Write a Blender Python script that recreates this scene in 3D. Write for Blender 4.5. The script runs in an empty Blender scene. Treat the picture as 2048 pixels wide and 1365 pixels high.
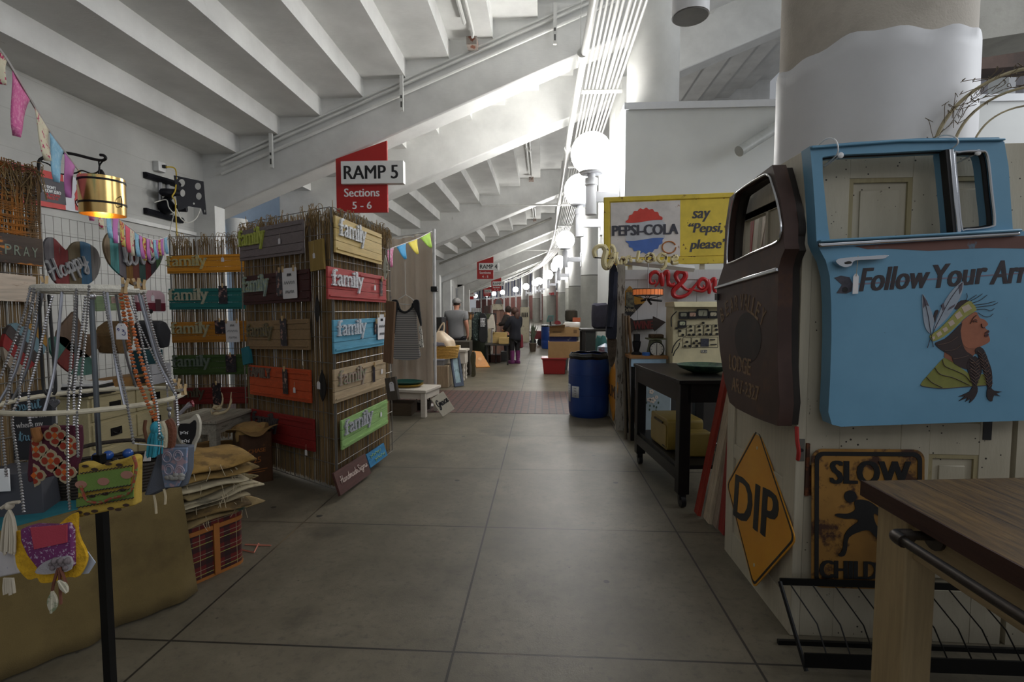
import bpy, math, random
from mathutils import Vector, Matrix, Euler
VC = Vector; cos, sin, rad = math.cos, math.sin, math.radians
from mathutils.geometry import tessellate_polygon
RN = random.Random(7)
pi = math.pi
SC = bpy.context.scene
COL = SC.collection
# ---------------------------------------------------------------- camera, world, lights, exposure
FPX = 1028.0                                   # focal length in pixels of the 2048 x 1365 frame
CAMZ = 1.5
YAW, PITCH = math.atan(61 / FPX), math.atan(62.5 / FPX)
MR = Euler((pi / 2 - PITCH, 0, YAW)).to_matrix()
CAM = VC((0, 0, CAMZ))
cd = bpy.data.cameras.new('camera'); cam = bpy.data.objects.new('camera', cd); COL.objects.link(cam)
cam.location = CAM; cam.rotation_euler = (pi / 2 - PITCH, 0, YAW)
cd.sensor_width = 36; cd.lens = FPX * 36 / 2048; cd.clip_start = .05; cd.clip_end = 400
SC.camera = cam
w = bpy.data.worlds.new('world'); SC.world = w; w.use_nodes = True
bg = w.node_tree.nodes['Background']; bg.inputs[0].default_value = (.90, .94, 1, 1); bg.inputs[1].default_value = .27
SC.view_settings.view_transform = 'Standard'; SC.view_settings.look = 'None'
SC.view_settings.gamma = 1; SC.view_settings.use_curve_mapping = False
SC.view_settings.exposure = 0.12
def area(name, loc, rot, sx, sy, power, color=(1, 1, 1)):
    l = bpy.data.lights.new(name, 'AREA'); l.shape = 'RECTANGLE'; l.size = sx; l.size_y = sy; l.energy = power; l.color = color
    o = bpy.data.objects.new(name, l); COL.objects.link(o); o.location = loc; o.rotation_euler = rot
    return o
area('daylight_right', (10.5, 2.0, 6.6), (0, rad(98), 0), 5, 12, 640, (.93, .96, 1))
area('fill_behind', (.5, -4.5, 6.0), (rad(62), 0, rad(6)), 7, 2.5, 60, (.97, .98, 1))  # fill light added behind the camera, standing in for daylight from there
LAMP_E = 46.0
# ---------------------------------------------------------------- pixel helpers (a pixel of the photograph to a point of the place)
CR = dict(L1=(0, 80, 3.102), L2=(0, 480, 3.25), L3=(0, 840, 3.25), L4=(320, 400, 3.25), L5=(360, 760, 3.25), L6=(640, 260, 3.25),
          L7=(740, 560, 4.55), L8=(860, 500, 5.933), R1=(1040, 380, 4.0136), R2=(1120, 0, 3.25), R3=(1180, 540, 4.0156),
          R4=(1200, 660, 3.413), R5=(1400, 280, 2.2747), R6=(1400, 820, 2.5046), R7=(1500, 0, 2.843), R8=(0, 0, 1.7067),
          A1=(0, 320, 4.877), A2=(200, 440, 7.583), A3=(0, 560, 5.688), A4=(180, 560, 5.688), A5=(0, 740, 6.2045), A6=(160, 720, 5.688),
          A7=(320, 760, 5.688), A8=(860, 380, 6.203), B1=(860, 540, 6.2), B2=(990, 560, 6.2), B3=(840, 440, 8.53), B4=(1100, 380, 5.6875),
          B5=(1180, 480, 6.206), B6=(1320, 580, 7.586), B7=(1100, 660, 6.822), B8=(1860, 80, 5.25), C1=(1640, 540, 4.2647),
          C2=(1420, 320, 4.873), C3=(640, 400, 6.206), C4=(640, 780, 6.204), C5=(480, 420, 6.206), C6=(1600, 1160, 4.5714), C7=(280, 300, 7.585))
def px(k, pts):
    a, b, s = CR[k]
    if isinstance(pts[0], (int, float)): return (a + pts[0] / s, b + pts[1] / s)
    return [(a + x / s, b + y / s) for x, y in pts]
def ray(p):
    return MR @ VC(((p[0] - 1024) / FPX, -(p[1] - 682.5) / FPX, -1))
def atY(p, Y): d = ray(p); return CAM + d * (Y / d.y)
def atX(p, X): d = ray(p); return CAM + d * (X / d.x)
def atZ(p, Z): d = ray(p); return CAM + d * ((Z - CAMZ) / d.z)
class Plane:
    """a real plane of the place: point P, unit normal N; U runs along it, V up it"""
    def __init__(s, P, N):
        s.P = Vector(P); s.N = Vector(N).normalized(); s.U = VC((0, 0, 1)).cross(s.N).normalized(); s.V = s.N.cross(s.U)
    def hit(s, p):
        d = ray(p); return CAM + d * ((s.P - CAM).dot(s.N) / d.dot(s.N))
    def d2(s, p):
        q = s.hit(p) - s.P; return (q.dot(s.U), q.dot(s.V))
    def fr(s): return (s.P, s.U, s.V, s.N)
def vplane(a, b):                               # vertical plane through two ground points, normal towards the camera
    a = VC((a[0], a[1], 0)); b = VC((b[0], b[1], 0)); n = (b - a).cross(VC((0, 0, 1)))
    if n.dot(VC((0, 0, 0)) - a) < 0: n = -n
    return Plane(a, n)
def qframe(pl, tl, tr, bl, d=0):                # frame of a rectangular board from three of its corners
    a, b, c = pl.hit(tl), pl.hit(tr), pl.hit(bl)
    U = (b - a); w_ = U.length; U.normalize(); N = pl.N; V = N.cross(U); h = (a - c).dot(V)
    return (a - V * h + N * d, U, V, N), w_, h
# ---------------------------------------------------------------- mesh builder
def cmr(pts, k=6, closed=False):                # Catmull-Rom through points
    P = [Vector(p) for p in pts]; n = len(P); o = []
    for i in range(n if closed else n - 1):
        g = lambda j: P[j % n] if closed else P[max(0, min(n - 1, j))]
        a, b, c, d = g(i - 1), g(i), g(i + 1), g(i + 2)
        for t in range(k):
            t /= k
            o.append(.5 * (2 * b + (c - a) * t + (2 * a - 5 * b + 4 * c - d) * t * t + (3 * b - a - 3 * c + d) * t ** 3))
    if not closed: o.append(P[-1])
    return o
def circ(cx, cy, rx, ry=None, n=16, a0=0, a1=2 * pi):
    ry = rx if ry is None else ry; m = n if abs(a1 - a0 - 2 * pi) < 1e-6 else n - 1
    return [(cx + rx * cos(a0 + (a1 - a0) * i / m), cy + ry * sin(a0 + (a1 - a0) * i / m)) for i in range(n)]
def rrect(x0, y0, x1, y1, r, k=4):
    o = []
    for cx, cy, a in ((x1 - r, y1 - r, 0), (x0 + r, y1 - r, pi / 2), (x0 + r, y0 + r, pi), (x1 - r, y0 + r, 1.5 * pi)):
        o += circ(cx, cy, r, n=k, a0=a, a1=a + pi / 2)
    return o
def rect(x0, y0, x1, y1): return [(x0, y0), (x1, y0), (x1, y1), (x0, y1)]
LOC = {}
TXT = {}
def txt_mesh(s, bold, shear):
    k = (s, bold, shear)
    if k not in TXT:
        c = bpy.data.curves.new('t', 'FONT'); c.body = s; c.size = 1; c.offset = bold; c.shear = shear; c.resolution_u = 3; c.fill_mode = 'BOTH'
        o = bpy.data.objects.new('t', c); me = o.to_mesh()
        vs = [(v.co.x, v.co.y) for v in me.vertices]; fs = [tuple(p.vertices) for p in me.polygons]
        # weld duplicate points
        mp = {}; re = []; nv = []
        for x, y in vs:
            q = (round(x, 5), round(y, 5))
            if q not in mp: mp[q] = len(nv); nv.append((x, y))
            re.append(mp[q])
        fs = [tuple(re[i] for i in f) for f in fs]; fs = [f for f in fs if len(set(f)) == len(f)]
        o.to_mesh_clear(); bpy.data.objects.remove(o); bpy.data.curves.remove(c)
        x0 = min(v[0] for v in nv); x1 = max(v[0] for v in nv); y0 = min(v[1] for v in nv); y1 = max(v[1] for v in nv)
        TXT[k] = ([((x - x0) / (x1 - x0) - .5, (y - y0) / (y1 - y0) - .5) for x, y in nv], fs)
    return TXT[k]
class M:
    def __init__(s): s.v = []; s.f = []
    def add(s, vs, fs):
        n = len(s.v); s.v += [Vector(v) for v in vs]; s.f += [tuple(i + n for i in f) for f in fs]; return s
    def box(s, c, d, R=None):
        c = Vector(c); o = []
        for z in (-.5, .5):
            for x, y in ((-.5, -.5), (.5, -.5), (.5, .5), (-.5, .5)):
                q = VC((x * d[0], y * d[1], z * d[2])); o.append(c + (R @ q if R else q))
        return s.add(o, [(3, 2, 1, 0), (4, 5, 6, 7), (0, 1, 5, 4), (1, 2, 6, 5), (2, 3, 7, 6), (3, 0, 4, 7)])
    def bx(s, x0, x1, y0, y1, z0, z1): return s.box(((x0 + x1) / 2, (y0 + y1) / 2, (z0 + z1) / 2), (abs(x1 - x0), abs(y1 - y0), abs(z1 - z0)))
    def fbox(s, fr, x0, x1, y0, y1, t0, t1): return s.prism(fr, rect(x0, y0, x1, y1), t0=t0, t1=t1)
    def hexa(s, b, t):                          # four bottom and four top corners
        return s.add(list(b) + list(t), [(3, 2, 1, 0), (4, 5, 6, 7), (0, 1, 5, 4), (1, 2, 6, 5), (2, 3, 7, 6), (3, 0, 4, 7)])
    def tube(s, pts, r, n=6, closed=False):
        P = [Vector(p) for p in pts]; m = len(P); vs = []; fs = []
        T = []
        for i in range(m):
            a = P[(i - 1) % m] if closed or i > 0 else P[i]; b = P[(i + 1) % m] if closed or i < m - 1 else P[i]
            t = (b - a); T.append(t.normalized() if t.length > 1e-9 else VC((0, 0, 1)))
        up = VC((0, 0, 1)) if abs(T[0].z) < .9 else VC((1, 0, 0))
        X = T[0].cross(up).normalized()
        for i in range(m):
            X = (X - T[i] * X.dot(T[i])); X = X.normalized() if X.length > 1e-6 else T[i].orthogonal().normalized()
            Y = T[i].cross(X); ri = r[i] if isinstance(r, (list, tuple)) else r
            vs += [P[i] + X * (ri * cos(2 * pi * k / n)) + Y * (ri * sin(2 * pi * k / n)) for k in range(n)]
        for i in range(m if closed else m - 1):
            j = (i + 1) % m
            fs += [(i * n + k, i * n + (k + 1) % n, j * n + (k + 1) % n, j * n + k) for k in range(n)]
        if not closed: fs += [tuple(range(n - 1, -1, -1)), tuple(range((m - 1) * n, m * n))]
        return s.add(vs, fs)
    def cyl(s, a, b, r, r2=None, n=16): return s.tube([a, b], [r, r if r2 is None else r2], n)
    def lathe(s, c, prof, n=24, R=None):        # profile (r, z) about a vertical axis at c
        c = Vector(c); vs = []; fs = []; m = len(prof)
        for r, z in prof:
            for k in range(n):
                q = VC((max(r, 1e-4) * cos(2 * pi * k / n), max(r, 1e-4) * sin(2 * pi * k / n), z)); vs.append(c + (R @ q if R else q))
        for i in range(m - 1): fs += [(i * n + k, i * n + (k + 1) % n, (i + 1) * n + (k + 1) % n, (i + 1) * n + k) for k in range(n)]
        if prof[0] != prof[-1]: fs += [tuple(range(n - 1, -1, -1)), tuple(range((m - 1) * n, m * n))]
        return s.add(vs, fs)
    def ball(s, c, r, n=16, sc=(1, 1, 1), R=None):
        m = n // 2 + 1; pr = [(sin(pi * i / m), -cos(pi * i / m)) for i in range(m + 1)]
        D = Matrix.Diagonal(Vector(sc) * r); return s.lathe(c, pr, n, (R @ D) if R else D)
    def prism(s, fr, outer, holes=(), t0=0, t1=.01):
        O, U, V, N = fr; loops = [list(outer)] + [list(h) for h in holes]
        tri = tessellate_polygon([[VC((x, y, 0)) for x, y in l] for l in loops])
        fl = [q for l in loops for q in l]; n = len(fl); vs = [O + U * x + V * y + N * t1 for x, y in fl] + [O + U * x + V * y + N * t0 for x, y in fl]
        fs = []
        for t in tri:
            a, b, c = t; (ax, ay), (bx_, by), (cx, cy) = fl[a], fl[b], fl[c]
            if (bx_ - ax) * (cy - ay) - (by - ay) * (cx - ax) < 0: b, c = c, b
            fs += [(a, b, c), (n + c, n + b, n + a)]
        k = 0
        for li, l in enumerate(loops):
            m = len(l); A = sum(l[i][0] * l[(i + 1) % m][1] - l[(i + 1) % m][0] * l[i][1] for i in range(m)); ccw = (A > 0) == (li == 0)
            for i in range(m):
                a, b = k + i, k + (i + 1) % m
                if not ccw: a, b = b, a
                fs.append((n + a, n + b, b, a))
            k += m
        return s.add(vs, fs)
    def text(s, fr, st, cx, cy, w, h, t0=0, t1=.002, bold=0, shear=0, rot=0):
        if bold:
            b = bold * h; w = w - 2 * b
            for j, k in enumerate((-1, -.33, .33, 1)): s.text(fr, st, cx + k * b, cy, w, h, t0 - j * .0001, t1 + j * .00012, 0, shear, rot)
            return s
        O, U, V, N = fr; vs, fs = txt_mesh(st, bold, shear); n = len(vs); c_, s_ = cos(rot), sin(rot)
        P = [(cx + x * w * c_ - y * h * s_, cy + x * w * s_ + y * h * c_) for x, y in vs]
        out = [O + U * x + V * y + N * t1 for x, y in P] + [O + U * x + V * y + N * t0 for x, y in P]
        F2 = []; ed = {}
        for f in fs:
            A = sum(P[f[i]][0] * P[f[(i + 1) % len(f)]][1] - P[f[(i + 1) % len(f)]][0] * P[f[i]][1] for i in range(len(f)))
            if A < 0: f = f[::-1]
            F2.append(f)
            for i in range(len(f)): ed[(f[i], f[(i + 1) % len(f)])] = 1
        for a, b in list(ed):
            if (b, a) not in ed: F2.append((n + a, n + b, b, a))
        return s.add(out, F2)
    def sheet(s, fn, nu, nv, wrap=False):       # surface from fn(u, v)
        vs = [fn(i / nu, j / nv) for j in range(nv + 1) for i in range(nu + 1)]; q = nu + 1
        return s.add(vs, [(j * q + i, j * q + i + 1, (j + 1) * q + i + 1, (j + 1) * q + i) for j in range(nv) for i in range(nu)])
    def tf(s, mat): s.v = [mat @ v for v in s.v]; return s
    def build(s, name, mat, parent=None, bevel=0, solid=0, sub=0, ang=35):
        o_ = LOC[parent.name] if parent else VC((0, 0, 0))
        me = bpy.data.meshes.new(name); me.from_pydata([v - o_ for v in s.v], [], s.f); me.update()
        me.polygons.foreach_set('use_smooth', [True] * len(me.polygons)); me.set_sharp_from_angle(angle=rad(ang))
        ob = bpy.data.objects.new(name, me); COL.objects.link(ob); me.materials.append(mat)
        if parent: ob.parent = parent
        LOC[ob.name] = o_
        if solid: q = ob.modifiers.new('s', 'SOLIDIFY'); q.thickness = solid; q.offset = 0
        if bevel: q = ob.modifiers.new('b', 'BEVEL'); q.width = bevel; q.segments = 2; q.limit_method = 'ANGLE'; q.harden_normals = False
        if sub: q = ob.modifiers.new('d', 'SUBSURF'); q.levels = sub; q.render_levels = sub
        return ob
def thing(name, label, cat, loc=(0, 0, 0), group=None):
    o = bpy.data.objects.new(name, None); COL.objects.link(o); o.location = loc; o.empty_display_size = .1
    LOC[o.name] = Vector(loc); o['label'] = label; o['category'] = cat; o['kind'] = 'thing'
    if group: o['group'] = group
    return o
def single(name, m, mat, label, cat, group=None, **k):
    xs = [v.x for v in m.v]; ys = [v.y for v in m.v]; zs = [v.z for v in m.v]
    c = VC(((min(xs) + max(xs)) / 2, (min(ys) + max(ys)) / 2, min(zs)))
    m.v = [v - c for v in m.v]; o = m.build(name, mat, None, **k); o.location = c; LOC[o.name] = Vector(c)
    o['label'] = label; o['category'] = cat; o['kind'] = 'thing'
    if group: o['group'] = group
    return o
def struct(name, m, mat, parent=None, label=None, cat=None, **k):
    o = m.build(name, mat, parent, **k)
    if not parent:
        o['kind'] = 'structure'
        if label: o['label'] = label; o['category'] = cat; o['kind'] = 'thing'
    return o
# ---------------------------------------------------------------- materials
def lin(c):
    f = lambda x: (x / 12.92 if x <= .04045 else ((x + .055) / 1.055) ** 2.4)
    return (f(c[0] / 255), f(c[1] / 255), f(c[2] / 255), 1)
MT = {}
class Nt:
    def __init__(s, name):
        s.m = bpy.data.materials.new(name); s.m.use_nodes = True; s.t = s.m.node_tree; s.n = s.t.nodes; s.b = s.n['Principled BSDF']
        s.geo = s.n.new('ShaderNodeNewGeometry')
    def new(s, ty, **k):
        x = s.n.new('ShaderNode' + ty)
        for a, b in k.items(): setattr(x, a, b)
        return x
    def L(s, a, b): s.t.links.new(a, b)
    def noise(s, scale, detail=4, rough=.6, vec=None, stretch=None, dist=0):
        x = s.new('TexNoise'); x.inputs['Scale'].default_value = scale; x.inputs['Detail'].default_value = detail; x.inputs['Roughness'].default_value = rough; x.inputs['Distortion'].default_value = dist
        v = vec or s.geo.outputs['Position']
        if stretch:
            mp = s.new('Mapping'); mp.inputs['Scale'].default_value = stretch; s.L(v, mp.inputs[0]); v = mp.outputs[0]
        s.L(v, x.inputs['Vector']); return x.outputs[0]
    def ramp(s, v, a, b):
        x = s.new('MapRange'); x.inputs[1].default_value = a; x.inputs[2].default_value = b; s.L(v, x.inputs[0]); return x.outputs[0]
    def mix(s, f, a, b, blend='MIX'):
        x = s.new('Mix', data_type='RGBA', blend_type=blend)
        for i, q in ((0, f), (6, a), (7, b)):
            if isinstance(q, (int, float)): x.inputs[i].default_value = q
            elif isinstance(q, tuple): x.inputs[i].default_value = q
            else: s.L(q, x.inputs[i])
        return x.outputs[2]
    def math(s, op, a, b=0, c=0):
        x = s.new('Math', operation=op)
        for i, q in enumerate((a, b, c)):
            if isinstance(q, (int, float)): x.inputs[i].default_value = q
            else: s.L(q, x.inputs[i])
        return x.outputs[0]
    def xyz(s):
        x = s.new('SeparateXYZ'); s.L(s.geo.outputs['Position'], x.inputs[0]); return x.outputs
    def bump(s, h, strength=.3, dist=.01):
        x = s.new('Bump'); x.inputs['Strength'].default_value = strength; x.inputs['Distance'].default_value = dist; s.L(h, x.inputs['Height']); s.L(x.outputs[0], s.b.inputs['Normal'])
    def out(s, c, rough=.6, metal=0):
        if isinstance(c, tuple): s.b.inputs['Base Color'].default_value = c
        else: s.L(c, s.b.inputs['Base Color'])
        s.b.inputs['Roughness'].default_value = rough; s.b.inputs['Metallic'].default_value = metal
        return s.m
def mat(name, c, rough=.6, metal=0, var=.12, vs=6, c2=None, s2=8, th=.6, soft=.06, bump=0, bs=60, stretch=None, emit=0, spec=None):
    """plain material: colour with a little mottling, optional second colour in patches (wear, rust, stains), optional bump"""
    if name in MT: return MT[name]
    t = Nt(name); C = lin(c)
    col = t.mix(t.ramp(t.noise(vs, 3, stretch=stretch), .3, .7), tuple(x * (1 - var) for x in C[:3]) + (1,), tuple(min(1, x * (1 + var)) for x in C[:3]) + (1,)) if var else C
    if c2: col = t.mix(t.ramp(t.noise(s2, 6, .65, stretch=stretch), th, th + soft), col, lin(c2))
    t.out(col, rough, metal)
    if bump: t.bump(t.noise(bs, 3, stretch=stretch), bump, .006)
    if emit:
        t.b.inputs['Emission Color'].default_value = C; t.b.inputs['Emission Strength'].default_value = emit
    if spec is not None: t.b.inputs['Specular IOR Level'].default_value = spec
    MT[name] = t.m; return t.m
def wood(name, c, axis='z', c2=None, th=.62, rough=.65, k=.35, planks=0):
    """painted or bare wood: grain stretched along an axis, optional wear showing a second colour"""
    if name in MT: return MT[name]
    t = Nt(name); C = lin(c); st = {'x': (1, 14, 14), 'y': (14, 1, 14), 'z': (14, 14, 1)}[axis]
    g = t.noise(3.5, 5, .65, stretch=st, dist=.6)
    col = t.mix(t.ramp(g, .3, .72), tuple(x * (1 - k) for x in C[:3]) + (1,), tuple(min(1, x * (1 + k * .5)) for x in C[:3]) + (1,))
    if c2: col = t.mix(t.ramp(t.noise(5, 7, .7, stretch=tuple(.35 * q + .6 for q in st)), th, th + .05), col, lin(c2))
    t.out(col, rough); t.bump(g, .25, .004)
    MT[name] = t.m; return t.m
# ---------------------------------------------------------------- the building
def off(Y): return -.0025 * max(0, Y - 28) ** 2                    # the concourse curves away to the left
def offa(Y): return -.005 * max(0, Y - 28)
t = Nt('white painted concrete'); x, y, z = t.xyz()
g = t.noise(1.3, 6, .6); col = t.mix(t.ramp(g, .3, .75), lin((206, 206, 203)), lin((232, 232, 229)))
col = t.mix(t.ramp(t.noise(3, 8, .7, stretch=(1, 1, .3)), .66, .74), col, lin((176, 172, 164)))
t.out(col, .55); t.bump(t.noise(14, 5, stretch=(.6, 3, 3)), .25, .01); WHITE = t.m
t = Nt('white board formed wall'); x, y, z = t.xyz()
q = t.math('ABSOLUTE', t.math('SUBTRACT', t.math('FRACT', t.math('DIVIDE', z, .46)), .5))
ln = t.math('LESS_THAN', t.math('ADD', q, t.math('MULTIPLY', t.noise(5, 3), .012)), .018)
col = t.mix(t.ramp(t.noise(1.1, 6), .3, .75), lin((172, 172, 168)), lin((194, 194, 189)))
col = t.mix(t.math('MULTIPLY', ln, .35), col, lin((150, 148, 142))); t.out(col, .6); t.bump(t.noise(9, 5, stretch=(1, .5, 3)), .2, .01); WALLM = t.m
t = Nt('grey concrete floor'); x, y, z = t.xyz()
jx = t.math('MULTIPLY', t.math('ABSOLUTE', t.math('SUBTRACT', t.math('FRACT', t.math('ADD', t.math('DIVIDE', t.math('ADD', x, .385), 1.295), .5)), .5)), 1.295)
jy = t.math('MULTIPLY', t.math('ABSOLUTE', t.math('SUBTRACT', t.math('FRACT', t.math('ADD', t.math('DIVIDE', t.math('SUBTRACT', y, 2.15), 1.3), .5)), .5)), 1.3)
d = t.math('MINIMUM', jx, jy); ln = t.math('LESS_THAN', d, t.math('ADD', .0036, t.math('MULTIPLY', t.noise(3, 3), .004)))
edge = t.ramp(d, .05, .0)
col = t.mix(t.ramp(t.noise(1.6, 9, .72), .32, .68), lin((84, 78, 64)), lin((120, 112, 95)))
col = t.mix(t.ramp(t.noise(.55, 5, .6), .5, .72), col, lin((80, 74, 62)))
col = t.mix(t.ramp(t.noise(24, 6, .7), .52, .74), col, lin((80, 75, 65)))
col = t.mix(t.ramp(t.noise(1.1, 7, .7), .57, .72), col, lin((70, 65, 55)))
v = t.new('TexVoronoi'); v.inputs['Scale'].default_value = 2.1; t.L(t.geo.outputs['Position'], v.inputs['Vector'])
col = t.mix(t.ramp(v.outputs['Distance'], .050, .044), col, lin((52, 49, 44)))
v = t.new('TexVoronoi'); v.inputs['Scale'].default_value = 5.3; t.L(t.geo.outputs['Position'], v.inputs['Vector'])
col = t.mix(t.ramp(v.outputs['Distance'], .040, .03), col, lin((66, 62, 54)))
col = t.mix(t.math('MULTIPLY', edge, .3), col, lin((90, 84, 72))); col = t.mix(ln, col, t.mix(t.ramp(t.noise(.8, 3), .55, .66), lin((40, 36, 30)), lin((112, 96, 70))))
t.out(col, .5); t.bump(t.noise(120, 4), .15, .004); FLOORM = t.m
t = Nt('red brick paving'); mp = t.new('Mapping'); mp.inputs['Rotation'].default_value = (0, 0, pi / 2); t.L(t.geo.outputs['Position'], mp.inputs[0])
br = t.new('TexBrick'); t.L(mp.outputs[0], br.inputs['Vector']); br.inputs['Scale'].default_value = 1
br.inputs['Brick Width'].default_value = .21; br.inputs['Row Height'].default_value = .105; br.inputs['Mortar Size'].default_value = .011
br.inputs['Color1'].default_value = lin((96, 62, 54)); br.inputs['Color2'].default_value = lin((82, 58, 54)); br.inputs['Mortar'].default_value = lin((34, 29, 27))
t.out(t.mix(t.ramp(t.noise(9, 5), .45, .9), br.outputs[0], lin((66, 50, 46))), .55); BRICKF = t.m
GREYC = mat('bare grey concrete', (160, 158, 150), .7, c2=(130, 128, 120), s2=3, th=.5, soft=.25, bump=.2, bs=30)
def colmat(name, up, lo):
    t = Nt(name); x, y, z = t.xyz(); g = t.ramp(t.noise(3, 7, .65), .3, .7)
    a = t.mix(g, lin(tuple(q - 10 for q in up)), lin(up)); b = t.mix(g, lin(tuple(q - 16 for q in lo)), lin(lo))
    col = t.mix(t.math('LESS_THAN', z, 2.86), a, b); col = t.mix(t.math('LESS_THAN', t.math('ABSOLUTE', t.math('SUBTRACT', z, 2.86)), .02), col, lin((110, 108, 102)))
    t.out(col, .6); t.bump(t.noise(60, 3), .2, .006); return t.m
COLM = colmat('white and grey painted column', (226, 226, 222), (176, 176, 168))
COLN = mat('beige painted column', (190, 182, 170), .8, var=.06, c2=(176, 168, 156), s2=5, th=.5, soft=.2, bump=.35, bs=90)
# floor with two brick crossings
struct('floor', M().bx(-16, 12, -6, 30, -.2, 0).bx(-40, 12, 30, 125, -.2, 0), FLOORM)
struct('floor_brick_crossing', M().bx(-6.2, 8, 7.36, 9.4, -.05, .003), BRICKF)
struct('floor_brick_crossing', M().bx(-6.2, 8, 20.6, 23.2, -.05, .003), BRICKF)
# stepped underside of the stands
XS, ZS, RUN, RISE = -5.685, 4.416, .797, .323
prof = [(-6.6, ZS)]
for i in range(18):
    prof += [(XS + RUN * i, ZS + RISE * i), (XS + RUN * i, ZS + RISE * (i + 1))]
prof.append((XS + RUN * 18, ZS + RISE * 18))
YS = [-6, 9.5, 28] + [32 + 5 * i for i in range(18)]
c = M(); n = len(prof)
for Y in YS: c.v += [VC((x + off(Y), Y, z)) for x, z in prof]
for j in range(len(YS) - 1): c.f += [(j * n + i, j * n + i + 1, (j + 1) * n + i + 1, (j + 1) * n + i) for i in range(n - 1)]
struct('ceiling', c, WHITE)
# sloping raker beams
def bz(x): return .395 * x + 5.79
BEAMY = [9.5, 12.5, 20.6, 29.9, 33, 41.2, 50.4, 53.4, 61.6, 70.8, 73.8, 82, 91]
for Y in BEAMY:
    o = off(Y); w_ = .55
    x0, x1 = -6.5, (8.6 if Y < 40 else 3.0)
    b = M().hexa([(x0 + o, Y, bz(x0)), (x1 + o, Y, bz(x1)), (x1 + o, Y + w_, bz(x1)), (x0 + o, Y + w_, bz(x0))],
                 [(x0 + o, Y, bz(x0) + 1.5), (x1 + o, Y, bz(x1) + 1.5), (x1 + o, Y + w_, bz(x1) + 1.5), (x0 + o, Y + w_, bz(x0) + 1.5)])
    struct('beam', b, WHITE, bevel=.03)
# left wall, open at the ramps between each pair of beams
def wallseg(y0, y1, h=4.43):
    b = M(); ys = [y0] + [y0 + (y1 - y0) * k / 4 for k in (1, 2, 3)] + [y1]
    for a, e in zip(ys, ys[1:]):
        b.hexa([(-6.6 + off(a), a, 0), (-6.4 + off(a), a, 0), (-6.4 + off(e), e, 0), (-6.6 + off(e), e, 0)],
               [(-6.6 + off(a), a, h), (-6.4 + off(a), a, h), (-6.4 + off(e), e, h), (-6.6 + off(e), e, h)])
    return b
m_ = wallseg(-6, 9.9)
for a, e in ((12.9, 30), (33.3, 50.6), (53.7, 71), (74, 91)):
    m2 = wallseg(a, e); k = len(m_.v); m_.v += m2.v; m_.f += [tuple(i + k for i in f) for f in m2.f]
struct('wall_left', m_, WALLM)
RAMPM = mat('white ramp wall tinted as daylit', (186, 204, 222), .6, var=.05)  # ramp walls are white; the blue daylight is put into their colour
rm = M().bx(-12, -6.6, 9.6, 9.9, 0, 3.6).bx(-12, -6.6, 12.9, 13.2, 0, 4.4).bx(-12.2, -12, 9.6, 13.2, 0, 4.4)
struct('wall_ramp', rm, RAMPM)
tp = M().bx(-6.4, -6.0, 9.2, 9.5, 0, 3.4); struct('trim_1', tp, WHITE)
tp = M()
for Y in (29.6, 33.5, 41.2, 50.2): tp.bx(-6.4 + off(Y), -5.95 + off(Y), Y, Y + .5, 0, bz(-6) + .1)
struct('trim_2', tp, WHITE)
tp = M().bx(-6.4, -6.36, -4, 9.2, 2.86, 2.92); struct('trim_3', tp, WHITE)     # rail along the left wall
lo = M()
for a in (36.5, 40, 44): lo.bx(-6.41 + off(a), -6.37 + off(a), a, a + .8, 1.0, 3.2)
struct('window_1', lo, mat('dark slot', (96, 98, 100), .5))
# white box room on the right, columns
BOXM = mat('smooth white wall', (214, 216, 214), .55, var=.04, vs=1.5)
struct('wall_right', M().bx(1.36, 11.5, 8.8, 9.0, 0, 4.79).bx(1.36, 1.5, 9.0, 12.9, 0, 4.79), BOXM)
struct('trim_4', M().bx(1.33, 11.5, 8.76, 9.05, 4.79, 4.9).bx(1.33, 1.52, 9.05, 12.9, 4.79, 4.9), mat('white ledge', (226, 228, 232), .5, var=.03))
for i, (Y, xx) in enumerate(((9.72, 1.98), (12.75, 2.05), (20.85, 1.98), (30.2, 1.98), (33.3, 1.98), (41.4, 1.98), (50.6, 1.98), (53.7, 1.98), (61.9, 1.98), (71, 1.98))):
    xx += off(Y) + (.15 if Y > 40 else 0); struct('column', M().lathe((xx, Y, 0), [(.46, 0), (.46, 2.84), (.45, 2.85), (.45, 2.87), (.46, 2.88), (.46, bz(1.98) + .3)], 40), COLM)
struct('column', M().lathe((1.86, 3.14, 0), [(.46, 0), (.46, bz(1.86) + 1.3)], 64), COLN)
# paper wrap around the near column
wr = M(); ccx, ccy = 1.86, 3.14
def wf(u, v):
    a = rad(120 + 300 * u); rr = .474 + .006 * sin(9 * a) * sin(3 * v) + (.02 if u > .985 else 0)
    top = 2.87 + .018 * sin(5 * a) + .01 * sin(13 * a)
    return VC((ccx + rr * cos(a), ccy + rr * sin(a), 1.75 + (top - 1.75) * v))
wr.sheet(wf, 72, 12)
single('paper_wrap', wr, mat('white paper wrap', (214, 214, 216), .5, var=.03, bump=.15, bs=5), 'white paper sheet wrapped round the thick beige column by the blue truck door', 'paper', solid=.004)
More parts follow.
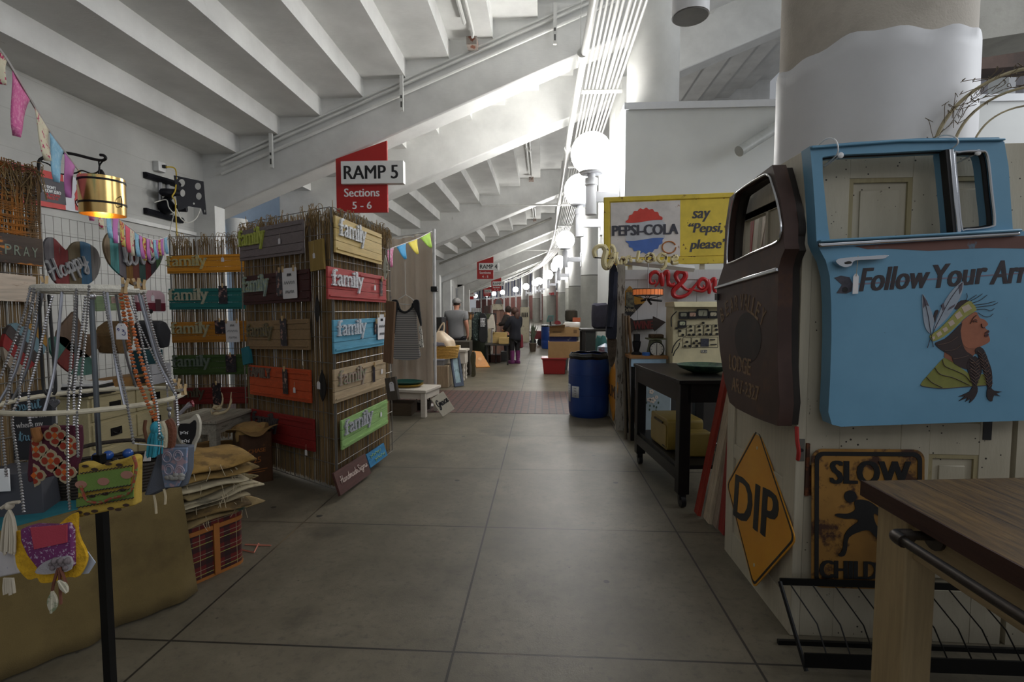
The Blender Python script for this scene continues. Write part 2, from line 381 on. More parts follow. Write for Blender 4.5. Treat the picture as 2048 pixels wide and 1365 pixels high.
# upper right: girder, soffit band with shade in its colour, far wall with latticed opening
struct('girder', M().hexa([(4.0, 6.5, 4.5), (8.4, 6.5, 5.08), (8.4, 7.1, 5.08), (4.0, 7.1, 4.5)], [(4.0, 6.5, 6.3), (8.4, 6.5, 6.9), (8.4, 7.1, 6.9), (4.0, 7.1, 6.3)]), GREYC)
q0, q1 = atY((1800, 150), 10.7), atY((2100, 128), 10.7)
struct('girder', M().hexa([(q0.x, 10.7, q0.z), (q1.x, 10.7, q1.z), (q1.x, 11.2, q1.z), (q0.x, 11.2, q0.z)], [(q0.x, 10.7, q0.z + 1.3), (q1.x, 10.7, q1.z + 1.3), (q1.x, 11.2, q1.z + 1.3), (q0.x, 11.2, q0.z + 1.3)]), mat('brown band with painted shade', (92, 74, 66), .7, c2=(70, 62, 58), s2=1.2, th=.45, soft=.2))  # band lies in shade, and that shade is put into the dark brown
fw = M(); wx = [atY((p, 170), 14).x for p in (1700, 1850, 1946, 1976, 2021, 2046, 2150)]; zl, zh = atY((1900, 192), 14).z, 9.5
fw.bx(wx[0], wx[1], 14, 14.2, 4.9, zh).bx(wx[2], wx[3], 14, 14.2, 4.9, zh).bx(wx[5], wx[6], 14, 14.2, 4.9, zh).bx(wx[1], wx[2], 14, 14.2, 4.9, zl).bx(wx[3], wx[5], 14, 14.2, 4.9, zl)
struct('wall_far_right', fw, mat('grey lilac wall', (176, 174, 182), .6, var=.05))
struct('trim_6', M().bx(wx[3], wx[4], 14.05, 14.2, zl, zh), BOXM)
struct('window_4', M().bx(wx[1], wx[2], 14.12, 14.16, zl, zh), mat('bright daylight pane', (240, 244, 255), .3, var=0, emit=1.1))
la = M()
for k in range(-12, 14):
    x0 = wx[1] + k * .1; cx0, cx1 = max(x0, wx[1]), min(x0 + 1.4, wx[2])
    if cx1 > cx0: la.tube([(cx0, 14.05, zl + cx0 - x0), (cx1, 14.05, zl + cx1 - x0)], .011, 4).tube([(cx0, 14.08, zl + 1.4 - cx0 + x0), (cx1, 14.08, zl + 1.4 - cx1 + x0)], .011, 4)
struct('window_2', la, mat('pale lattice', (200, 204, 214), .5))
# outer wall of red brick with a band of windows, seen across the bend
ow = M(); gl = M(); po = M(); q = 0
for Y in range(40, 120, 4):
    a, e = Y, Y + 4; f = lambda s, z, dx=0: (5.6 + off(s) + dx, s, z)
    ow.hexa([f(a, 0), f(a, 0, .3), f(e, 0, .3), f(e, 0)], [f(a, 3.9), f(a, 3.9, .3), f(e, 3.9, .3), f(e, 3.9)])
    ow.hexa([f(a, 7.6), f(a, 7.6, .3), f(e, 7.6, .3), f(e, 7.6)], [f(a, 9.5), f(a, 9.5, .3), f(e, 9.5, .3), f(e, 9.5)])
    gl.hexa([f(a, 3.9, .1), f(a, 3.9, .14), f(e, 3.9, .14), f(e, 3.9, .1)], [f(a, 7.6, .1), f(a, 7.6, .14), f(e, 7.6, .14), f(e, 7.6, .1)])
    po.bx(5.35 + off(a), 5.75 + off(a), a - .2, a + .2, 0, 9.4)
    po.bx(5.45 + off(a + 2), 5.6 + off(a + 2), a + 1.9, a + 2.1, 3.9, 7.6)
    po.hexa([f(a, 3.8, -.12), f(a, 3.8, .1), f(e, 3.8, .1), f(e, 3.8, -.12)], [f(a, 4.02, -.12), f(a, 4.02, .1), f(e, 4.02, .1), f(e, 4.02, -.12)])
struct('wall_outer', ow, mat('red brick wall', (134, 78, 70), .8, c2=(110, 66, 62), s2=2, th=.45, soft=.2))
struct('window_3', gl, mat('dim blue window glass', (84, 88, 116), .25, var=.3, vs=.6))
struct('trim_5', po, WHITE)
q = atY((473, 455), 10.6); struct('column', M().lathe((q.x, 10.6, 0), [(.11, 0), (.11, 2.5), (.15, 2.52), (.15, 2.6), (.12, 2.62), (.22, 3.4)], 24), WHITE)
single('chalk_mark', M().tube([atZ((482, 1100), .003), atZ((508, 1106), .003), atZ((517, 1088), .003)], .006, 4).tube([atZ((490, 1090), .003), atZ((542, 1092), .003)], .006, 4), mat('pink chalk', (190, 120, 100), .9), 'pink chalk mark on the concrete beside the tartan basket', 'chalk mark')
# ---------------------------------------------------------------- pipes under the stands
PIPE = mat('white painted pipe', (218, 218, 214), .4, var=.05)
def run(x, z, r, y0=-5, y1=92, dx=lambda Y: 0):
    ys = [y0, 5, 12, 20, 28] + list(range(33, int(y1), 5)) + [y1]
    return [(x + off(Y) + dx(Y), Y, z) for Y in ys if y0 <= Y <= y1]
ORD = ['leftmost', 'second', 'third', 'fourth', 'fifth', 'sixth', 'seventh', 'eighth', 'rightmost']
for k in range(9):
    xx = .83 + .077 * k + (.02 if k > 4 else 0); rr = (.022, .02, .02, .03, .024, .032, .02, .024, .022)[k]; 
    single('conduit', M().tube(run(xx, 5.898, rr), rr, 8), PIPE, 'white conduit running along the ceiling beside the globe lamps, %s of the bundle%s' % (ORD[k], '' if k in (0, 8) else ' from left'), 'pipe', 'bundle of white ceiling conduits')
t_ = thing('sprinkler_pipe', 'thick white sprinkler main left of the conduit bundle, with couplings', 'pipe', (.62, 0, 5.6))
part = lambda p, n, m, mt, **k: m.build(n, mt, p, **k)
pr = run(.62, 5.6, .06, dx=lambda Y: .0025 * max(0, 12 - Y) * 4)
part(t_, 'pipe', M().tube(pr, .062, 12), PIPE)
for Y in (8.6, 13.5, 20.4, 26.4, 32):
    part(t_, 'coupling', M().cyl((.62 + off(Y), Y - .09, 5.6), (.62 + off(Y), Y + .09, 5.6), .085, n=12), PIPE)
    part(t_, 'hanger', M().tube([(.62 + off(Y), Y + .3, 5.6), (.62 + off(Y), Y + .3, 7.3)], .008, 5), PIPE)
for q, (Y, zz) in enumerate(((20.4, 5.6), (36, 5.6))):
    ob = M().tube([(.62 + off(Y), Y, zz), (-2.4 + off(Y), Y + .02, zz), (-2.6 + off(Y), Y + .03, zz + .5)], .04, 8)
    part(t_, 'branch_pipe', ob, PIPE)
for k, Y in enumerate((5.3, 10.6, 16, 21.7, 26.9, 32.2, 37.5)):
    o = off(Y); r_ = thing('conduit_rack', ['', 'first', 'second', 'third', 'fourth', 'fifth', 'sixth'][k] + ' white channel rack under the conduit bundle along the concourse' if k else 'white channel rack under the conduit bundle overhead', 'pipe rack', (1.2 + o, Y, 5.9), 'conduit racks')
    part(r_, 'channel', M().bx(.76 + o, 1.56 + o, Y - .03, Y + .03, 5.81, 5.86), PIPE)
    for xx in (.78, 1.54): part(r_, 'hanger_rod', M().tube([(xx + o, Y, 5.82), (xx + o, Y, bz(xx) + .75)], .007, 5), PIPE)
# pipes clipped to the face of the first beam
bp = lambda x, dz, y=9.44: (x, y, bz(x) + dz)
for k, (dz, rr) in enumerate(((.62, .03), (.78, .028), (.86, .022))):
    single('conduit', M().tube([bp(-6.0, dz), bp(1.6, dz)], rr, 8), PIPE, 'white sloping pipe on the near face of the first ceiling beam, %s of three' % ('lowest', 'middle', 'uppermost')[k], 'pipe', 'sloping pipes on the first beam')
single('conduit', M().tube([(-5.9 , 32.9, bz(-5.9) + 1.28), (.6, 32.9, bz(.6) + 1.28)], .04, 8), PIPE, 'sloping pipe on a far ceiling beam behind the Ramp 4 sign', 'pipe')
single('conduit', M().tube([(-6 , 29.82, bz(-6) + .75), (.5, 29.82, bz(.5) + .75)], .06, 8), mat('grey pipe', (150, 148, 140), .5), 'grey sloping pipe on the ceiling beam that carries the Ramp 4 sign', 'pipe')
for k, xx in enumerate((-5.0, -2.55, .2)):
    z = bz(xx); r_ = thing('pipe_clamp', 'slotted strut clamp holding the sloping beam pipes, ' + ('beside the television bracket', 'above the Ramp 5 sign', 'near the sprinkler main')[k], 'clamp', (xx, 9.4, z + .5), 'strut clamps on the first beam')
    part(r_, 'strut', M().bx(xx - .03, xx + .03, 9.36, 9.41, z + .3, z + 1.0), PIPE)
    part(r_, 'slot', M().bx(xx - .012, xx + .012, 9.35, 9.365, z + .36, z + .46).bx(xx - .012, xx + .012, 9.35, 9.365, z + .52, z + .57), mat('dark slot gap', (70, 70, 68)))
# drop pipes under the steps
def drop(i, y0, y1, ylab):
    z = ZS + RISE * (i - 1) + RISE - .08; x_ = XS + RUN * (i - 1) + .38
    r_ = thing('drop_pipe', ylab, 'pipe', (x_, y1, z))
    part(r_, 'pipe', M().tube([(x_, y0, z), (x_, y1, z)], .035, 8), PIPE); part(r_, 'second_pipe', M().tube([(x_ + .11, y0, z), (x_ + .11, y1 + .3, z), (x_ + .05, y1 + .5, z - .1)], .025, 8), PIPE)
    part(r_, 'coupling', M().cyl((x_, y0 + (y1 - y0) * .45, z), (x_, y0 + (y1 - y0) * .45 + .16, z), .055, n=10).ball((x_ + .1, y0 + (y1 - y0) * .5, z), .07, 8), PIPE)
    part(r_, 'junction_box', M().bx(x_ - .02, x_ + .16, y1 + .38, y1 + .6, z - .16, z - .02), mat('rust stained grey box', (150, 140, 132), c2=(120, 70, 50), s2=10, th=.52))
drop(6, 6.2, 8.8, 'white double pipe under the near ceiling steps ending at a rusty box')
drop(7, 14.0, 19.6, 'white double pipe under the ceiling steps right of the Ramp 5 sign')
drop(7, 23.2, 28.6, 'white double pipe under the far ceiling steps above the Ramp 4 sign')
# hanging can light and the short post
r_ = thing('can_light', 'white cylinder can light hanging from the ceiling at the top right', 'lamp', (1.62, 6, 4.74))
part(r_, 'can', M().lathe((1.62, 6, 4.74), [(.2, 0), (.2, 1.6)], 32), mat('white can', (220, 220, 222), .4, var=.02))
part(r_, 'lens', M().lathe((1.62, 6, 4.73), [(.188, 0), (.188, .012)], 32), mat('dark grey lens', (110, 108, 106), .4))
part(r_, 'stem', M().cyl((1.62, 6, 6.3), (1.62, 6, 7.6), .025, n=8), PIPE)
single('rail_post', M().cyl(atY((1478, 303), 8.35), atY((1620, 212), 8.85), .085, n=14), mat('grey pipe rail', (170, 172, 168), .4), 'grey pipe slanting out of the white wall behind the paper-wrapped column', 'pipe')
# ---------------------------------------------------------------- globe lamps on the columns
t = Nt('glowing globe'); t.b.inputs['Emission Color'].default_value = (1, .985, .96, 1); t.b.inputs['Emission Strength'].default_value = LAMP_E; t.out((.9, .9, .9, 1), .3)
wv = t.new('TexWave', wave_type='BANDS', bands_direction='X'); wv.inputs['Scale'].default_value = 9; t.L(t.geo.outputs['Position'], wv.inputs['Vector']); t.bump(wv.outputs[0], .3, .01); GLOBE = t.m
LAMPW = mat('white lamp post', (214, 216, 222), .4, var=.03)
LAMPS = [(9.4, .86, 1.36), (12.2, .86, 1.36), (20.85, .9, 1.53), (30.2, .95, 1.53), (33.3, .95, 1.53), (41.4, .9, 1.53), (50.6, .9, 1.53), (53.7, .9, 1.53), (61.9, .9, 1.53), (71, .9, 1.53), (82, .9, 1.53), (89, .9, 1.53), (95, .9, 1.53), (104, .9, 1.53)]
ORDL = ['nearest', 'second', 'third', 'fourth', 'fifth', 'sixth', 'seventh', 'eighth', 'ninth', 'tenth', 'eleventh', 'twelfth', 'thirteenth', 'farthest']
for k, (Y, xl, xw) in enumerate(LAMPS):
    o = off(Y); xl += o; xw += o; z = 4.28
    r_ = thing('globe_lamp', 'glowing white globe lamp on a column bracket, %s of the row down the concourse' % ORDL[k], 'lamp', (xl, Y, z - 1.0), 'globe lamps along the concourse')
    part(r_, 'globe', M().ball((xl, Y, z), .365, 28), GLOBE)
    part(r_, 'collar', M().lathe((xl, Y, z), [(.2, -.36), (.22, -.33), (.2, -.3)], 20).cyl((xl, Y, z - .45), (xl, Y, z - .34), .07, n=12), LAMPW)
    part(r_, 'post', M().lathe((xl, Y, z), [(.1, -1.08), (.1, -.56), (.115, -.56), (.115, -.44), (.07, -.44)], 18), LAMPW)
    part(r_, 'bracket', M().bx(xl + .05, xw, Y - .055, Y + .055, z - .86, z - .68), LAMPW)
    part(r_, 'wall_plate', M().bx(xw - .03, xw, Y - .12, Y + .12, z - 1.05, z - .5), LAMPW)
# ---------------------------------------------------------------- hanging ramp signs
RED = mat('red sign panel', (172, 28, 26), .4, var=.03); SIGNW = mat('white sign box', (230, 230, 228), .4, var=.02); BLK = mat('black letters', (22, 22, 24), .5, var=0); WHT = mat('white letters', (235, 235, 235), .5, var=0)
def ramp_sign(Y, n, sec):
    o = off(Y); x0, x1 = -3.78 + o, -2.83 + o; zb = 3.28; fr = (VC((x0, Y, zb)), VC((1, 0, 0)), VC((0, 0, 1)), VC((0, -1, 0))); w_ = x1 - x0
    r_ = thing('ramp_sign', 'red hanging sign with slanted top and white box reading Ramp %d' % n if n else 'small red hanging sign behind the cap of the man in grey', 'sign', ((x0 + x1) / 2, Y, zb), 'ramp signs hanging under the beams')
    ztl, ztr = .97, 1.28
    pnl = part(r_, 'panel', M().prism(fr, [(0, 0), (w_, 0), (w_, ztr), (0, ztl)], t0=-.05, t1=0), RED)
    part(r_, 'hanger', M().fbox(fr, .08, .12, .9, .99, -.2, -.05).fbox(fr, w_ - .12, w_ - .08, 1.0, 1.24, -.2, -.05), RED)
    bxx = part(r_, 'sign_box', M().fbox(fr, .13, w_ + .32, .5, .9, -.06, .09), SIGNW)
    if n:
        part(bxx, 'lettering', M().text(fr, 'RAMP %d' % n, .13 + (w_ + .19) / 2 - .02, .7, 1.0, .24, .09, .094, bold=.03), BLK)
        part(pnl, 'lettering', M().text(fr, 'Sections', w_ / 2, .36, .66, .15, 0, .005, bold=.03).text(fr, sec, w_ / 2, .13, .36, .13, 0, .005, bold=.03), WHT)
ramp_sign(9.36, 5, '5 - 6'); ramp_sign(29.7, 4, '4 - 5'); ramp_sign(49, 3, '3 - 4'); ramp_sign(68.5, 2, '2 - 3'); ramp_sign(88, 0, '')
# ---------------------------------------------------------------- left booth: reed-covered grid panels and family boards
WIRE = mat('grey grid wire', (126, 122, 116), .45, .5, var=.1)
t = Nt('dry reed'); g = t.noise(30, 3, .5, stretch=(1, 1, .03)); g2 = t.noise(5, 5, .6, stretch=(1, 1, .4))
col = t.mix(t.ramp(g, .3, .7), lin((92, 72, 46)), lin((166, 138, 94))); col = t.mix(t.ramp(g2, .5, .75), col, lin((98, 78, 50))); t.out(col, .8); REED = t.m
TWINE = mat('frayed twine', (142, 118, 80), .9, var=.3, vs=14)
def grid_panel(label, A, B, z1=2.32, reed=True, gaps=(), fringe=True, z0=.02, seed=1, group=None, nz=.1):
    rn = random.Random(seed); pl = vplane(A, B); a = VC((A[0], A[1], 0)); b = VC((B[0], B[1], 0)); d = (b - a); L = d.length; d.normalize(); N = pl.N
    o = thing('grid_panel', label, 'display panel', ((A[0] + B[0]) / 2, (A[1] + B[1]) / 2, 0), group)
    m = M(); P = lambda s, z, q=0: a + d * s + VC((0, 0, z)) + N * q
    k = max(2, round(L / .0762))
    for i in range(k + 1):
        s = L * i / k; m.tube([P(s, z0, .006), P(s, z1, .006)], .006 if i % (8 if reed else 40) == 0 or i == k else .0024 if reed else .0018, 5)
    n_ = int((z1 - z0) / nz)
    for j in range(n_ + 1):
        z = z0 + (z1 - z0) * j / n_; m.tube([P(0, z, .012), P(L, z, .012)], .0034 if reed else .0022, 5)
    part(o, 'wire_grid', m, WIRE)
    if reed:
        m = M(); s = .006
        while s < L - .004:
            r = rn.uniform(.0022, .004)
            if not any(g0 < s < g1 for g0, g1 in gaps) and rn.random() > .03:
                top = z1 - rn.uniform(.0, .12); x2 = s + rn.uniform(-.01, .01); q = -.012 - rn.uniform(0, .012)
                m.tube([P(s, z0 + rn.uniform(0, .03), q), P((s + x2) / 2 + rn.uniform(-.004, .004), (z0 + top) / 2, q), P(x2, top, q)], r, 4)
            s += r * 1.35
        e = part(o, 'reed_mat', m, REED); e['kind'] = 'stuff'
    if fringe:
        m = M()
        for _ in range(int(L * 60)):
            s = rn.uniform(0, L); z = z1 - rn.uniform(.0, .1); h = rn.uniform(.02, .1)
            pts = [P(s, z - .05, .01), P(s + rn.uniform(-.03, .03), z + h * .5, rn.uniform(-.01, .03)), P(s + rn.uniform(-.05, .05), z + h * .55, rn.uniform(0, .035)), P(s + rn.uniform(-.06, .06), z - rn.uniform(.0, .16), .03)]
            m.tube(cmr(pts, 3), .0026, 4)
        e = part(o, 'twine_fringe', m, TWINE); e['kind'] = 'stuff'
    return pl, o
A0, B0, C0 = (-1.69, 4.07), (-1.58, 5.25), (-2.9, 4.84)
GP = 'reed covered grid panels of the left booth'
PA, _ = grid_panel('reed covered wire panel facing the aisle, hung with tan, red, blue and green family boards', A0, B0, seed=2, nz=.2)
PF, _ = grid_panel('dim reed covered wire panel hung with grey, dark brown, orange and dark red boards', A0, C0, seed=3, nz=.2)
PB, _ = grid_panel('back reed covered wire panel with yellow, teal and green boards and a bright slit', (-4.2, 5.62), (-2.98, 5.62), seed=4, gaps=((.62, .70),), nz=.2)
PL_, _ = grid_panel('bare wire grid panel along the wall holding the plank hearts', (-4.2, 3.0), (-4.2, 5.6), reed=False, fringe=False, z1=2.3, nz=.15)
PP, pp_ = grid_panel('near wire panel at the left edge with burlap netting and the PRAY board', (-2.99, 1.5), (-2.985, 2.92), seed=5, nz=.15)
# burlap netting knotted over its upper part, rust coloured lower down
m = M(); rn = random.Random(8)
for i in range(60):
    y = 2.16 + .75 * i / 59; m.tube([(-2.975, y + rn.uniform(-.01, .01), 2.34), (-2.965 + rn.uniform(-.01, .01), y + rn.uniform(-.02, .02), 2.2), (-2.97, y + rn.uniform(-.02, .02), 2.05), (-2.97, y + rn.uniform(-.02, .02), 1.9)], .0035, 4)
for i in range(46):
    z = 1.9 + .42 * i / 45; m.tube([(-2.97, 2.16, z), (-2.96, 2.5, z + rn.uniform(-.02, .02)), (-2.965, 2.72, z + rn.uniform(-.02, .02)), (-2.97, 2.91, z)], .003, 4)
e = part(pp_, 'burlap_netting', m, mat('brown netting', (118, 92, 62), .9, var=.3, vs=9, c2=(176, 112, 44), s2=1.6, th=.52, soft=.1)); e['kind'] = 'stuff'

CORD = mat('pale cord', (190, 176, 146), .8, var=.1); PAPER = mat('white paper tag', (226, 224, 226), .6, var=.03); PEG = wood('clothes peg wood', (196, 166, 120), 'z', rough=.6, k=.2)
def fam(m, fr, cx, cy, w_, h, t0, t1, bold=.02):
    X = lambda f: cx + (f - .5) * w_; Y = lambda f: cy + f * h
    for ch, c, ww, y0, y1 in (('f', .075, .13, -.25, .5), ('a', .235, .14, -.25, .28), ('m', .475, .26, -.25, .28), ('i', .68, .055, -.25, .47), ('l', .775, .05, -.25, .5), ('y', .905, .17, -.5, .28)):
        m.text(fr, ch, X(c), Y((y0 + y1) / 2), ww * w_ + .02 * w_, (y1 - y0) * h, t0, t1, bold=bold)
    for c, q, f in ((.06, .06, -.25), (.355, .04, -.25), (.475, .036, -.25), (.598, .04, -.25), (.68, .05, -.25), (.775, .05, -.25), (.835, .04, .235), (.975, .036, .235), (.665, .03, .235), (.76, .03, .455), (.3, .03, -.25)):
        m.fbox(fr, X(c - q), X(c + q), Y(f), Y(f + .07), t0 - .0005, t1 + .0015)
    return m
def tag(par, fr, x, y, s=.03, string=.06, name='price_tag', t=.006):
    m = M().prism(fr, [(x - s / 2, y - s * .7), (x + s / 2, y - s * .7), (x + s / 2, y + s * .4), (x + s * .25, y + s * .7), (x - s * .25, y + s * .7), (x - s / 2, y + s * .4)], [circ(x, y + s * .45, s * .09, n=8)], t, t + .0015)
    O, U, V, N = fr; e = part(par, name, m, PAPER, label='white paper price tag') if False else part(par, name, m, PAPER); e['label'] = 'white paper price tag'
    part(e, 'string', M().tube([O + U * x + V * (y + s * .45) + N * (t + .001), O + U * x + V * (y + string) + N * (t - .002)], .0012, 4), CORD)
PHOTO = {}
def fam_board(pl, k, TL, TR, BL, color, lcol, label, name='family_board', word='family', lw=(.03, .42), lh=(.25, .9), lcol2=None, tagp=None, note=None, photo=None, rails=True, wear=None, mm=.02, grp='family boards on the reed panels'):
    p2 = Plane(pl.P + pl.N * .028, pl.N); fr, w_, h = qframe(p2, px(k, TL), px(k, TR), px(k, BL)); O, U, V, N = fr
    o = thing(name, label, 'sign', O + U * w_ / 2, grp)
    bm = wood('painted plank %d %d %d' % color, color, 'x' if abs(U.x) > .6 else 'y', c2=wear, th=.66, k=.22)
    m = M()
    for i in range(3): m.fbox(fr, 0, w_, h * i / 3 + .0015, h * (i + 1) / 3 - .0015, 0, .018)
    bd = part(o, 'board', m, bm, bevel=.002)
    if rails:
        part(o, 'rail', M().fbox(fr, .015, w_ - .015, h * .1, h * .1 + .012, .018, .028), bm); part(o, 'rail', M().fbox(fr, w_ * .48, w_ - .015, h * .86, h * .86 + .012, .018, .028), bm)
    m = M(); cx, cy, ww, hh = w_ * (lw[0] + lw[1]) / 2, h * (lh[0] + lh[1]) / 2, w_ * (lw[1] - lw[0]), h * (lh[1] - lh[0])
    if word == 'family': fam(m, fr, cx, cy, ww, hh, .019, .034, mm)
    else: m.text(fr, word, cx, cy, ww, hh, .019, .034, bold=.05)
    lm = mat('letter paint %d %d %d' % lcol, lcol, .6, var=.2, vs=25, c2=lcol2, s2=70 if lcol2 else 8, th=.56, soft=.04)
    part(o, 'letters', m, lm)
    if tagp: tag(o, fr, tagp[0] * w_, tagp[1] * h, .034, .07, t=.03)
    if photo:
        x, y, a, b_ = photo; x *= w_; y *= h
        e = part(o, 'photograph', M().fbox(fr, x - a / 2, x + a / 2, y - b_ / 2, y + b_ / 2, .03, .032), mat('dim photograph', (44, 40, 48), .35, var=.5, vs=30, c2=(170, 130, 120), s2=22, th=.56)); e['label'] = 'small dark photograph clipped to a rail'
        part(e, 'clothes_peg', M().fbox(fr, x - .006, x + .006, y + b_ / 2 - .02, y + b_ / 2 + .025, .03, .044), PEG)
    if note:
        x, y, a, b_ = note; x *= w_; y *= h
        e = part(o, 'note', M().prism(fr, rrect(x - a / 2, y - b_ / 2, x + a / 2, y + b_ / 2, .01), t0=.034, t1=.0355), PAPER); e['label'] = 'white paper note with handwritten lines'
        m = M(); rr = random.Random(int(x * 1e4))
        for i, (yy, ln) in enumerate(((.28, .3), (.02, .75), (-.28, .6))):
            pts = [O + U * (x + a * (-ln / 2 + ln * q / 12)) + V * (y + b_ * (yy + (.05 if q % 2 else -.05))) + N * .037 for q in range(13)]
            m.tube(pts, .0016, 4)
        part(e, 'handwriting', m, BLK)
        part(e, 'clothes_peg', M().fbox(fr, x - a * .45, x - a * .45 + .012, y + b_ * .38, y + b_ * .38 + .05, .03, .046), PEG)
        part(e, 'clothes_peg', M().fbox(fr, x + a * .3, x + a * .3 + .012, y + b_ * .38, y + b_ * .38 + .05, .03, .046), PEG)
    return o
# aisle side, top to bottom
fam_board(PA, 'C3', (165, 190), (745, 430), (160, 650), (206, 178, 112), (212, 214, 216), 'tan plank board with black and white family letters, topmost on the aisle panel', lw=(.05, .58), lh=(.32, .98), lcol2=(60, 60, 64), wear=(170, 138, 80))
fam_board(PA, 'C3', (70, 820), (800, 955), (55, 1235), (176, 62, 60), (214, 214, 216), 'red plank board with patterned family letters and a small photo, on the aisle panel', lw=(.04, .52), lh=(.26, .95), lcol2=(110, 110, 114), tagp=(.74, .52), photo=(.87, .55, .05, .16), wear=(150, 50, 50))
fam_board(PA, 'L4', (1115, 780), (1445, 765), (1117, 1005), (92, 162, 190), (196, 204, 212), 'sky blue plank board with family letters and a white note, on the aisle panel', lw=(.04, .56), lh=(.36, .98), lcol2=(96, 84, 90), note=(.9, .68, .19, .24), photo=(.77, .66, .05, .12), wear=(78, 138, 160))
fam_board(PA, 'L4', (1120, 1105), (1455, 1035), (1115, 1330), (178, 156, 124), (150, 130, 120), 'beige plank board with multicoloured family letters below the blue one on the aisle panel', lw=(.05, .54), lh=(.35, .95), lcol2=(120, 170, 110), tagp=(.88, .6), photo=(.7, .6, .05, .16), wear=(160, 136, 104))
fam_board(PA, 'C4', (245, 385), (815, 118), (245, 757), (146, 184, 112), (176, 176, 184), 'pale green plank board with silver and black family letters, lowest on the aisle panel', lw=(.03, .6), lh=(.3, .98), lcol2=(40, 40, 44), tagp=(.8, .55), wear=(90, 60, 40))
# dim inner face
fam_board(PF, 'L4', (525, 205), (937, 125), (540, 400), (122, 112, 112), (176, 186, 80), 'grey plank board with lime family letters, topmost on the dim reed panel', lw=(.0, .44), lh=(.3, 1.0), tagp=(.68, .45), wear=(96, 84, 84))
fam_board(PF, 'L4', (548, 500), (978, 447), (562, 685), (66, 28, 26), (150, 168, 160), 'dark brown plank board with a photo and a handwritten note on the dim reed panel', lw=(.01, .43), lh=(.25, .98), lcol2=(176, 178, 90), note=(.76, .6, .22, .26), photo=(.62, .64, .13, .22))
fam_board(PF, 'L4', (578, 790), (975, 772), (595, 970), (142, 116, 82), (104, 96, 76), 'tan plank board with faint family letters in the middle of the dim reed panel', lw=(.0, .46), lh=(.3, .9), lcol2=(150, 130, 60), photo=(.64, .58, .1, .24))
fam_board(PF, 'L4', (590, 1072), (985, 1105), (606, 1265), (196, 78, 34), (110, 96, 84), 'burnt orange plank board with FAMILY in dark capitals on the dim reed panel', word='FAMILY', lw=(.01, .4), lh=(.62, .95), lcol2=(40, 34, 36), tagp=(.78, .35), photo=(.64, .58, .08, .22))
fam_board(PF, 'L5', (468, 185), (878, 255), (486, 375), (138, 26, 24), (70, 66, 66), 'dark red plank board with black family letters, lowest on the dim reed panel', lw=(.05, .48), lh=(.3, .95), tagp=(.9, -.05))
# back panel
fam_board(PB, 'L4', (48, 365), (575, 350), (50, 482), (220, 150, 34), (196, 180, 120), 'golden yellow plank board with many coloured family letters, topmost on the back panel', lw=(.0, .5), lh=(.2, .98), lcol2=(70, 140, 170), tagp=(.7, .7))
fam_board(PB, 'L4', (62, 578), (558, 572), (70, 715), (28, 116, 112), (176, 174, 150), 'teal plank board with cream family letters and small photo on the back panel', lw=(.0, .52), lh=(.25, .98), photo=(.72, .68, .1, .2))
fam_board(PB, 'L4', (78, 795), (582, 785), (85, 930), (186, 124, 32), (170, 164, 130), 'ochre plank board with family letters, photo and white note on the back panel', lw=(.0, .5), lh=(.25, .98), note=(.8, .5, .16, .24), photo=(.64, .72, .12, .15))
fam_board(PB, 'L4', (85, 1010), (565, 1002), (95, 1140), (62, 88, 36), (104, 116, 104), 'dark green plank board with dim family letters on the back panel', lw=(.0, .52), lh=(.25, .98), photo=(.8, .55, .12, .2))
fam_board(PB, 'L4', (100, 1222), (565, 1215), (105, 1330), (124, 26, 22), (84, 76, 60), 'deep red plank board with faint family letters, lowest on the back panel', lw=(.0, .42), lh=(.25, .98), photo=(.6, .6, .1, .25))
# small things hung on the panel corner
def hung(pl, k, TL, TR, BL, m_, name, label, cat, th=.02, d=.03):
    fr, w_, h = qframe(Plane(pl.P + pl.N * d, pl.N), px(k, TL), px(k, TR), px(k, BL)); o = thing(name, label, cat, fr[0] + fr[1] * w_ / 2)
    part(o, 'board', M().fbox(fr, 0, w_, 0, h, 0, th), m_, bevel=.002); q = fr[0] + fr[1] * w_ * .4 + fr[2] * h * .97
    if pl.P.x > -1.67: part(o, 'hanging_wire', M().tube([q, q + VC((0, 0, .05)), VC((B0[0], B0[1], q.z + .04))], .002, 5), WIRE)
    return o, fr, w_, h
o, fr, w_, h = hung(PF, 'C5', (875, 400), (1045, 355), (880, 775), wood('mustard board', (150, 124, 58), 'z'), 'small_board', 'small mustard board with a tag on the corner of the dim reed panel', 'sign')
tag(o, fr, w_ * .35, h * .5, .03, .12, t=.021)
def feather(m, a, b, w_, N, n=14):
    a, b = Vector(a), Vector(b); d = b - a; s = d.cross(N).normalized(); fr = (a, s, d.normalized(), N); L = d.length
    pts = [(w_ * sin(pi * min(1, (i / n) * 1.05)) ** .7 * .5, L * i / n) for i in range(n + 1)] + [(-w_ * sin(pi * min(1, (i / n) * 1.05)) ** .7 * .45, L * i / n) for i in range(n, -1, -1)]
    m.prism(fr, pts, t0=0, t1=.006); m.tube([a + N * .006, b + N * .006], .003, 5); return m
def hook_thing(pl, k, top, bot, w_, mt, name, label, cat, d=.03, tagk=None):
    p2 = Plane(pl.P + pl.N * d, pl.N); a, b = p2.hit(px(k, top)), p2.hit(px(k, bot)); o = thing(name, label, cat, b)
    part(o, 'body', feather(M(), b, a, w_, pl.N), mt)
    if tagk:
        q = p2.hit(px(k, tagk)); tag(o, (q, p2.U, p2.V, p2.N), 0, 0, .045, .08, t=.01)
hook_thing(PF, 'C5', (960, 1060), (960, 1400), .07, mat('black leather', (26, 24, 24), .5), 'leather_pouch', 'dark narrow pouch hanging on the corner of the dim reed panel', 'pouch')
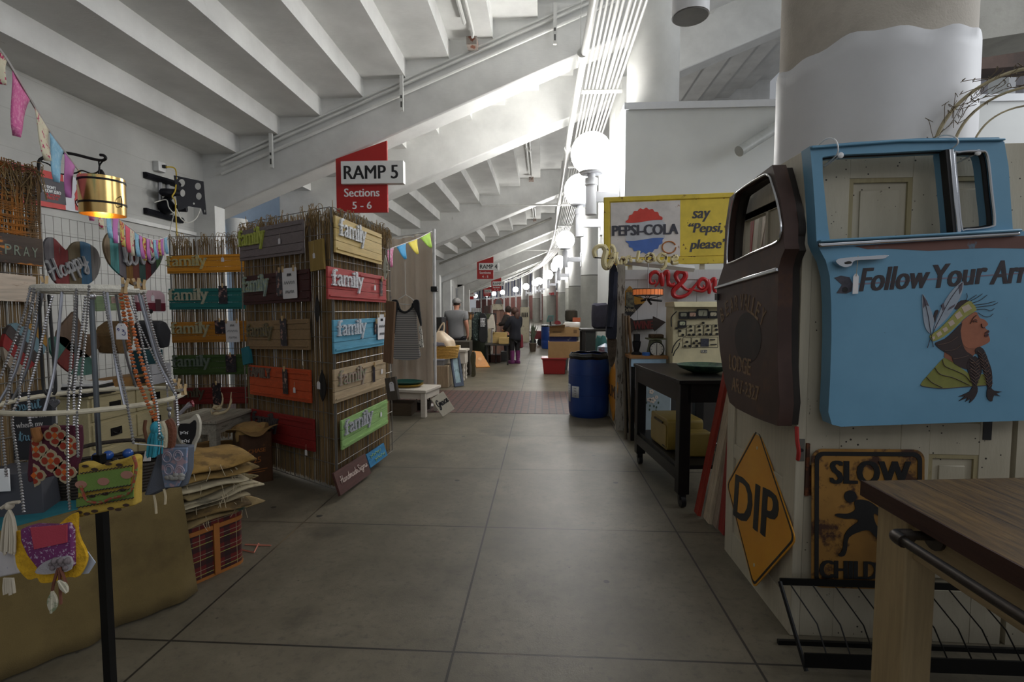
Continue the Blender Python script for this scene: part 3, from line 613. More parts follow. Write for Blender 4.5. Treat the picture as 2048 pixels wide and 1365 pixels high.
hook_thing(PF, 'L4', (1055, 1105), (1060, 1310), .1, mat('black leather', (26, 24, 24), .5), 'leather_pouch', 'black looped pouch with a big white tag beside the orange board', 'pouch', tagk=(1038, 1205))
o, fr, w_, h = hung(PF, 'L4', (545, 965), (592, 950), (545, 1078), mat('teal felt', (30, 110, 124), .8), 'cloth_pouch', 'small teal cloth pouch hung between the back panel and dim reed panel', 'pouch', th=.03)
# carved arrows or antlers tied on the far upright of the aisle panel
for (a, b, w_, mt, nm, lb) in (((1468, 360), (1466, 520), .05, mat('bone white', (206, 204, 186), .6, c2=(120, 110, 90), s2=20, th=.56), 'carved_fish', 'white carved wooden fish hanging at the far edge of the aisle panel, above the shirt'),
                               ((1492, 840), (1497, 975), .035, mat('bone white', (206, 204, 186), .6), 'carved_fish', 'slim white carved fish at the far panel edge, level with the shirt hem')):
    p2 = Plane(PA.P + PA.N * .01 + VC((.02, .1, 0)), PF.N); q0, q1 = p2.hit(px('L4', a)), p2.hit(px('L4', b)); o = thing(nm, lb, 'ornament', q1)
    part(o, 'body', feather(M(), q1, q0, w_, p2.N), mt); part(o, 'hook', M().tube([q0, q0 + VC((0, 0, .04)), VC((B0[0], B0[1], q0.z + .04))], .003, 5), WIRE)
o, fr, w_, h = hung(Plane(PA.P + VC((.03, .12, 0)), PF.N), 'L7', (150, 895), (245, 880), (160, 1100), wood('dark weathered board', (84, 76, 66), 'z'), 'small_board', 'dark weathered board with a white tag at the far foot of the aisle panel', 'sign'); tag(o, fr, w_ * .6, h * .6, .05, .08, t=.021)
o, fr, w_, h = hung(Plane(PA.P + VC((.03, .12, 0)), PF.N), 'L7', (165, 190), (240, 200), (150, 750), wood('brown driftwood', (122, 92, 66), 'z'), 'driftwood_board', 'tall brown driftwood board hanging at the far edge of the aisle panel', 'sign')
# boards leaning at the foot of the panel
def lean_board(k, TL, TR, BL, z, pl, mt, name, label, th=.02):
    fr, w_, h = qframe(pl, px(k, TL), px(k, TR), px(k, BL)); o = thing(name, label, 'sign', fr[0] + fr[1] * w_ / 2)
    part(o, 'board', M().fbox(fr, 0, w_, 0, h, -th, 0), mt, bevel=.002); return o, fr, w_, h
FONT = dict(
 a=([[(.42, .42), (.25, .5), (.08, .35), (.06, .12), (.2, 0), (.36, .12), (.44, .48), (.42, .15), (.5, .02), (.62, .15)]], .58), c=([[(.42, .4), (.28, .5), (.1, .32), (.1, .1), (.25, 0), (.48, .15)]], .48), d=([[(.42, .4), (.25, .5), (.07, .33), (.07, .1), (.22, 0), (.38, .15), (.5, 1), (.44, .15), (.52, .02), (.64, .15)]], .6),
 e=([[(.05, .18), (.3, .25), (.36, .42), (.24, .5), (.08, .3), (.1, .08), (.25, 0), (.48, .16)]], .46), g=([[(.42, .4), (.25, .5), (.07, .33), (.08, .1), (.24, .02), (.4, .2), (.46, .48), (.4, -.2), (.22, -.42), (.06, -.25), (.3, -.05), (.6, .15)]], .58), h=([[(.05, .1), (.28, .75), (.24, 1), (.12, .85), (.08, 0), (.14, .3), (.3, .48), (.38, .3), (.38, .05), (.5, .02), (.6, .15)]], .56),
 i=([[(.05, .1), (.18, .48), (.16, .1), (.24, 0), (.36, .15)], [(.2, .68), (.22, .72)]], .32), k=([[(.05, .1), (.28, .8), (.2, 1), (.1, .8), (.08, 0)], [(.4, .48), (.1, .22), (.42, 0), (.55, .12)]], .5), l=([[(.02, .1), (.25, .6), (.3, .9), (.2, 1), (.1, .75), (.1, .2), (.2, 0), (.38, .15)]], .32), m=([[(.02, .35), (.12, .5), (.14, .02), (.2, .35), (.32, .5), (.38, .3), (.38, .02), (.44, .35), (.56, .5), (.62, .3), (.62, .05), (.72, .02), (.82, .15)]], .78),
 n=([[(.02, .35), (.12, .5), (.14, .02), (.2, .35), (.34, .5), (.42, .3), (.42, .06), (.52, .02), (.62, .15)]], .58), o=([[(.26, .5), (.1, .38), (.06, .15), (.2, 0), (.38, .12), (.4, .36), (.26, .5), (.36, .42), (.58, .45)]], .5), p=([[(.02, .3), (.14, .5), (.12, -.45), (.14, .3), (.28, .5), (.42, .36), (.38, .1), (.22, .02), (.16, .1), (.4, .02), (.56, .15)]], .52), r=([[(.03, .1), (.12, .5), (.16, .55), (.3, .46), (.26, .15), (.34, 0), (.46, .15)]], .42),
 s=([[(.02, .1), (.22, .5), (.34, .2), (.2, 0), (.06, .08), (.2, .06), (.46, .15)]], .42), t=([[(.02, .1), (.24, .95), (.16, .2), (.24, 0), (.38, .15)], [(.08, .66), (.38, .7)]], .34), v=([[(.02, .4), (.12, .5), (.16, .1), (.24, 0), (.38, .3), (.4, .5), (.42, .4), (.58, .44)]], .5), u=([[(.03, .4), (.1, .5), (.1, .12), (.22, 0), (.36, .15), (.42, .5), (.42, .12), (.5, .02), (.62, .15)]], .58), y=([[(.03, .4), (.1, .5), (.12, .15), (.24, .03), (.38, .2), (.44, .5), (.4, -.15), (.24, -.42), (.08, -.28), (.3, -.05), (.6, .15)]], .56),
 H=([[(.1, .9), (.22, 1), (.2, .5), (.1, 0)], [(.62, 1), (.56, .5), (.52, .1), (.6, 0), (.72, .12)], [(-.05, .45), (.3, .52), (.62, .55)]], .72), G=([[(.6, .75), (.5, .98), (.25, .9), (.1, .55), (.15, .15), (.35, .05), (.55, .35), (.62, .55), (.55, -.1), (.35, -.4), (.15, -.3), (.4, 0), (.75, .15)]], .7), S=([[(.6, .8), (.48, 1), (.28, .9), (.3, .65), (.5, .4), (.48, .12), (.25, 0), (.05, .15), (.15, .3)]], .6), C=([[(.6, .75), (.5, .98), (.25, .9), (.1, .55), (.15, .15), (.35, 0), (.6, .15)]], .6))
def script(m, fr, st, x0, y0, w_, h, r, t=.004, rot=0, nk=4):
    """handwriting: strokes of a small script alphabet as round strokes on a board"""
    adv = sum(FONT[c][1] if c in FONT else .3 for c in st); sx = w_ / adv; O, U, V, N = fr; x = 0; c_, s_ = cos(rot), sin(rot)
    for ch in st:
        if ch in FONT:
            for stt in FONT[ch][0]:
                P = [(sx * (x + a), h * b) for a, b in stt]
                m.tube(cmr([O + U * (x0 + a * c_ - b * s_) + V * (y0 + a * s_ + b * c_) + N * t for a, b in P], nk), r, 5)
            x += FONT[ch][1]
        else: x += .3
    return m
def scrawl(m, fr, x0, y0, w_, h, r, n=7):       # loops of handwriting too small to read
    O, U, V, N = fr; k = n * 10
    return m.tube([O + U * (x0 + w_ * (i / k) + h * .3 * sin(2 * pi * i / 10)) + V * (y0 + h * .5 * (1 + cos(2 * pi * i / 10) * (.6 + .4 * sin(i * .37)))) + N * .004 for i in range(k + 1)], r, 4)
pl = Plane((-1.55, 4.13, 0), VC((1, -.075, .32)))
o, fr, w_, h = lean_board('C4', (168, 1035), (560, 790), (252, 1320), 0, pl, wood('dark brown board', (84, 50, 44), 'y', c2=(150, 120, 90), th=.68), 'lettered_board', 'dark brown board reading Handmade Signs leaning at the foot of the aisle panel')
m = M(); script(m, fr, 'Handmade', w_ * .1, h * .42, w_ * .52, h * .3, .0035); script(m, fr, 'Signs', w_ * .62, h * .42, w_ * .32, h * .3, .0035); part(o, 'lettering', m, mat('pale chalk paint', (206, 186, 176), .7))
o, fr, w_, h = lean_board('C4', (575, 805), (790, 660), (625, 975), 0, Plane((-1.53, 4.7, 0), VC((1, -.075, .32))), wood('bright blue board', (38, 120, 166), 'y'), 'lettered_board', 'small bright blue board with yellow script leaning beside the brown Handmade Signs board')
m = M(); scrawl(m, fr, w_ * .12, h * .55, w_ * .6, h * .26, .003); scrawl(m, fr, w_ * .3, h * .15, w_ * .6, h * .26, .003, 6); part(o, 'lettering', m, mat('yellow green paint', (150, 180, 120), .7))

# ---------------------------------------------------------------- plank hearts and boards on the left grid
def clipx(poly, x0, x1):
    def half(P, f, inside, X):
        o = []
        for i in range(len(P)):
            a, b = P[i - 1], P[i]
            if inside(a) != inside(b): t = (X - a[0]) / (b[0] - a[0]); o.append((X, a[1] + (b[1] - a[1]) * t))
            if inside(b): o.append(b)
        return o
    P = half(poly, 0, lambda p: p[0] >= x0, x0); return half(P, 0, lambda p: p[0] <= x1, x1) if P else P
HG = 'painted plank hearts on the wire grid'
def heart(pl, k, pts, edges, cols, label, d=.02, rot=0, name='plank_heart'):
    p2 = Plane(pl.P + pl.N * d, pl.N); P = [p2.d2(px(k, p)) for p in pts]; P = [(v.x, v.y) for v in cmr([(x, y, 0) for x, y in P], 4, True)]
    c_, s_ = cos(rot), sin(rot); R = [(x * c_ + y * s_, -x * s_ + y * c_) for x, y in P]
    fr = (p2.P, p2.U * c_ + p2.V * s_, p2.V * c_ - p2.U * s_, p2.N); xs = [q[0] for q in R]; x0, x1 = min(xs), max(xs)
    cen = sum((p2.hit(px(k, p)) for p in pts), Vector()) / len(pts); o = thing(name, label, 'sign', cen, HG)
    for i in range(len(cols)):
        a = x0 + (x1 - x0) * edges[i] + .001; b = x0 + (x1 - x0) * edges[i + 1] - .001; q = clipx(R, a, b)
        if len(q) > 2:
            e = part(o, 'heart_plank', M().prism(fr, q, t0=0, t1=.02), wood('heart plank %d %d %d' % cols[i], cols[i], 'z', c2=(110, 100, 92), th=.64)); e['label'] = 'one painted plank'
    return o, p2
GREYL = mat('galvanised grey letters', (166, 166, 168), .5, var=.15, vs=20)
o, p2 = heart(PL_, 'A1', [(410, 900), (430, 780), (500, 760), (600, 860), (640, 880), (700, 810), (800, 800), (920, 870), (960, 1000), (920, 1150), (800, 1240), (700, 1300), (580, 1240), (480, 1130)], (0, .16, .4, .62, .82, 1), [(104, 100, 104), (122, 30, 32), (98, 84, 56), (44, 92, 124), (112, 108, 104)], 'plank heart of grey, red, olive and blue boards with Happy in script, on the grid')
q = p2.d2(px('A1', (490, 1180))); q2 = p2.d2(px('A1', (830, 1020))); m = M(); L = math.hypot(q2[0] - q[0], q2[1] - q[1]); script(m, p2.fr(), 'Happy', q[0], q[1], L, .17, .011, .03, math.atan2(q2[1] - q[1], q2[0] - q[0])); part(o, 'lettering', m, GREYL)
o, p2 = heart(PL_, 'A2', [(30, 400), (60, 260), (130, 190), (260, 190), (380, 260), (450, 330), (560, 290), (720, 300), (860, 390), (930, 520), (880, 680), (760, 840), (640, 950), (500, 1000), (340, 880), (180, 740), (80, 590)], (0, .09, .22, .33, .44, .55, .66, .76, .86, .95, 1), [(126, 108, 82), (74, 146, 146), (116, 110, 116), (144, 104, 48), (112, 56, 44), (52, 82, 76), (104, 32, 36), (52, 50, 56), (62, 92, 58), (110, 106, 110)], 'large plank heart of many coloured boards with love in script, behind the bunting end')
q = p2.d2(px('A2', (330, 690))); q2 = p2.d2(px('A2', (800, 640))); m = M(); L = math.hypot(q2[0] - q[0], q2[1] - q[1]); script(m, p2.fr(), 'love', q[0], q[1], L * .98, .26, .017, .035, math.atan2(q2[1] - q[1], q2[0] - q[0])); part(o, 'lettering', m, GREYL)
tag(o, (p2.hit(px('A2', (205, 280))), p2.U, p2.V, p2.N), 0, 0, .06, .06, t=.03)
heart(PP, 'A3', [(0, 700), (60, 540), (150, 490), (240, 540), (330, 500), (450, 560), (500, 720), (440, 880), (320, 1000), (170, 1080), (60, 980), (10, 850)], (0, .2, .4, .58, .8, 1), [(150, 136, 120), (140, 40, 40), (70, 62, 60), (112, 140, 150), (160, 118, 50)], 'small plank heart of slanting cream, red and yellow boards, low at the left', rot=.7)
heart(PL_, 'A3', [(540, 670), (700, 650), (800, 720), (1000, 880), (1070, 1000), (1060, 1060), (860, 1090), (700, 1000), (560, 830)], (0, .3, .6, 1), [(70, 118, 108), (120, 44, 40), (86, 130, 120)], 'plank heart lying on its side in teal and red stripes behind the necklace stand', rot=-.7)
heart(PL_, 'A3', [(620, 660), (780, 400), (840, 380), (920, 560), (960, 620), (1180, 620), (1060, 820), (900, 880)], (0, .5, 1), [(106, 84, 66), (124, 100, 78)], 'bare brown wooden star shape behind the teal and red heart', name='wooden_star')
def pboard(k, TL, TR, BL, mt, name, label, cat='sign', d=.02, th=.02, pl=None):
    pl = pl or PL_; fr, w_, h = qframe(Plane(pl.P + pl.N * d, pl.N), px(k, TL), px(k, TR), px(k, BL)); o = thing(name, label, cat, fr[0] + fr[1] * w_ / 2)
    part(o, 'board', M().fbox(fr, 0, w_, 0, h, 0, th), mt, bevel=.002); return o, fr, w_, h
# PRAY and white boards on the near panel
o, fr, w_, h = pboard('A1', (-140, 690), (385, 775), (-140, 985), wood('rusty dark board', (62, 50, 42), 'y', c2=(190, 118, 40), th=.58), 'lettered_board', 'dark rusty board reading PRAY in spaced letters on the near left panel', pl=PP, d=.03)
m = M()
for i, ch in enumerate('PRAY'): m.text(fr, ch, w_ * (.32 + .17 * i), h * .47, .035, .055, .02, .0215)
part(o, 'lettering', m, mat('faded green grey letters', (120, 132, 118), .7))
pboard('A1', (-200, 1085), (320, 1140), (-200, 1365), wood('whitewashed board', (206, 190, 172), 'y', c2=(150, 118, 92), th=.6, k=.25), 'blank_board', 'bleached pinkish white board below the PRAY board', pl=PP, d=.03)
o, fr, w_, h = pboard('A4', (45, 185), (370, 180), (50, 360), wood('pale green board', (150, 172, 132), 'y'), 'photo_board', 'pale green plank board with a small photo, behind the necklace stand')
e = part(o, 'photograph', M().fbox(fr, w_ * .5, w_ * .8, h * .5, h * .95, .02, .023), mat('baby photo', (176, 150, 140), .4, var=.4, vs=30)); e['label'] = 'small pinkish photograph'
# camper cut-out
fr, w_, h = qframe(Plane(PL_.P + PL_.N * .03, PL_.N), px('A4', (500, 110)), px('A4', (825, 130)), px('A4', (500, 375))); o = thing('camper_cutout', 'pink and maroon wooden camper trailer shape hanging on the wire grid', 'ornament', fr[0] + fr[1] * w_ / 2)
part(o, 'upper_body', M().prism(fr, [(0, h * .45), (0, h * .7), (w_ * .12, h * .95), (w_ * .3, h), (w_ * .8, h), (w_ * .97, h * .85), (w_, h * .45)], t0=0, t1=.03), mat('pale pink paint', (206, 172, 180), .5)); part(o, 'lower_body', M().prism(fr, [(0, h * .12), (w_ * .06, h * .05), (w_ * .94, h * .05), (w_, h * .12), (w_, h * .45), (0, h * .45)], t0=0, t1=.03), mat('maroon paint', (110, 28, 46), .5))
part(o, 'door', M().prism(fr, rrect(w_ * .62, h * .08, w_ * .82, h * .62, .01), t0=.03, t1=.034), mat('brown door', (92, 62, 66), .5)); part(o, 'wheel', M().prism(fr, circ(w_ * .42, h * .06, h * .1), t0=.03, t1=.045), BLK); part(o, 'trim', M().fbox(fr, 0, w_, h * .02, h * .07, .03, .036), WHT); tag(o, fr, w_ * .52, h * .65, .045, .06, t=.035)
# round brown wreath form and stacked boxes on the chest
single('cowhide_round', M().prism(Plane((-4.05, 4.9, 0), (1, 0, 0)).fr(), [Plane((-4.05, 4.9, 0), (1, 0, 0)).d2(px('A4', p)) for p in [(215, 640), (250, 540), (340, 470), (420, 480), (440, 600), (430, 740), (350, 840), (270, 830)]], t0=-.145, t1=.05), mat('brown fur', (112, 88, 56), .95, var=.3, vs=12, bump=.5, bs=80), 'round brown furry piece behind the white tag on the orange beads', 'ornament')
single('hat', M().prism(Plane((-4.0, 5.2, 0), (1, 0, 0)).fr(), [Plane((-4.0, 5.2, 0), (1, 0, 0)).d2(px('A4', p)) for p in [(690, 500), (740, 460), (800, 490), (850, 590), (830, 760), (750, 780), (700, 640)]], t0=-.19, t1=.08), mat('charcoal felt', (60, 60, 64), .9), 'charcoal felt round piece hanging near the back corner of the booth', 'ornament', bevel=.02)
# chest of drawers along the grid
CREAM = wood('distressed cream paint', (196, 184, 144), 'y', c2=(84, 70, 52), th=.66, k=.12); PULL = mat('black iron pull', (30, 28, 28), .5, .5)
cx, y0, y1, zt = -3.88, 4.13, 5.15, .74
o = thing('chest_of_drawers', 'distressed cream chest of drawers with black pulls at the back of the left booth', 'chest', (-4.0, (y0 + y1) / 2, 0))
part(o, 'body', M().bx(-4.16, cx, y0, y1, .0, zt).bx(-4.17, cx + .03, y0 - .02, y1 + .02, zt, zt + .025), CREAM, bevel=.004)
for i in range(3):
    z0 = .05 + .24 * i
    for j in range(2):
        ya = y0 + .03 + (y1 - y0 - .05) * j / 2; yb = ya + (y1 - y0 - .08) / 2; d_ = part(o, 'drawer', M().bx(cx, cx + .014, ya, yb, z0, z0 + .21), CREAM, bevel=.003)
        yc = (ya + yb) / 2; part(d_, 'pull', M().bx(cx + .014, cx + .02, yc - .06, yc + .06, z0 + .075, z0 + .145).tube(cmr([(cx + .02, yc - .04, z0 + .11), (cx + .04, yc, z0 + .085), (cx + .02, yc + .04, z0 + .11)], 4), .006, 6), PULL)
zt += .025
def boxthing(name, label, cat, c, d, mt, rot=0, grp=None, bevel=.004):
    m = M().box((0, 0, d[2] / 2), d); m.tf(Matrix.Translation(Vector(c)) @ Matrix.Rotation(rot, 4, 'Z')); return single(name, m, mt, label, cat, grp, bevel=bevel)
boxthing('card_box', 'dark teal box standing on the cream chest behind the orange beads', 'box', (-3.97, 4.93, zt), (.16, .22, .33), mat('dark teal card', (26, 74, 82), .6))
for i, (yy, zz) in enumerate(((5.1, zt), (5.1, zt + .1))): boxthing('label_box', 'white label box on the cream chest, %s of the two' % ('lower', 'upper')[i], 'box', (-3.84, 4.9, zz), (.08, .26, .095), mat('white card box', (196, 196, 202), .6))
o = thing('mini_drawers', 'small wooden cabinet with two dark openings on the cream chest', 'cabinet', (-3.93, 4.6, zt)); part(o, 'body', M().bx(-4.03, -3.86, 4.3, 4.76, zt, zt + .11), wood('golden wood', (150, 110, 58), 'y')); part(o, 'opening', M().bx(-3.865, -3.857, 4.6, 4.67, zt + .025, zt + .09), BLK); part(o, 'opening', M().bx(-3.865, -3.857, 4.68, 4.75, zt + .025, zt + .09), BLK)
for i in range(4): boxthing('folded_print', 'black and white striped print, %s of the stack on the cream chest' % ('lowest', 'second', 'third', 'topmost')[i], 'print', (-3.95, 4.22, zt + .028 * i), (.24, .3 - .01 * i, .025), (WHT if i % 2 else BLK), rot=.1 * i - .1, grp='stack of striped prints')
# ---------------------------------------------------------------- burlap table, sacks, basket, bench, tin
BURLAP = mat('burlap', (112, 95, 56), .9, var=.14, vs=4, bump=.5, bs=420, c2=(96, 80, 46), s2=5, th=.5, soft=.2)
cr = VC((-1.89, 2.51, 0)); dn = VC((-.27, -.544, 0)).normalized(); dl = VC((dn.y, -dn.x, 0))
if dl.x > 0: dl = -dl
ZT = .60; o = thing('burlap_table', 'low table draped in brown burlap beside the necklace stand', 'table', cr + dn * .9 + dl * .4)
def cover(s, z, out):                                             # s runs round the skirt: aisle edge then back edge
    b = cr + (dn * s if s >= 0 else dl * -s); n = -dl if s >= .02 else (-dn if s <= -.02 else (-dl - dn).normalized()); return b + n * out + VC((0, 0, z))
def skirt(u, v):
    s = -.7 + 2.8 * u; fold = .022 * sin(17 * s) + .012 * sin(31 * s + 1); g = (1 - v); return cover(s, .012 + (ZT - .012) * v, .015 + g * (.02 + fold + .03))
part(o, 'skirt', M().sheet(skirt, 120, 8), BURLAP, solid=.004)
top = [cr, cr + dn * 2.1, cr + dn * 2.1 + dl * .75, cr + dl * .75]
part(o, 'top_cover', M().hexa([p + VC((0, 0, ZT - .03)) for p in top], [p + VC((0, 0, ZT)) for p in top]), BURLAP, bevel=.006)
m = M()
for s in (.1, 2.0):
    for q in (.08, .65): p = cr + dn * s + dl * q; m.bx(p.x - .02, p.x + .02, p.y - .02, p.y + .02, 0, ZT - .03)
    if s == .1: pass
lg = M(); 
for s in (.1, 2.0):
    for q in (.08, .65):
        p = cr + dn * s + dl * q; part(o, 'leg', M().bx(p.x - .02, p.x + .02, p.y - .02, p.y + .02, 0, ZT - .03), BLK)
def onT(s, q, z=ZT): return cr + dn * s + dl * q + VC((0, 0, z))
rp = [onT(-.0, .02), onT(1.9, .02), onT(1.9, .5), onT(.0, .5)]
single('table_runner', M().hexa([p for p in rp], [p + VC((0, 0, .004)) for p in rp]), mat('teal runner cloth', (28, 104, 116), .8, bump=.2, bs=60), 'teal cloth runner lying on the burlap covered table', 'cloth')
# soft slabs: sacks, cushions
def slab(c, sx, sy, sz, rot=0, wob=.06, n=36, e=3.2, seed=0, tilt=(0, 0)):
    rn = random.Random(seed); ph = [rn.uniform(0, 6.28) for _ in range(8)]; m = M(); prof = [(0, -.5), (.7, -.5), (.95, -.42), (1, -.1), (.99, .1), (.94, .42), (.7, .5), (0, .5)]
    vs = []
    for r, z in prof:
        for k in range(n):
            a = 2 * pi * k / n; ca, sa = cos(a), sin(a); q = (abs(ca) ** e + abs(sa) ** e) ** (-1 / e)
            w1 = 1 + wob * (sin(2 * a + ph[0]) + .6 * sin(5 * a + ph[1])) ; dz = wob * .9 * sz * (sin(3 * a + ph[2]) + .7 * sin(7 * a + ph[3])) * r
            vs.append((sx * .5 * q * r * ca * w1, sy * .5 * q * r * sa * w1, sz * (z + .5) + dz + sx * tilt[0] * ca * r * .5 + sy * tilt[1] * sa * r * .5))
    fs = []
    for i in range(len(prof) - 1): fs += [(i * n + k, i * n + (k + 1) % n, (i + 1) * n + (k + 1) % n, (i + 1) * n + k) for k in range(n)]
    m.add(vs, fs); m.tf(Matrix.Translation(Vector(c)) @ Matrix.Rotation(rot, 4, 'Z')); return m
BK = VC((-1.99, 2.80, 0)); br = rad(-26)
t = Nt('red tartan'); mp = t.new('Mapping'); mp.inputs['Rotation'].default_value = (0, 0, -br); t.L(t.geo.outputs['Position'], mp.inputs[0]); sx = t.new('SeparateXYZ'); t.L(mp.outputs[0], sx.inputs[0])
def stripe(v, per, w0, ofs=0): return t.math('LESS_THAN', t.math('FRACT', t.math('ADD', t.math('DIVIDE', v, per), ofs)), w0)
hv = t.math('ADD', sx.outputs[0], sx.outputs[1]); zz = sx.outputs[2]; col = lin((98, 24, 24))
col = t.mix(t.math('MULTIPLY', stripe(hv, .105, .34), .75), col, lin((38, 22, 26))); col = t.mix(t.math('MULTIPLY', stripe(zz, .085, .34), .75), col, lin((34, 24, 26)))
col = t.mix(stripe(hv, .105, .025, .3), col, lin((150, 140, 110))); col = t.mix(stripe(zz, .085, .035, .3), col, lin((140, 136, 110))); col = t.mix(stripe(zz, .085, .035, .6), col, lin((150, 170, 90)))
t.out(col, .5); TARTAN = t.m
o = thing('picnic_basket', 'red tartan picnic basket with tan trim standing under the burlap sacks', 'basket', BK)
RB = Matrix.Translation(BK) @ Matrix.Rotation(br, 4, 'Z'); loc_ = lambda m: m.tf(RB)
base = lambda z0, z1, g=0: M().prism((VC((0, 0, z0)), VC((1, 0, 0)), VC((0, 1, 0)), VC((0, 0, 1))), rrect(-.17 - g, -.18 - g, .17 + g, .18 + g, .06 + g, 6), t0=0, t1=z1 - z0)
part(o, 'body', loc_(base(.015, .275)), TARTAN, bevel=.008); TAN = mat('tan leather', (158, 98, 44), .5)
part(o, 'lid', loc_(base(.29, .33)), TARTAN, bevel=.01); part(o, 'rim', loc_(base(.268, .292, .006)), TAN); part(o, 'foot_band', loc_(base(0, .016, .004)), TAN)
part(o, 'strap', loc_(M().bx(.17, .182, -.016, .016, .01, .3)), TAN)
part(o, 'strap', loc_(M().bx(-.016, .016, .18, .192, .01, .3)), TAN)
SACKC = [(136, 116, 78), (120, 96, 56), (166, 152, 122), (172, 160, 132), (126, 110, 74), (178, 166, 138), (144, 116, 66), (150, 118, 62)]
names = ['lowest of the pile', 'second from below', 'third from below, pale', 'fourth from below, cream', 'fifth from below, olive tan', 'sixth from below, cream', 'second from the top', 'topmost, golden brown']
z = .335
def sack(c, w_, d, h, rot, seed, lay=2, bulge=0):
    rn = random.Random(seed); ph = [rn.uniform(0, 6.28) for _ in range(9)]; P = []; r = h / (2 * lay); x0 = w_ / 2
    for k in range(lay):
        s_ = 1 if k % 2 == 0 else -1; e = x0 * (1 if k < lay - 1 else rn.uniform(.7, .98)); zz = r + 2 * r * k
        for j in range(9): P.append((s_ * (-x0 + (x0 + e) * j / 8), zz))
        if k < lay - 1:
            for j in range(1, 6): a = -pi / 2 + pi * j / 6; P.append((s_ * (x0 + r * 1.3 * cos(a)), zz + r + r * sin(a)))
    n = len(P) - 1
    def f(u, v):
        x, zz = P[min(n, round(u * n))]; y = d * (v - .5); e = max(abs(v - .5) * 2, abs(x) / x0) ** 3
        k = zz / h; zz += (.010 * sin(9 * y + ph[0] + 3 * x) + .008 * sin(23 * y + ph[1])) * (.3 + k) - .02 * e * k + bulge * k * math.exp(-((x + .05) ** 2 + y * y) * 18)
        return VC((x * (1 + .05 * sin(8 * y + ph[2]) + .03 * sin(19 * y + ph[3])), y * (1 + .05 * sin(7 * x + ph[4] + 4 * k)), max(.004, zz)))
    m = M().sheet(f, n, 18); return m.tf(Matrix.Translation(Vector(c)) @ Matrix.Rotation(rot, 4, 'Z'))
for i, cc in enumerate(SACKC):
    hgt = (.04, .038, .04, .036, .036, .05, .045, .05)[i]; s = sack((BK.x + .02 * sin(i * 2.3), BK.y + .02 * cos(i * 1.7), z), .42 + .05 * sin(i * 3), .46 + .05 * cos(i * 2), hgt, br + .16 * sin(i * 5) + (-.5 if i % 2 else 0) * .3, i + 3, 3 if i in (3, 5) else 2, .05 if i == 7 else 0)
    mt = mat('sack burlap %d' % i, cc, .95, var=.2, vs=9, c2=((40, 70, 60) if i in (0, 4) else (150, 60, 50) if i == 5 else tuple(int(q * .72) for q in cc)), s2=7, th=.6 if i in (0, 4, 5) else .5, soft=.1, bump=.5, bs=300)
    sk = single('burlap_sack', s, mt, 'folded burlap sack on the tartan basket, ' + names[i], 'sack', 'folded burlap sacks on the basket', solid=.007)
    rn = random.Random(i); m = M(); LOC[sk.name] = sk.location.copy()
    for q in range(6):
        a = rn.uniform(-2.2, .6); p = VC((BK.x + .23 * cos(a), BK.y + .22 * sin(a), z + hgt * .6)); m.tube(cmr([p, p + VC((.015 * cos(a), .02 * sin(a), -.02)), p + VC((rn.uniform(-.02, .03), rn.uniform(-.03, .02), -rn.uniform(.04, .1)))], 3), .0016, 4)
    part(sk, 'loose_threads', m, CORD)
    z += hgt * .97
# grey weathered bench with antlers
BW = wood('weathered grey white paint', (150, 144, 130), 'y', c2=(98, 92, 82), th=.58); o = thing('bench', 'small weathered grey wooden bench with antlers on top', 'bench', (-3.01, 4.48, 0))
m = M()
for i in range(6): m.bx(-3.27 + .084 * i, -3.27 + .084 * i + .081, 4.17, 4.74, .525, .55)
part(o, 'top', m, BW, bevel=.003); part(o, 'apron', M().bx(-3.25, -2.79, 4.19, 4.215, .43, .525).bx(-3.25, -2.79, 4.695, 4.72, .43, .525).bx(-3.25, -3.225, 4.215, 4.695, .43, .525).bx(-2.815, -2.79, 4.215, 4.695, .43, .525), BW)
for x in (-3.215, -2.825):
    for y in (4.225, 4.685): part(o, 'leg', M().bx(x - .032, x + .032, y - .032, y + .032, 0, .525), BW, bevel=.004)
BONE = mat('antler bone', (190, 174, 140), .6, var=.2, vs=20, c2=(136, 110, 76), s2=14, th=.56); o = thing('antlers', 'pair of pale deer antlers lying on the weathered grey bench', 'antlers', (-3.0, 4.45, .55))
def P7(x, y): return atY(px('A7', (x, y)), 4.45)
def tine(p, r): return M().tube(cmr([P7(*q) for q in p], 5), [r * (1 - .8 * k / (5 * (len(p) - 1))) for k in range(5 * (len(p) - 1) + 1)], 7)
part(o, 'beam', tine([(640, 385), (720, 372), (780, 330), (800, 260), (812, 140)], .016), BONE); part(o, 'tine', tine([(790, 300), (815, 250), (805, 190)], .008), BONE); part(o, 'tine', tine([(610, 410), (590, 380), (578, 335)], .014), BONE); part(o, 'tine', tine([(615, 300), (690, 300), (715, 220), (700, 145)], .014), BONE)
part(o, 'skull_plate', M().ball(P7(650, 320), .035, 10, (1.3, .8, .7)).ball(P7(640, 385), .03, 10, (1.4, .8, .7)), BONE)
for i, (yy, zz) in enumerate(((4.3, .0), (4.32, .09), (4.31, .18))): single('burlap_sack', slab((-3.02, yy + .15, zz), .36, .4, .09, .1 * i, .04, seed=20 + i), mat('sack under bench', (146, 108, 52), .95, bump=.4, bs=300, c2=(60, 92, 84), s2=6, th=.62), 'folded golden sack stored under the grey bench, %s' % ('lowest', 'middle', 'uppermost')[i], 'sack', 'sacks under the grey bench')
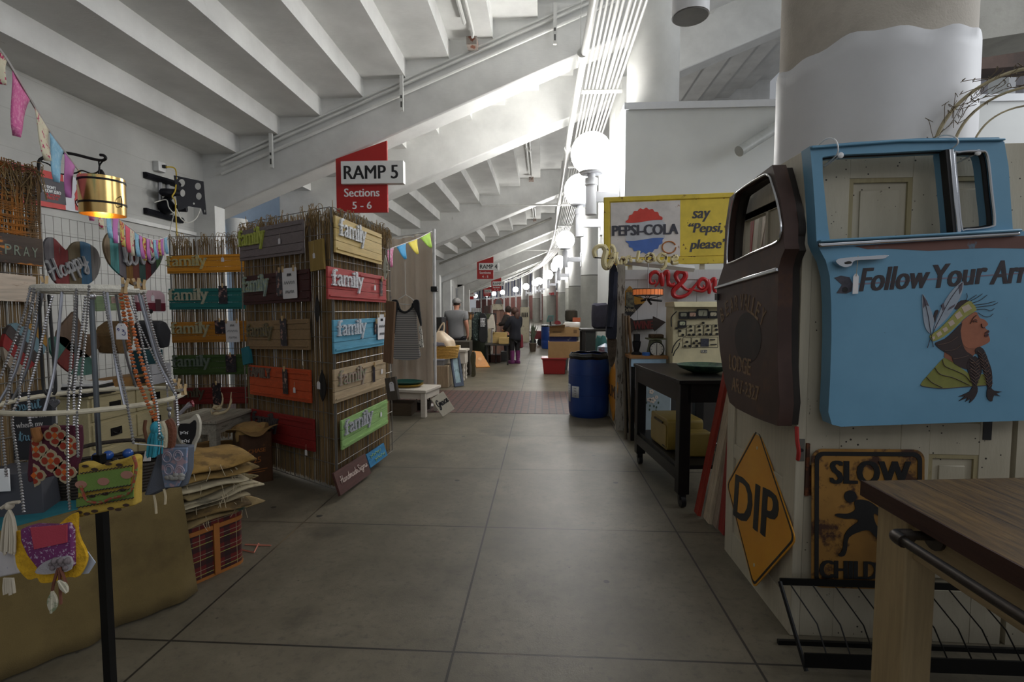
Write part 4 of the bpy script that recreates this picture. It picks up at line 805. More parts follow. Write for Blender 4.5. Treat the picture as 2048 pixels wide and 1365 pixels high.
# rusty tin with sacks in it
TIN = mat('rusty brown tin', (72, 46, 26), .55, .3, var=.25, vs=5, c2=(120, 78, 30), s2=4, th=.58); tc = VC((-2.54, 4.31, 0)); RT = Matrix.Translation(tc) @ Matrix.Rotation(rad(45), 4, 'Z')
o = thing('storage_tin', 'rusty brown square tin holding burlap bags in front of the dim reed panel', 'tin', tc)
part(o, 'body', M().prism((VC((0, 0, 0)), VC((1, 0, 0)), VC((0, 1, 0)), VC((0, 0, 1))), rrect(-.13, -.13, .13, .13, .02), [rrect(-.12, -.12, .12, .12, .02)], 0, .44).tf(RT), TIN)
part(o, 'bottom', M().bx(-.12, .12, -.12, .12, 0, .01).tf(RT), TIN)
ft = (RT @ VC((-.13, -.131, 0)), (RT.to_3x3() @ VC((1, 0, 0))), VC((0, 0, 1)), RT.to_3x3() @ VC((0, -1, 0)))
part(o, 'lettering', M().text(ft, 'CHASE', .13, .29, .14, .035, 0, .002, bold=.04).text(ft, '25', .13, .21, .06, .05, 0, .002, bold=.03).fbox(ft, .05, .21, .12, .126, 0, .002).fbox(ft, .05, .19, .1, .106, 0, .002), mat('worn orange print', (146, 84, 26), .6))
single('burlap_sack', slab((tc.x, tc.y, .36), .26, .25, .14, .6, .09, seed=31), mat('sack in tin', (150, 120, 72), .95, bump=.4, bs=300, c2=(150, 60, 56), s2=12, th=.62), 'crumpled burlap bag sticking out of the rusty square tin', 'sack')
m = M(); rn = random.Random(4)
def rag(u, v): a = 2 * pi * u; r = .1 + .09 * v + .02 * sin(5 * a) ; return VC((tc.x + r * cos(a) * 1.05, tc.y + r * sin(a), .45 + .05 * v * (1 + sin(3 * a + 1)) * (1 - .4 * v) - .02 * v))
single('burlap_sack', M().sheet(rag, 40, 6), mat('sack in tin'  + ' rim', (132, 104, 62), .95, bump=.4, bs=300), 'frayed burlap bag spread over the rim of the rusty square tin', 'sack', solid=.005)
# ---------------------------------------------------------------- lampshade frame with necklaces and bags
NC = atY((176, 805), 1.6); NC.z = 0; NC.x += .03; RL, RT_, ZL, ZTP = .243, .137, 1.205, 1.565
SILVER = mat('silver chain', (176, 176, 180), .3, .9, var=.15, vs=200); RING = mat('wrapped cream ring', (196, 188, 166), .8, var=.15, vs=30); BPOLE = mat('black steel pole', (20, 20, 21), .4, .4); GPOLE = mat('grey steel rod', (112, 118, 124), .35, .8)
o = thing('necklace_stand', 'lampshade frame with two cream rings on a black pole, hung with necklaces', 'stand', NC)
pb = atY((222, 1200), 1.6); pt = atY((212, 1030), 1.6)
part(o, 'base', M().lathe((NC.x, NC.y, 0), [(.2, 0), (.2, .015), (.03, .03), (.02, .05)], 28), BPOLE)
part(o, 'pole', M().box((NC.x, NC.y, .53), (.026, .026, .98)), BPOLE); part(o, 'knob', M().cyl((NC.x + .012, NC.y, .985), (NC.x + .05, NC.y, .985), .007, n=8).ball((NC.x + .055, NC.y, .995), .012, 8), BPOLE)
part(o, 'rod', M().cyl((NC.x, NC.y, 1.0), (NC.x, NC.y, 1.535), .008, n=10), GPOLE); part(o, 'finial', M().ball((NC.x, NC.y, 1.543), .013, 12), SILVER)
rg = lambda r, z: M().tube([(NC.x + r * cos(2 * pi * i / 48), NC.y + r * sin(2 * pi * i / 48), z) for i in range(48)], .008, 8, True)
part(o, 'upper_ring', M().tube([(NC.x + RT_ * cos(2 * pi * i / 48), NC.y + RT_ * sin(2 * pi * i / 48), ZTP) for i in range(48)], .013, 8, True), mat('fluffy white ring', (206, 202, 190), .95, var=.12, vs=60, bump=.6, bs=200)); part(o, 'lower_ring', rg(RL, ZL), RING)
part(o, 'cross_bar', M().tube([(NC.x - RT_, NC.y, ZTP - .005), (NC.x + RT_, NC.y, ZTP - .005)], .003, 6).tube([(NC.x, NC.y - RT_, ZTP - .005), (NC.x, NC.y + RT_, ZTP - .005)], .003, 6), mat('brass wire', (170, 140, 70), .4, .8))
for i in range(8):
    a = 2 * pi * (i + .3) / 8; P = lambda r, z: VC((NC.x + r * cos(a), NC.y + r * sin(a), z))
    part(o, 'rib', M().tube(cmr([P(RT_, ZTP), P(RT_ + .02, ZTP - .1), P(RT_ + .055, ZL + .11), P(RL, ZL)], 5), .0042, 7), mat('silver rib', (150, 152, 160), .3, .8))
def chain_pts(k, pts, Y0, Y1):
    n = len(pts) - 1; return [atY(px(k[i] if isinstance(k, list) else k, p), Y0 + (Y1 - Y0) * i / n) for i, p in enumerate(pts)]
def links(P, r=.0046):
    Q = cmr(P, 10); m = M(); L = [0]
    for a, b in zip(Q, Q[1:]): L.append(L[-1] + (b - a).length)
    n = max(2, int(L[-1] / .0042)); out = []; rad = []; j = 0
    for i in range(n + 1):
        s = L[-1] * i / n
        while j < len(L) - 2 and L[j + 1] < s: j += 1
        f = (s - L[j]) / max(1e-6, L[j + 1] - L[j]); out.append(Q[j].lerp(Q[j + 1], min(1, f))); rad.append(r if i % 2 else r * .4)
    return m.tube(out, rad, 6)
def seg(k, *p): return [(k, q) for q in p]
def path(sp, Ys):
    n = len(sp) - 1; return [atY(px(k, q), Ys[0] + (Ys[1] - Ys[0]) * (i / n) ** .8) for i, (k, q) in enumerate(sp)]
Yf, Yl = 1.44, 1.36
chs = dict(
 c2=seg('A3', (390, 90), (340, 370), (240, 700), (130, 1040)) + seg('A5', (90, 370), (22, 570), (40, 900), (80, 1330)),
 c3=seg('A3', (440, 130), (400, 400), (330, 760), (230, 1140)) + seg('A5', (240, 330), (152, 580), (195, 960), (250, 1330)) + seg('L3', (155, 600)),
 c1=seg('A3', (350, 85), (270, 400), (140, 760), (0, 1120)),
 c4=seg('A3', (600, 180), (540, 400), (480, 680), (400, 1000)) + seg('A5', (360, 260), (362, 480), (375, 660), (390, 715)),
 c6=seg('A3', (870, 100), (840, 500), (790, 1130)) + seg('A5', (840, 570), (838, 1000)) + seg('L3', (440, 400), (455, 585)),
 c7=seg('A3', (975, 180), (930, 560), (870, 1000)) + seg('A5', (918, 300), (920, 560), (918, 690)),
 c8=seg('A3', (1015, 60), (985, 500), (945, 900)) + seg('A5', (990, 330), (955, 580), (962, 900), (970, 1090)),
 c9=seg('A4', (155, 130), (200, 400), (270, 740), (350, 1080)) + seg('A6', (525, 430), (570, 700), (610, 960)),
 c10=seg('A4', (480, 170), (550, 520), (620, 830), (690, 1130)) + seg('A6', (860, 440), (890, 640), (905, 860)),
 c11=seg('A4', (440, 200), (520, 420), (680, 780), (860, 1160)) + seg('A6', (990, 330), (1003, 520)),
 c12=seg('A4', (610, 130), (690, 470), (800, 840), (960, 1250)) + seg('A6', (1100, 470), (1115, 740)))
# bags (each a soft pouch with its own flap and pattern)
def outl(k, pts, Y): return [atY(px(k, p), Y) for p in pts]
FRY = lambda Y: (VC((0, Y, 0)), VC((1, 0, 0)), VC((0, 0, 1)), VC((0, -1, 0)))
def fpts(k, pts, Y): return [(q.x, q.z) for q in outl(k, pts, Y)]
def smooth2(P, k=4): return [(v.x, v.y) for v in cmr([(x, y, 0) for x, y in P], k, True)]
def bag(name, label, Y, k, pts, mt, th=.03, cat='bag', pn='body'):
    f = FRY(Y); P = fpts(k, pts, Y); z = min(p[1] for p in P); x = sum(p[0] for p in P) / len(P); o = thing(name, label, cat, (x, Y, z), 'small fabric bags on the necklace stand')
    part(o, pn, M().prism(f, P, t0=-th, t1=0), mt, bevel=.009); return o, f
def strap(o, key, Ys): part(o, 'chain', links(path(chs[key], Ys)), SILVER)
# burgundy bag with medallions
Yb = 1.47; bag_o, f = bag('patterned_bag', 'burgundy bag with orange medallions hanging on silver chains from the necklace stand', Yb, 'A5', [(375, 715), (940, 700), (955, 900), (935, 1110), (890, 1260), (330, 1365 + 40), (320, 1300), (345, 950)], mat('burgundy cloth', (78, 22, 44), .85, bump=.3, bs=300))
def quatre(c, s, rot, kind):
    o = []
    for i in range(40):
        a = 2 * pi * i / 40; r = s * (.72 + .28 * abs(cos(2 * a)) ** .6 + (.1 if i % 10 == 0 else 0)); o.append((c[0] + r * cos(a + rot), c[1] + r * .92 * sin(a + rot)))
    return o
med = [(690, 815), (455, 985), (870, 945), (640, 1130), (430, 1310), (810, 1270)]; sc_ = (atY(px('A5', (140, 0)), Yb) - atY(px('A5', (0, 0)), Yb)).length
mo, mr, mc = M(), M(), M(); bx_0, bx_1 = fpts('A5', [(348, 0)], Yb)[0][0], fpts('A5', [(938, 0)], Yb)[0][0]
for q in med:
    c = fpts('A5', [q], Yb)[0]; mo.prism(f, clipx(quatre(c, sc_, 0, 0), bx_0, bx_1), t0=0, t1=.002)
    for j in range(4):
        a = pi / 2 * j; cc = (c[0] + .55 * sc_ * cos(a), c[1] + .5 * sc_ * sin(a)); q_ = clipx(circ(cc[0], cc[1], sc_ * (.32 if j % 2 else .26), sc_ * (.22 if j % 2 else .3), 14), bx_0, bx_1)
        if len(q_) > 2: mr.prism(f, q_, t0=.002, t1=.0035)
    mc.prism(f, [(c[0], c[1] + .28 * sc_), (c[0] - .26 * sc_, c[1]), (c[0], c[1] - .28 * sc_), (c[0] + .26 * sc_, c[1])], t0=.002, t1=.004)
part(bag_o, 'medallions', mo, mat('cream medallion', (172, 158, 128), .85)); part(bag_o, 'petals', mr, mat('rust red petals', (150, 50, 28), .85)); part(bag_o, 'centres', mc, mat('orange centres', (196, 96, 34), .85))
strap(bag_o, 'c4', (1.46, Yb)); strap(bag_o, 'c7', (1.47, Yb))
part(bag_o, 'tassel', M().tube(cmr(outl('A5', [(440, 720), (450, 780), (470, 840), (450, 870)], Yb - .012), 4), .012, 8), mat('tan tassel', (150, 100, 54), .8))
# yellow and green bag
Yy = 1.36; bag_o, f = bag('patterned_bag', 'yellow and green striped bag with scalloped top hanging in front of the burlap table', Yy, 'L3', [(505, 285), (560, 285), (620, 310), (700, 280), (780, 265), (850, 235), (880, 250), (875, 560), (500, 640), (500, 560)], mat('yellow printed cloth', (182, 152, 62), .85, bump=.2, bs=300, c2=(170, 140, 52), s2=20))
part(bag_o, 'flap_band', M().prism(f, fpts('L3', [(518, 355), (860, 305), (850, 420), (525, 470)], Yy), t0=.001, t1=.008), mat('green printed cloth', (112, 140, 66), .85, bump=.2, bs=300))
part(bag_o, 'lower_band', M().prism(f, fpts('L3', [(500, 515), (870, 450), (870, 505), (500, 570)], Yy), t0=0, t1=.0025), mat('green printed cloth', (112, 140, 66)))
m = M()
for q in ((620, 320), (780, 292), (560, 300), (710, 285), (520, 600), (620, 592), (725, 575), (825, 553), (570, 610), (775, 582), (605, 495), (690, 480), (800, 455)): m.prism(f, circ(*fpts('L3', [q], Yy)[0], .0095, .0042, 12), t0=.002, t1=.0045)
part(bag_o, 'motifs', m, mat('dark brown print', (62, 44, 34), .85)); m = M()
for q in ((690, 395), (840, 352), (545, 415)): m.prism(f, circ(*fpts('L3', [q], Yy)[0], .017, .011, 16), t0=.006, t1=.0105)
part(bag_o, 'paisleys', m, mat('dusty pink print', (168, 120, 104), .85)); m = M()
for a, b in (((520, 350), (865, 298)), ((525, 475), (850, 425)), ((500, 510), (870, 445)), ((500, 572), (870, 508))):
    p0, p1 = outl('L3', [a, b], Yy - .009); m.tube([p0.lerp(p1, i / 30) + VC((0, 0, .0015 * (-1) ** i)) for i in range(31)], .0016, 4)
part(bag_o, 'braid', m, mat('black braid', (50, 44, 40), .8)); part(bag_o, 'red_cord', M().tube(cmr(outl('L3', [(865, 235), (885, 300), (870, 400), (830, 480), (730, 510), (640, 540), (560, 520), (525, 430)], Yy - .012), 4), .004, 6), mat('red green cord', (140, 60, 44), .8, c2=(96, 130, 70), s2=90, th=.5)); strap(bag_o, 'c8', (1.46, Yy)); strap(bag_o, 'c9', (1.45, Yy))
# magenta patch bag with yellow crochet
Yp = 1.33; bag_o, f = bag('patchwork_bag', 'magenta and pink patchwork bag edged with yellow crochet at the lower left', Yp, 'L3', [(125, 715), (200, 695), (320, 700), (440, 675), (465, 720), (470, 960), (400, 980), (250, 985), (170, 880), (130, 790)], mat('magenta floral cloth', (112, 46, 100), .85, c2=(186, 170, 190), s2=120, th=.57, soft=.02))
YEL = mat('yellow crochet', (214, 166, 34), .95, var=.2, vs=60, bump=.6, bs=120)
part(bag_o, 'crochet', M().prism((f[0] + VC((0, .012, 0)),) + f[1:], smooth2(fpts('L3', [(30, 790), (60, 750), (130, 725), (250, 780), (430, 640), (480, 610), (500, 620), (500, 720), (520, 790), (550, 850), (560, 920), (510, 1020), (440, 1025), (330, 1060), (260, 1060), (240, 1030), (180, 1040), (110, 960), (90, 860), (40, 830)], Yp + .012), 3), t0=-.008, t1=0), YEL, bevel=.003)
part(bag_o, 'patch', M().prism(f, fpts('L3', [(205, 700), (440, 680), (440, 795), (230, 840)], Yp), t0=0, t1=.004), mat('coral pink cloth', (176, 62, 80), .85, bump=.2, bs=200)); part(bag_o, 'lace', M().prism(f, smooth2(fpts('L3', [(240, 985), (300, 920), (400, 890), (470, 890), (470, 970), (380, 990), (300, 1000)], Yp), 3), t0=.001, t1=.006), mat('grey lace', (168, 164, 168), .9, bump=.4, bs=150))
m = M()
for p in ([(380, 960), (350, 1060), (340, 1120)], [(390, 960), (420, 1040), (440, 1110)], [(385, 960), (390, 1080), (395, 1200)]): m.tube(cmr(outl('L3', p, Yp - .01), 4), .004, 5)
part(bag_o, 'ribbons', m, mat('brown ribbon', (110, 66, 50), .8)); part(bag_o, 'feather', feather(feather(M(), outl('L3', [(345, 1250)], Yp - .012)[0], outl('L3', [(350, 1110)], Yp - .012)[0], .03, VC((0, -1, 0))), outl('L3', [(445, 1120)], Yp - .012)[0], outl('L3', [(390, 1040)], Yp - .012)[0], .022, VC((0, -1, 0))), mat('pale feather', (196, 190, 170), .8, c2=(130, 140, 110), s2=30, th=.55))
m = M()
for i in range(9): m.ball(outl('L3', [(330 + 14 * i, 940 + 26 * sin(i * 2.1))], Yp - .006)[0], .006 + .002 * (i % 3), 8)
part(bag_o, 'knots', m, mat('grey cloth knots', (120, 110, 112), .9)); strap(bag_o, 'c3', (1.44, Yp)); strap(bag_o, 'c6', (1.45, Yp))
part(bag_o, 'price_card', M().prism((f[0] + VC((0, .03, 0)),) + f[1:], fpts('L3', [(480, 770), (520, 790), (620, 930), (575, 1000), (500, 1010)], Yp + .03), t0=-.002, t1=0), mat('pale blue card', (186, 196, 214), .6, var=.05))
# white tasselled bag at the left edge
Yw = 1.36; bag_o, f = bag('tasselled_bag', 'white bag with a cream yarn tassel at the left edge of the picture', Yw, 'L3', [(-160, 840), (100, 850), (125, 1005), (-150, 1060)], mat('white cotton bag', (198, 194, 196), .9, c2=(100, 110, 150), s2=14, th=.66, soft=.02))
m = M(); rn = random.Random(3)
for i in range(26):
    a = rn.uniform(-42, 52); m.tube(cmr(outl('L3', [(62, 590), (58 + a * .6, 640), (55 + a, 740 + rn.uniform(-10, 10)), (50 + a * 1.1, 860 + rn.uniform(-20, 20))], Yw - .012 - rn.uniform(0, .014)), 3), .0036, 5)
for i in range(14):
    a = rn.uniform(-40, 30); m.tube(cmr(outl('L3', [(60 + a * .8, 1030), (62 + a, 1090), (66 + a, 1140 - rn.uniform(0, 25))], Yw - .012), 3), .0034, 5)
e = part(bag_o, 'tassel', m, mat('cream yarn', (196, 186, 168), .95)); strap(bag_o, 'c2', (1.44, Yw)); part(bag_o, 'knot', M().tube(cmr(outl('L3', [(10, 575), (60, 545), (125, 535)], Yw - .012), 4), .005, 6).ball(outl('L3', [(60, 560)], Yw - .01)[0], .012, 8), mat('cream yarn', (196, 186, 168)))
# blue grey paisley bag
Yq = 1.58; bag_o, f = bag('paisley_bag', 'blue grey paisley bag hanging over the corner of the burlap table', Yq, 'L3', [(1030, 190), (1060, 170), (1230, 175), (1225, 330), (1190, 440), (1090, 450), (1000, 490), (930, 495), (985, 330)], mat('slate cloth', (92, 98, 110), .85, bump=.2, bs=200))
part(bag_o, 'flap', M().prism(f, fpts('L3', [(1062, 180), (1228, 178), (1222, 330), (1170, 430), (1080, 440), (1060, 330)], Yq), t0=.001, t1=.009), mat('paisley cloth', (122, 138, 164), .8, c2=(176, 150, 160), s2=26, th=.52, soft=.05), bevel=.003); m = M()
for q in ((1100, 240), (1170, 230), (1110, 320), (1180, 330)):
    c = fpts('L3', [q], Yq)[0]; m.tube([VC((c[0] + .017 * cos(a) * (1 - .05 * a), Yq - .01, c[1] + .02 * sin(a) * (1 - .05 * a))) for a in [i * .45 for i in range(22)]], .0018, 5)
part(bag_o, 'paisley_swirls', m, mat('pale lilac thread', (182, 172, 188), .8)); m = M(); rn = random.Random(6)
for i in range(12): q = outl('L3', [(1090 + rn.uniform(0, 110), 350 + rn.uniform(0, 40))], Yq - .014)[0]; m.ball(q, .009, 8, (1.3, .5, .8))
part(bag_o, 'ruffle', m, mat('silver grey ruffle', (160, 160, 158), .6)); part(bag_o, 'chain', links(path(chs['c12'], (1.52, Yq))), SILVER)
part(bag_o, 'fringe', M().tube(cmr(outl('L3', [(1000, 490), (1010, 550), (1015, 610)], Yq - .01), 3), .004, 5).tube(cmr(outl('L3', [(1065, 450), (1075, 500), (1072, 550)], Yq - .01), 3), .004, 5), CORD)
# necklaces
single('chain_necklace', links(path(chs['c1'], (1.44, 1.36))), SILVER, 'silver chain at the far left of the necklace stand running out of the picture', 'necklace')
Yn = 1.5; o = thing('bead_necklace', 'long orange bead necklace with a turquoise tassel and white tag', 'necklace', outl('A6', [(830, 1100)], Yn)[0]); OR_ = mat('orange wooden beads', (186, 100, 48), .45, var=.15, vs=40)
for k_, sp in (('left', seg('A4', (350, 160), (378, 340), (400, 480), (440, 700), (490, 940), (560, 1190)) + seg('A6', (690, 310), (750, 450), (810, 590), (855, 690))), ('right', seg('A4', (400, 140), (440, 340), (480, 510), (530, 720), (590, 940), (660, 1180)) + seg('A6', (790, 300), (840, 450), (872, 570), (860, 690)))):
    Q = cmr(path(sp, (1.46, Yn)), 12); L = 0; nx = 0; m = M(); st = M()
    for a, b in zip(Q, Q[1:]):
        L += (b - a).length
        if L >= nx: m.ball(b, .0058, 8, (1.1, 1.1, .8)); nx += .0108
    st.tube(Q[::4] + [Q[-1]], .002, 4); e = part(o, 'bead_strand', m, OR_); part(e, 'thread', st, SILVER)
m = M(); rn = random.Random(9); top = outl('A6', [(858, 705)], Yn - .004)[0]; m.ball(top - VC((0, 0, .02)), .015, 10, (1, 1, 1.4))
for i in range(40):
    a = rn.uniform(-1, 1); b = rn.uniform(-1, 1); bt = outl('A6', [(835 + 55 * a, 1080 + 25 * rn.random())], Yn)[0]; m.tube([top + VC((a * .006, b * .006, -.02)), top.lerp(bt, .5) + VC((a * .01, b * .012, 0)), bt + VC((0, b * .016, 0))], .0028, 4)
e = part(o, 'tassel', m, mat('turquoise tassel', (44, 138, 158), .8, var=.15, vs=40)); e['label'] = 'turquoise tassel'
q = outl('A4', [(362, 590)], 1.43)[0]; fr = (q, VC((1, 0, 0)), VC((0, 0, 1)), VC((0, -1, 0))); s_ = .034
e = part(o, 'price_tag', M().prism(fr, [(-.017, -.023), (.017, -.023), (.017, .013), (.009, .024), (-.009, .024), (-.017, .013)], [circ(0, .018, .002, n=8)], t0=0, t1=.0015), PAPER); e['label'] = 'white paper tag with blue handwriting'
m = M()
for P in ([(-.012, .004), (-.010, .010), (-.006, .006), (-.008, .002)], [(.002, -.008), (.010, -.010), (.012, -.002), (.004, .001), (.009, .004), (.003, .006)]): m.tube(cmr([q + VC((x, -.0022, z)) for x, z in P], 4), .0009, 5)
part(e, 'handwriting', m, mat('blue ink', (40, 40, 110), .5))
o = thing('pendant_necklace', 'black cord with a silver filigree heart pendant on the necklace stand', 'necklace', outl('A5', [(675, 500)], 1.5)[0])
part(o, 'cord', M().tube(cmr(path(seg('A3', (450, 150), (455, 500), (480, 1000)) + seg('A5', (545, 240), (600, 320)), (1.52, 1.5)), 5), .0045, 6).tube(cmr(path(seg('A3', (555, 170), (580, 500), (620, 1000)) + seg('A5', (690, 240), (660, 310)), (1.52, 1.5)), 5), .0045, 6), BLK)
hc = fpts('A5', [(675, 415)], 1.495)[0]; hp = [(hc[0] + .0017 * 16 * sin(a) ** 3 * .62, hc[1] + .00105 * (13 * cos(a) - 5 * cos(2 * a) - 2 * cos(3 * a) - cos(4 * a))) for a in [2 * pi * i / 40 for i in range(40)]]
part(o, 'pendant', M().prism(FRY(1.495), hp, t0=-.003, t1=.002), mat('pewter', (116, 116, 122), .45, .6, bump=.8, bs=300), bevel=.001)
o = thing('charm_necklace', 'fine silver chain with a blue ringed charm beside the turquoise tassel', 'necklace', outl('A6', [(915, 910)], 1.47)[0]); part(o, 'chain', links(path(chs['c10'], (1.46, 1.47)), .004), SILVER)
c = outl('A6', [(915, 888)], 1.47)[0]; part(o, 'charm', M().tube([c + VC((.008 * cos(a), 0, .008 * sin(a))) for a in [i * .4 for i in range(16)]], .0025, 6, True).ball(c, .005, 8), mat('blue green charm', (90, 140, 150), .3, .6))
o = thing('charm_necklace', 'fine silver chain with a spoon shaped charm on the right of the stand', 'necklace', outl('A6', [(1010, 650)], 1.62)[0]); part(o, 'chain', links(path(chs['c11'], (1.5, 1.62)), .0035), SILVER); c = outl('A6', [(1015, 560)], 1.62)[0]; part(o, 'charm', M().ball(c, .009, 10, (1, .4, 1)).ball(c - VC((0, 0, .02)), .007, 10, (.8, .4, 1.8)), SILVER)
single('display_string', M().tube(outl('A6', [(615, 955), (950, 985)], 1.44), .0022, 5), mat('white cord', (206, 206, 206), .7), 'thin white cord stretched between the yellow bag and the paisley bag', 'cord')
# bracelets and hanging leather straps on the right
for i, (pts, mt, lb) in enumerate((([(745, 690), (735, 800), (770, 930), (790, 970)], mat('brown braid', (96, 60, 38), .8), 'thin brown leather strap left of the turquoise tassel'), ([(930, 700), (960, 800), (965, 900), (960, 990)], mat('cream bead strip', (186, 176, 150), .7, bump=.6, bs=140), 'cream beaded strap right of the turquoise tassel'), ([(1000, 690), (1040, 760), (1045, 880), (1030, 990)], mat('brown woven strip', (104, 58, 36), .7, bump=.7, bs=110), 'brown woven strap beside the cream beaded strap'))):
    single('hanging_strap', M().tube(cmr(outl('A6', pts, 1.56 + .01 * i), 5), .005 if i == 0 else .0135, 8), mt, lb, 'strap', 'straps on the necklace stand')
o = thing('black_wood_sign', 'black wooden sign with white edge and small white script behind the paisley bag', 'sign', outl('A7', [(380, 800)], 1.75)[0]); Ys = 1.75
part(o, 'edge', M().prism(FRY(Ys), smooth2(fpts('A7', [(215, 480), (330, 450), (400, 395), (430, 430), (450, 500), (440, 640), (400, 720), (375, 820), (340, 830), (300, 760), (230, 720), (180, 600)], Ys), 2), t0=-.012, t1=0), mat('cream edge', (190, 184, 168), .6)); part(o, 'face', M().prism(FRY(Ys), smooth2(fpts('A7', [(235, 500), (340, 500), (390, 460), (415, 490), (405, 630), (365, 710), (345, 780), (310, 730), (250, 690), (210, 600)], Ys), 2), t0=0, t1=.003), BLK)
q = fpts('A7', [(235, 620)], Ys)[0]; part(o, 'lettering', scrawl(scrawl(M(), FRY(Ys), q[0], q[1], .032, .012, .0009, 4), FRY(Ys), q[0] + .004, q[1] - .03, .032, .012, .0009, 4), WHT)
single('ribbon_bow', M().tube(outl('A7', [(220, 390), (260, 350), (300, 310), (380, 290)], 1.66), .006, 6).tube(outl('A7', [(300, 310), (340, 260), (370, 250)], 1.66), .006, 6).tube(outl('A7', [(305, 312), (345, 285), (378, 268)], 1.66), .005, 6), mat('silver and red ribbon', (180, 178, 184), .35, .5, c2=(110, 20, 36), s2=30, th=.5), 'shiny silver and dark red ribbon ends beside the black wooden sign', 'ribbon')
# clothes pegs on the rings
def peg(k, a, b, Y, label):
    p, q = atY(px(k, a), Y), atY(px(k, b), Y); d = (q - p); n = VC((0, -1, 0)); s = d.cross(n).normalized() * .006; o = thing('clothes_peg', label, 'clothes peg', q, 'wooden pegs clipped on the necklace stand')
    for g in (-1, 1): part(o, 'prong', M().tube([p + s * g * 1.6, p.lerp(q, .5) + s * g * .7, q + s * g * .9], .0052, 4), PEG)
    part(o, 'spring', M().cyl(p.lerp(q, .5) + VC((0, -.008, 0)), p.lerp(q, .5) + VC((0, .008, 0)), .005, n=8), SILVER)
for a in (('A2', (385, 885), (360, 1110), 1.44, 'wooden peg holding the orange bead necklace'), ('A2', (545, 890), (565, 1040), 1.46, 'wooden peg on the upper ring just right of the orange beads'), ('A2', (635, 915), (650, 1060), 1.5, 'rightmost wooden peg on the upper ring'), ('A1', (430, 1135), (450, 1290), 1.5, 'wooden peg at the left end of the upper ring'), ('A6', (1100, 220), (1110, 330), 1.6, 'wooden peg at the right end of the lower ring, left of two'), ('A6', (1170, 280), (1185, 400), 1.58, 'wooden peg at the right end of the lower ring, right of two')): peg(*a)
# things lying on the burlap table
o = thing('chalkboard_sign', 'dark chalkboard sign reading Spirit lead me where my trust', 'sign', atY(px('A5', (400, 900)), 2.35)); Ys = 2.35; f = FRY(Ys)
part(o, 'board', M().prism(f, fpts('A5', [(135, 300), (640, 235), (650, 1120), (170, 1120)], Ys), t0=-.02, t1=0), mat('charcoal chalkboard', (50, 50, 54), .8, c2=(60, 60, 66), s2=9))
m = M(); q = fpts('A5', [(200, 520)], Ys)[0]; script(m, f, 'Spirit', q[0], q[1], .135, .055, .0028, .003, .16); q = fpts('A5', [(245, 890)], Ys)[0]; script(m, f, 'trust', q[0], q[1], .13, .05, .0026, .003, .12); part(o, 'script_lettering', m, mat('chalk blue', (104, 140, 156), .8))
m = M(); q = fpts('A5', [(460, 550)], Ys)[0]; m.text(f, 'lead me', q[0], q[1], .1, .036, 0, .002, rot=.1); q = fpts('A5', [(370, 690)], Ys)[0]; m.text(f, 'where my', q[0], q[1], .14, .036, 0, .002, rot=.1); part(o, 'lettering', m, mat('chalk white', (196, 192, 190), .8))
WK = mat('dark wicker', (44, 36, 28), .7, var=.4, vs=60, bump=.8, bs=90); bc = VC((-2.15, 2.42, ZT)); o = thing('wicker_basket', 'low dark wicker basket with a loop handle on the burlap table', 'basket', bc); m = M()
for j in range(9):
    m.tube([bc + VC((.2 * (1 + .015 * j) * math.copysign(abs(cos(a)) ** .5, cos(a)), .13 * (1 + .015 * j) * math.copysign(abs(sin(a)) ** .5, sin(a)), .012 + .0155 * j)) for a in [2 * pi * (i + .5) / 36 for i in range(36)]], .009, 6, True)
RW = Matrix.Translation(bc) @ Matrix.Rotation(.5, 4, 'Z') @ Matrix.Translation(-bc); m.bx(bc.x - .19, bc.x + .19, bc.y - .12, bc.y + .12, ZT, ZT + .01); part(o, 'body', m.tf(RW), WK); part(o, 'handle', M().tube(cmr([bc + Vector(p) for p in ((-.2, .05, .14), (-.16, .1, .2), (0, .12, .215), (.13, .11, .2), (.2, .04, .14))], 6), .01, 8).tf(RW), WK)
for i, (x, y, z) in enumerate(((-2.2, 2.38, .77), (-2.16, 2.4, .775), (-2.09, 2.44, .775))): single('blue_ornament', M().ball((x, y, z), .024, 12), mat('blue glass', (40, 80, 150), .2), 'shiny blue ball in the dark wicker basket, %s of three' % ('left', 'middle', 'right')[i], 'ornament', 'blue balls in the wicker basket')
boxthing('grey_box', 'dark grey open box on the burlap table behind the burgundy bag', 'box', (-2.33, 2.15, ZT), (.2, .2, .19), mat('dark grey card', (66, 66, 72), .7), rot=.4)
boxthing('grey_box', 'dark grey box beside the chalkboard sign at the left edge', 'box', (-2.52, 2.12, ZT), (.12, .2, .17), mat('dark grey card', (66, 66, 72), .7), rot=.3)
o = boxthing('white_card', 'white card with a black square letter, standing behind the burgundy bag', 'card', (-2.35, 2.02, ZT + .12), (.14, .006, .1), WHT, rot=.25)
o = thing('hang_tag', 'white paper tag hanging behind the turquoise tassel', 'tag', outl('A6', [(760, 1130)], 1.53)[0]); part(o, 'card', M().prism(FRY(1.53), fpts('A6', [(745, 1040), (810, 1030), (805, 1150), (720, 1155)], 1.53), t0=0, t1=.002), PAPER); part(o, 'string', M().tube(outl('A6', [(780, 1040), (820, 850), (850, 690)], 1.53), .0015, 4), CORD)
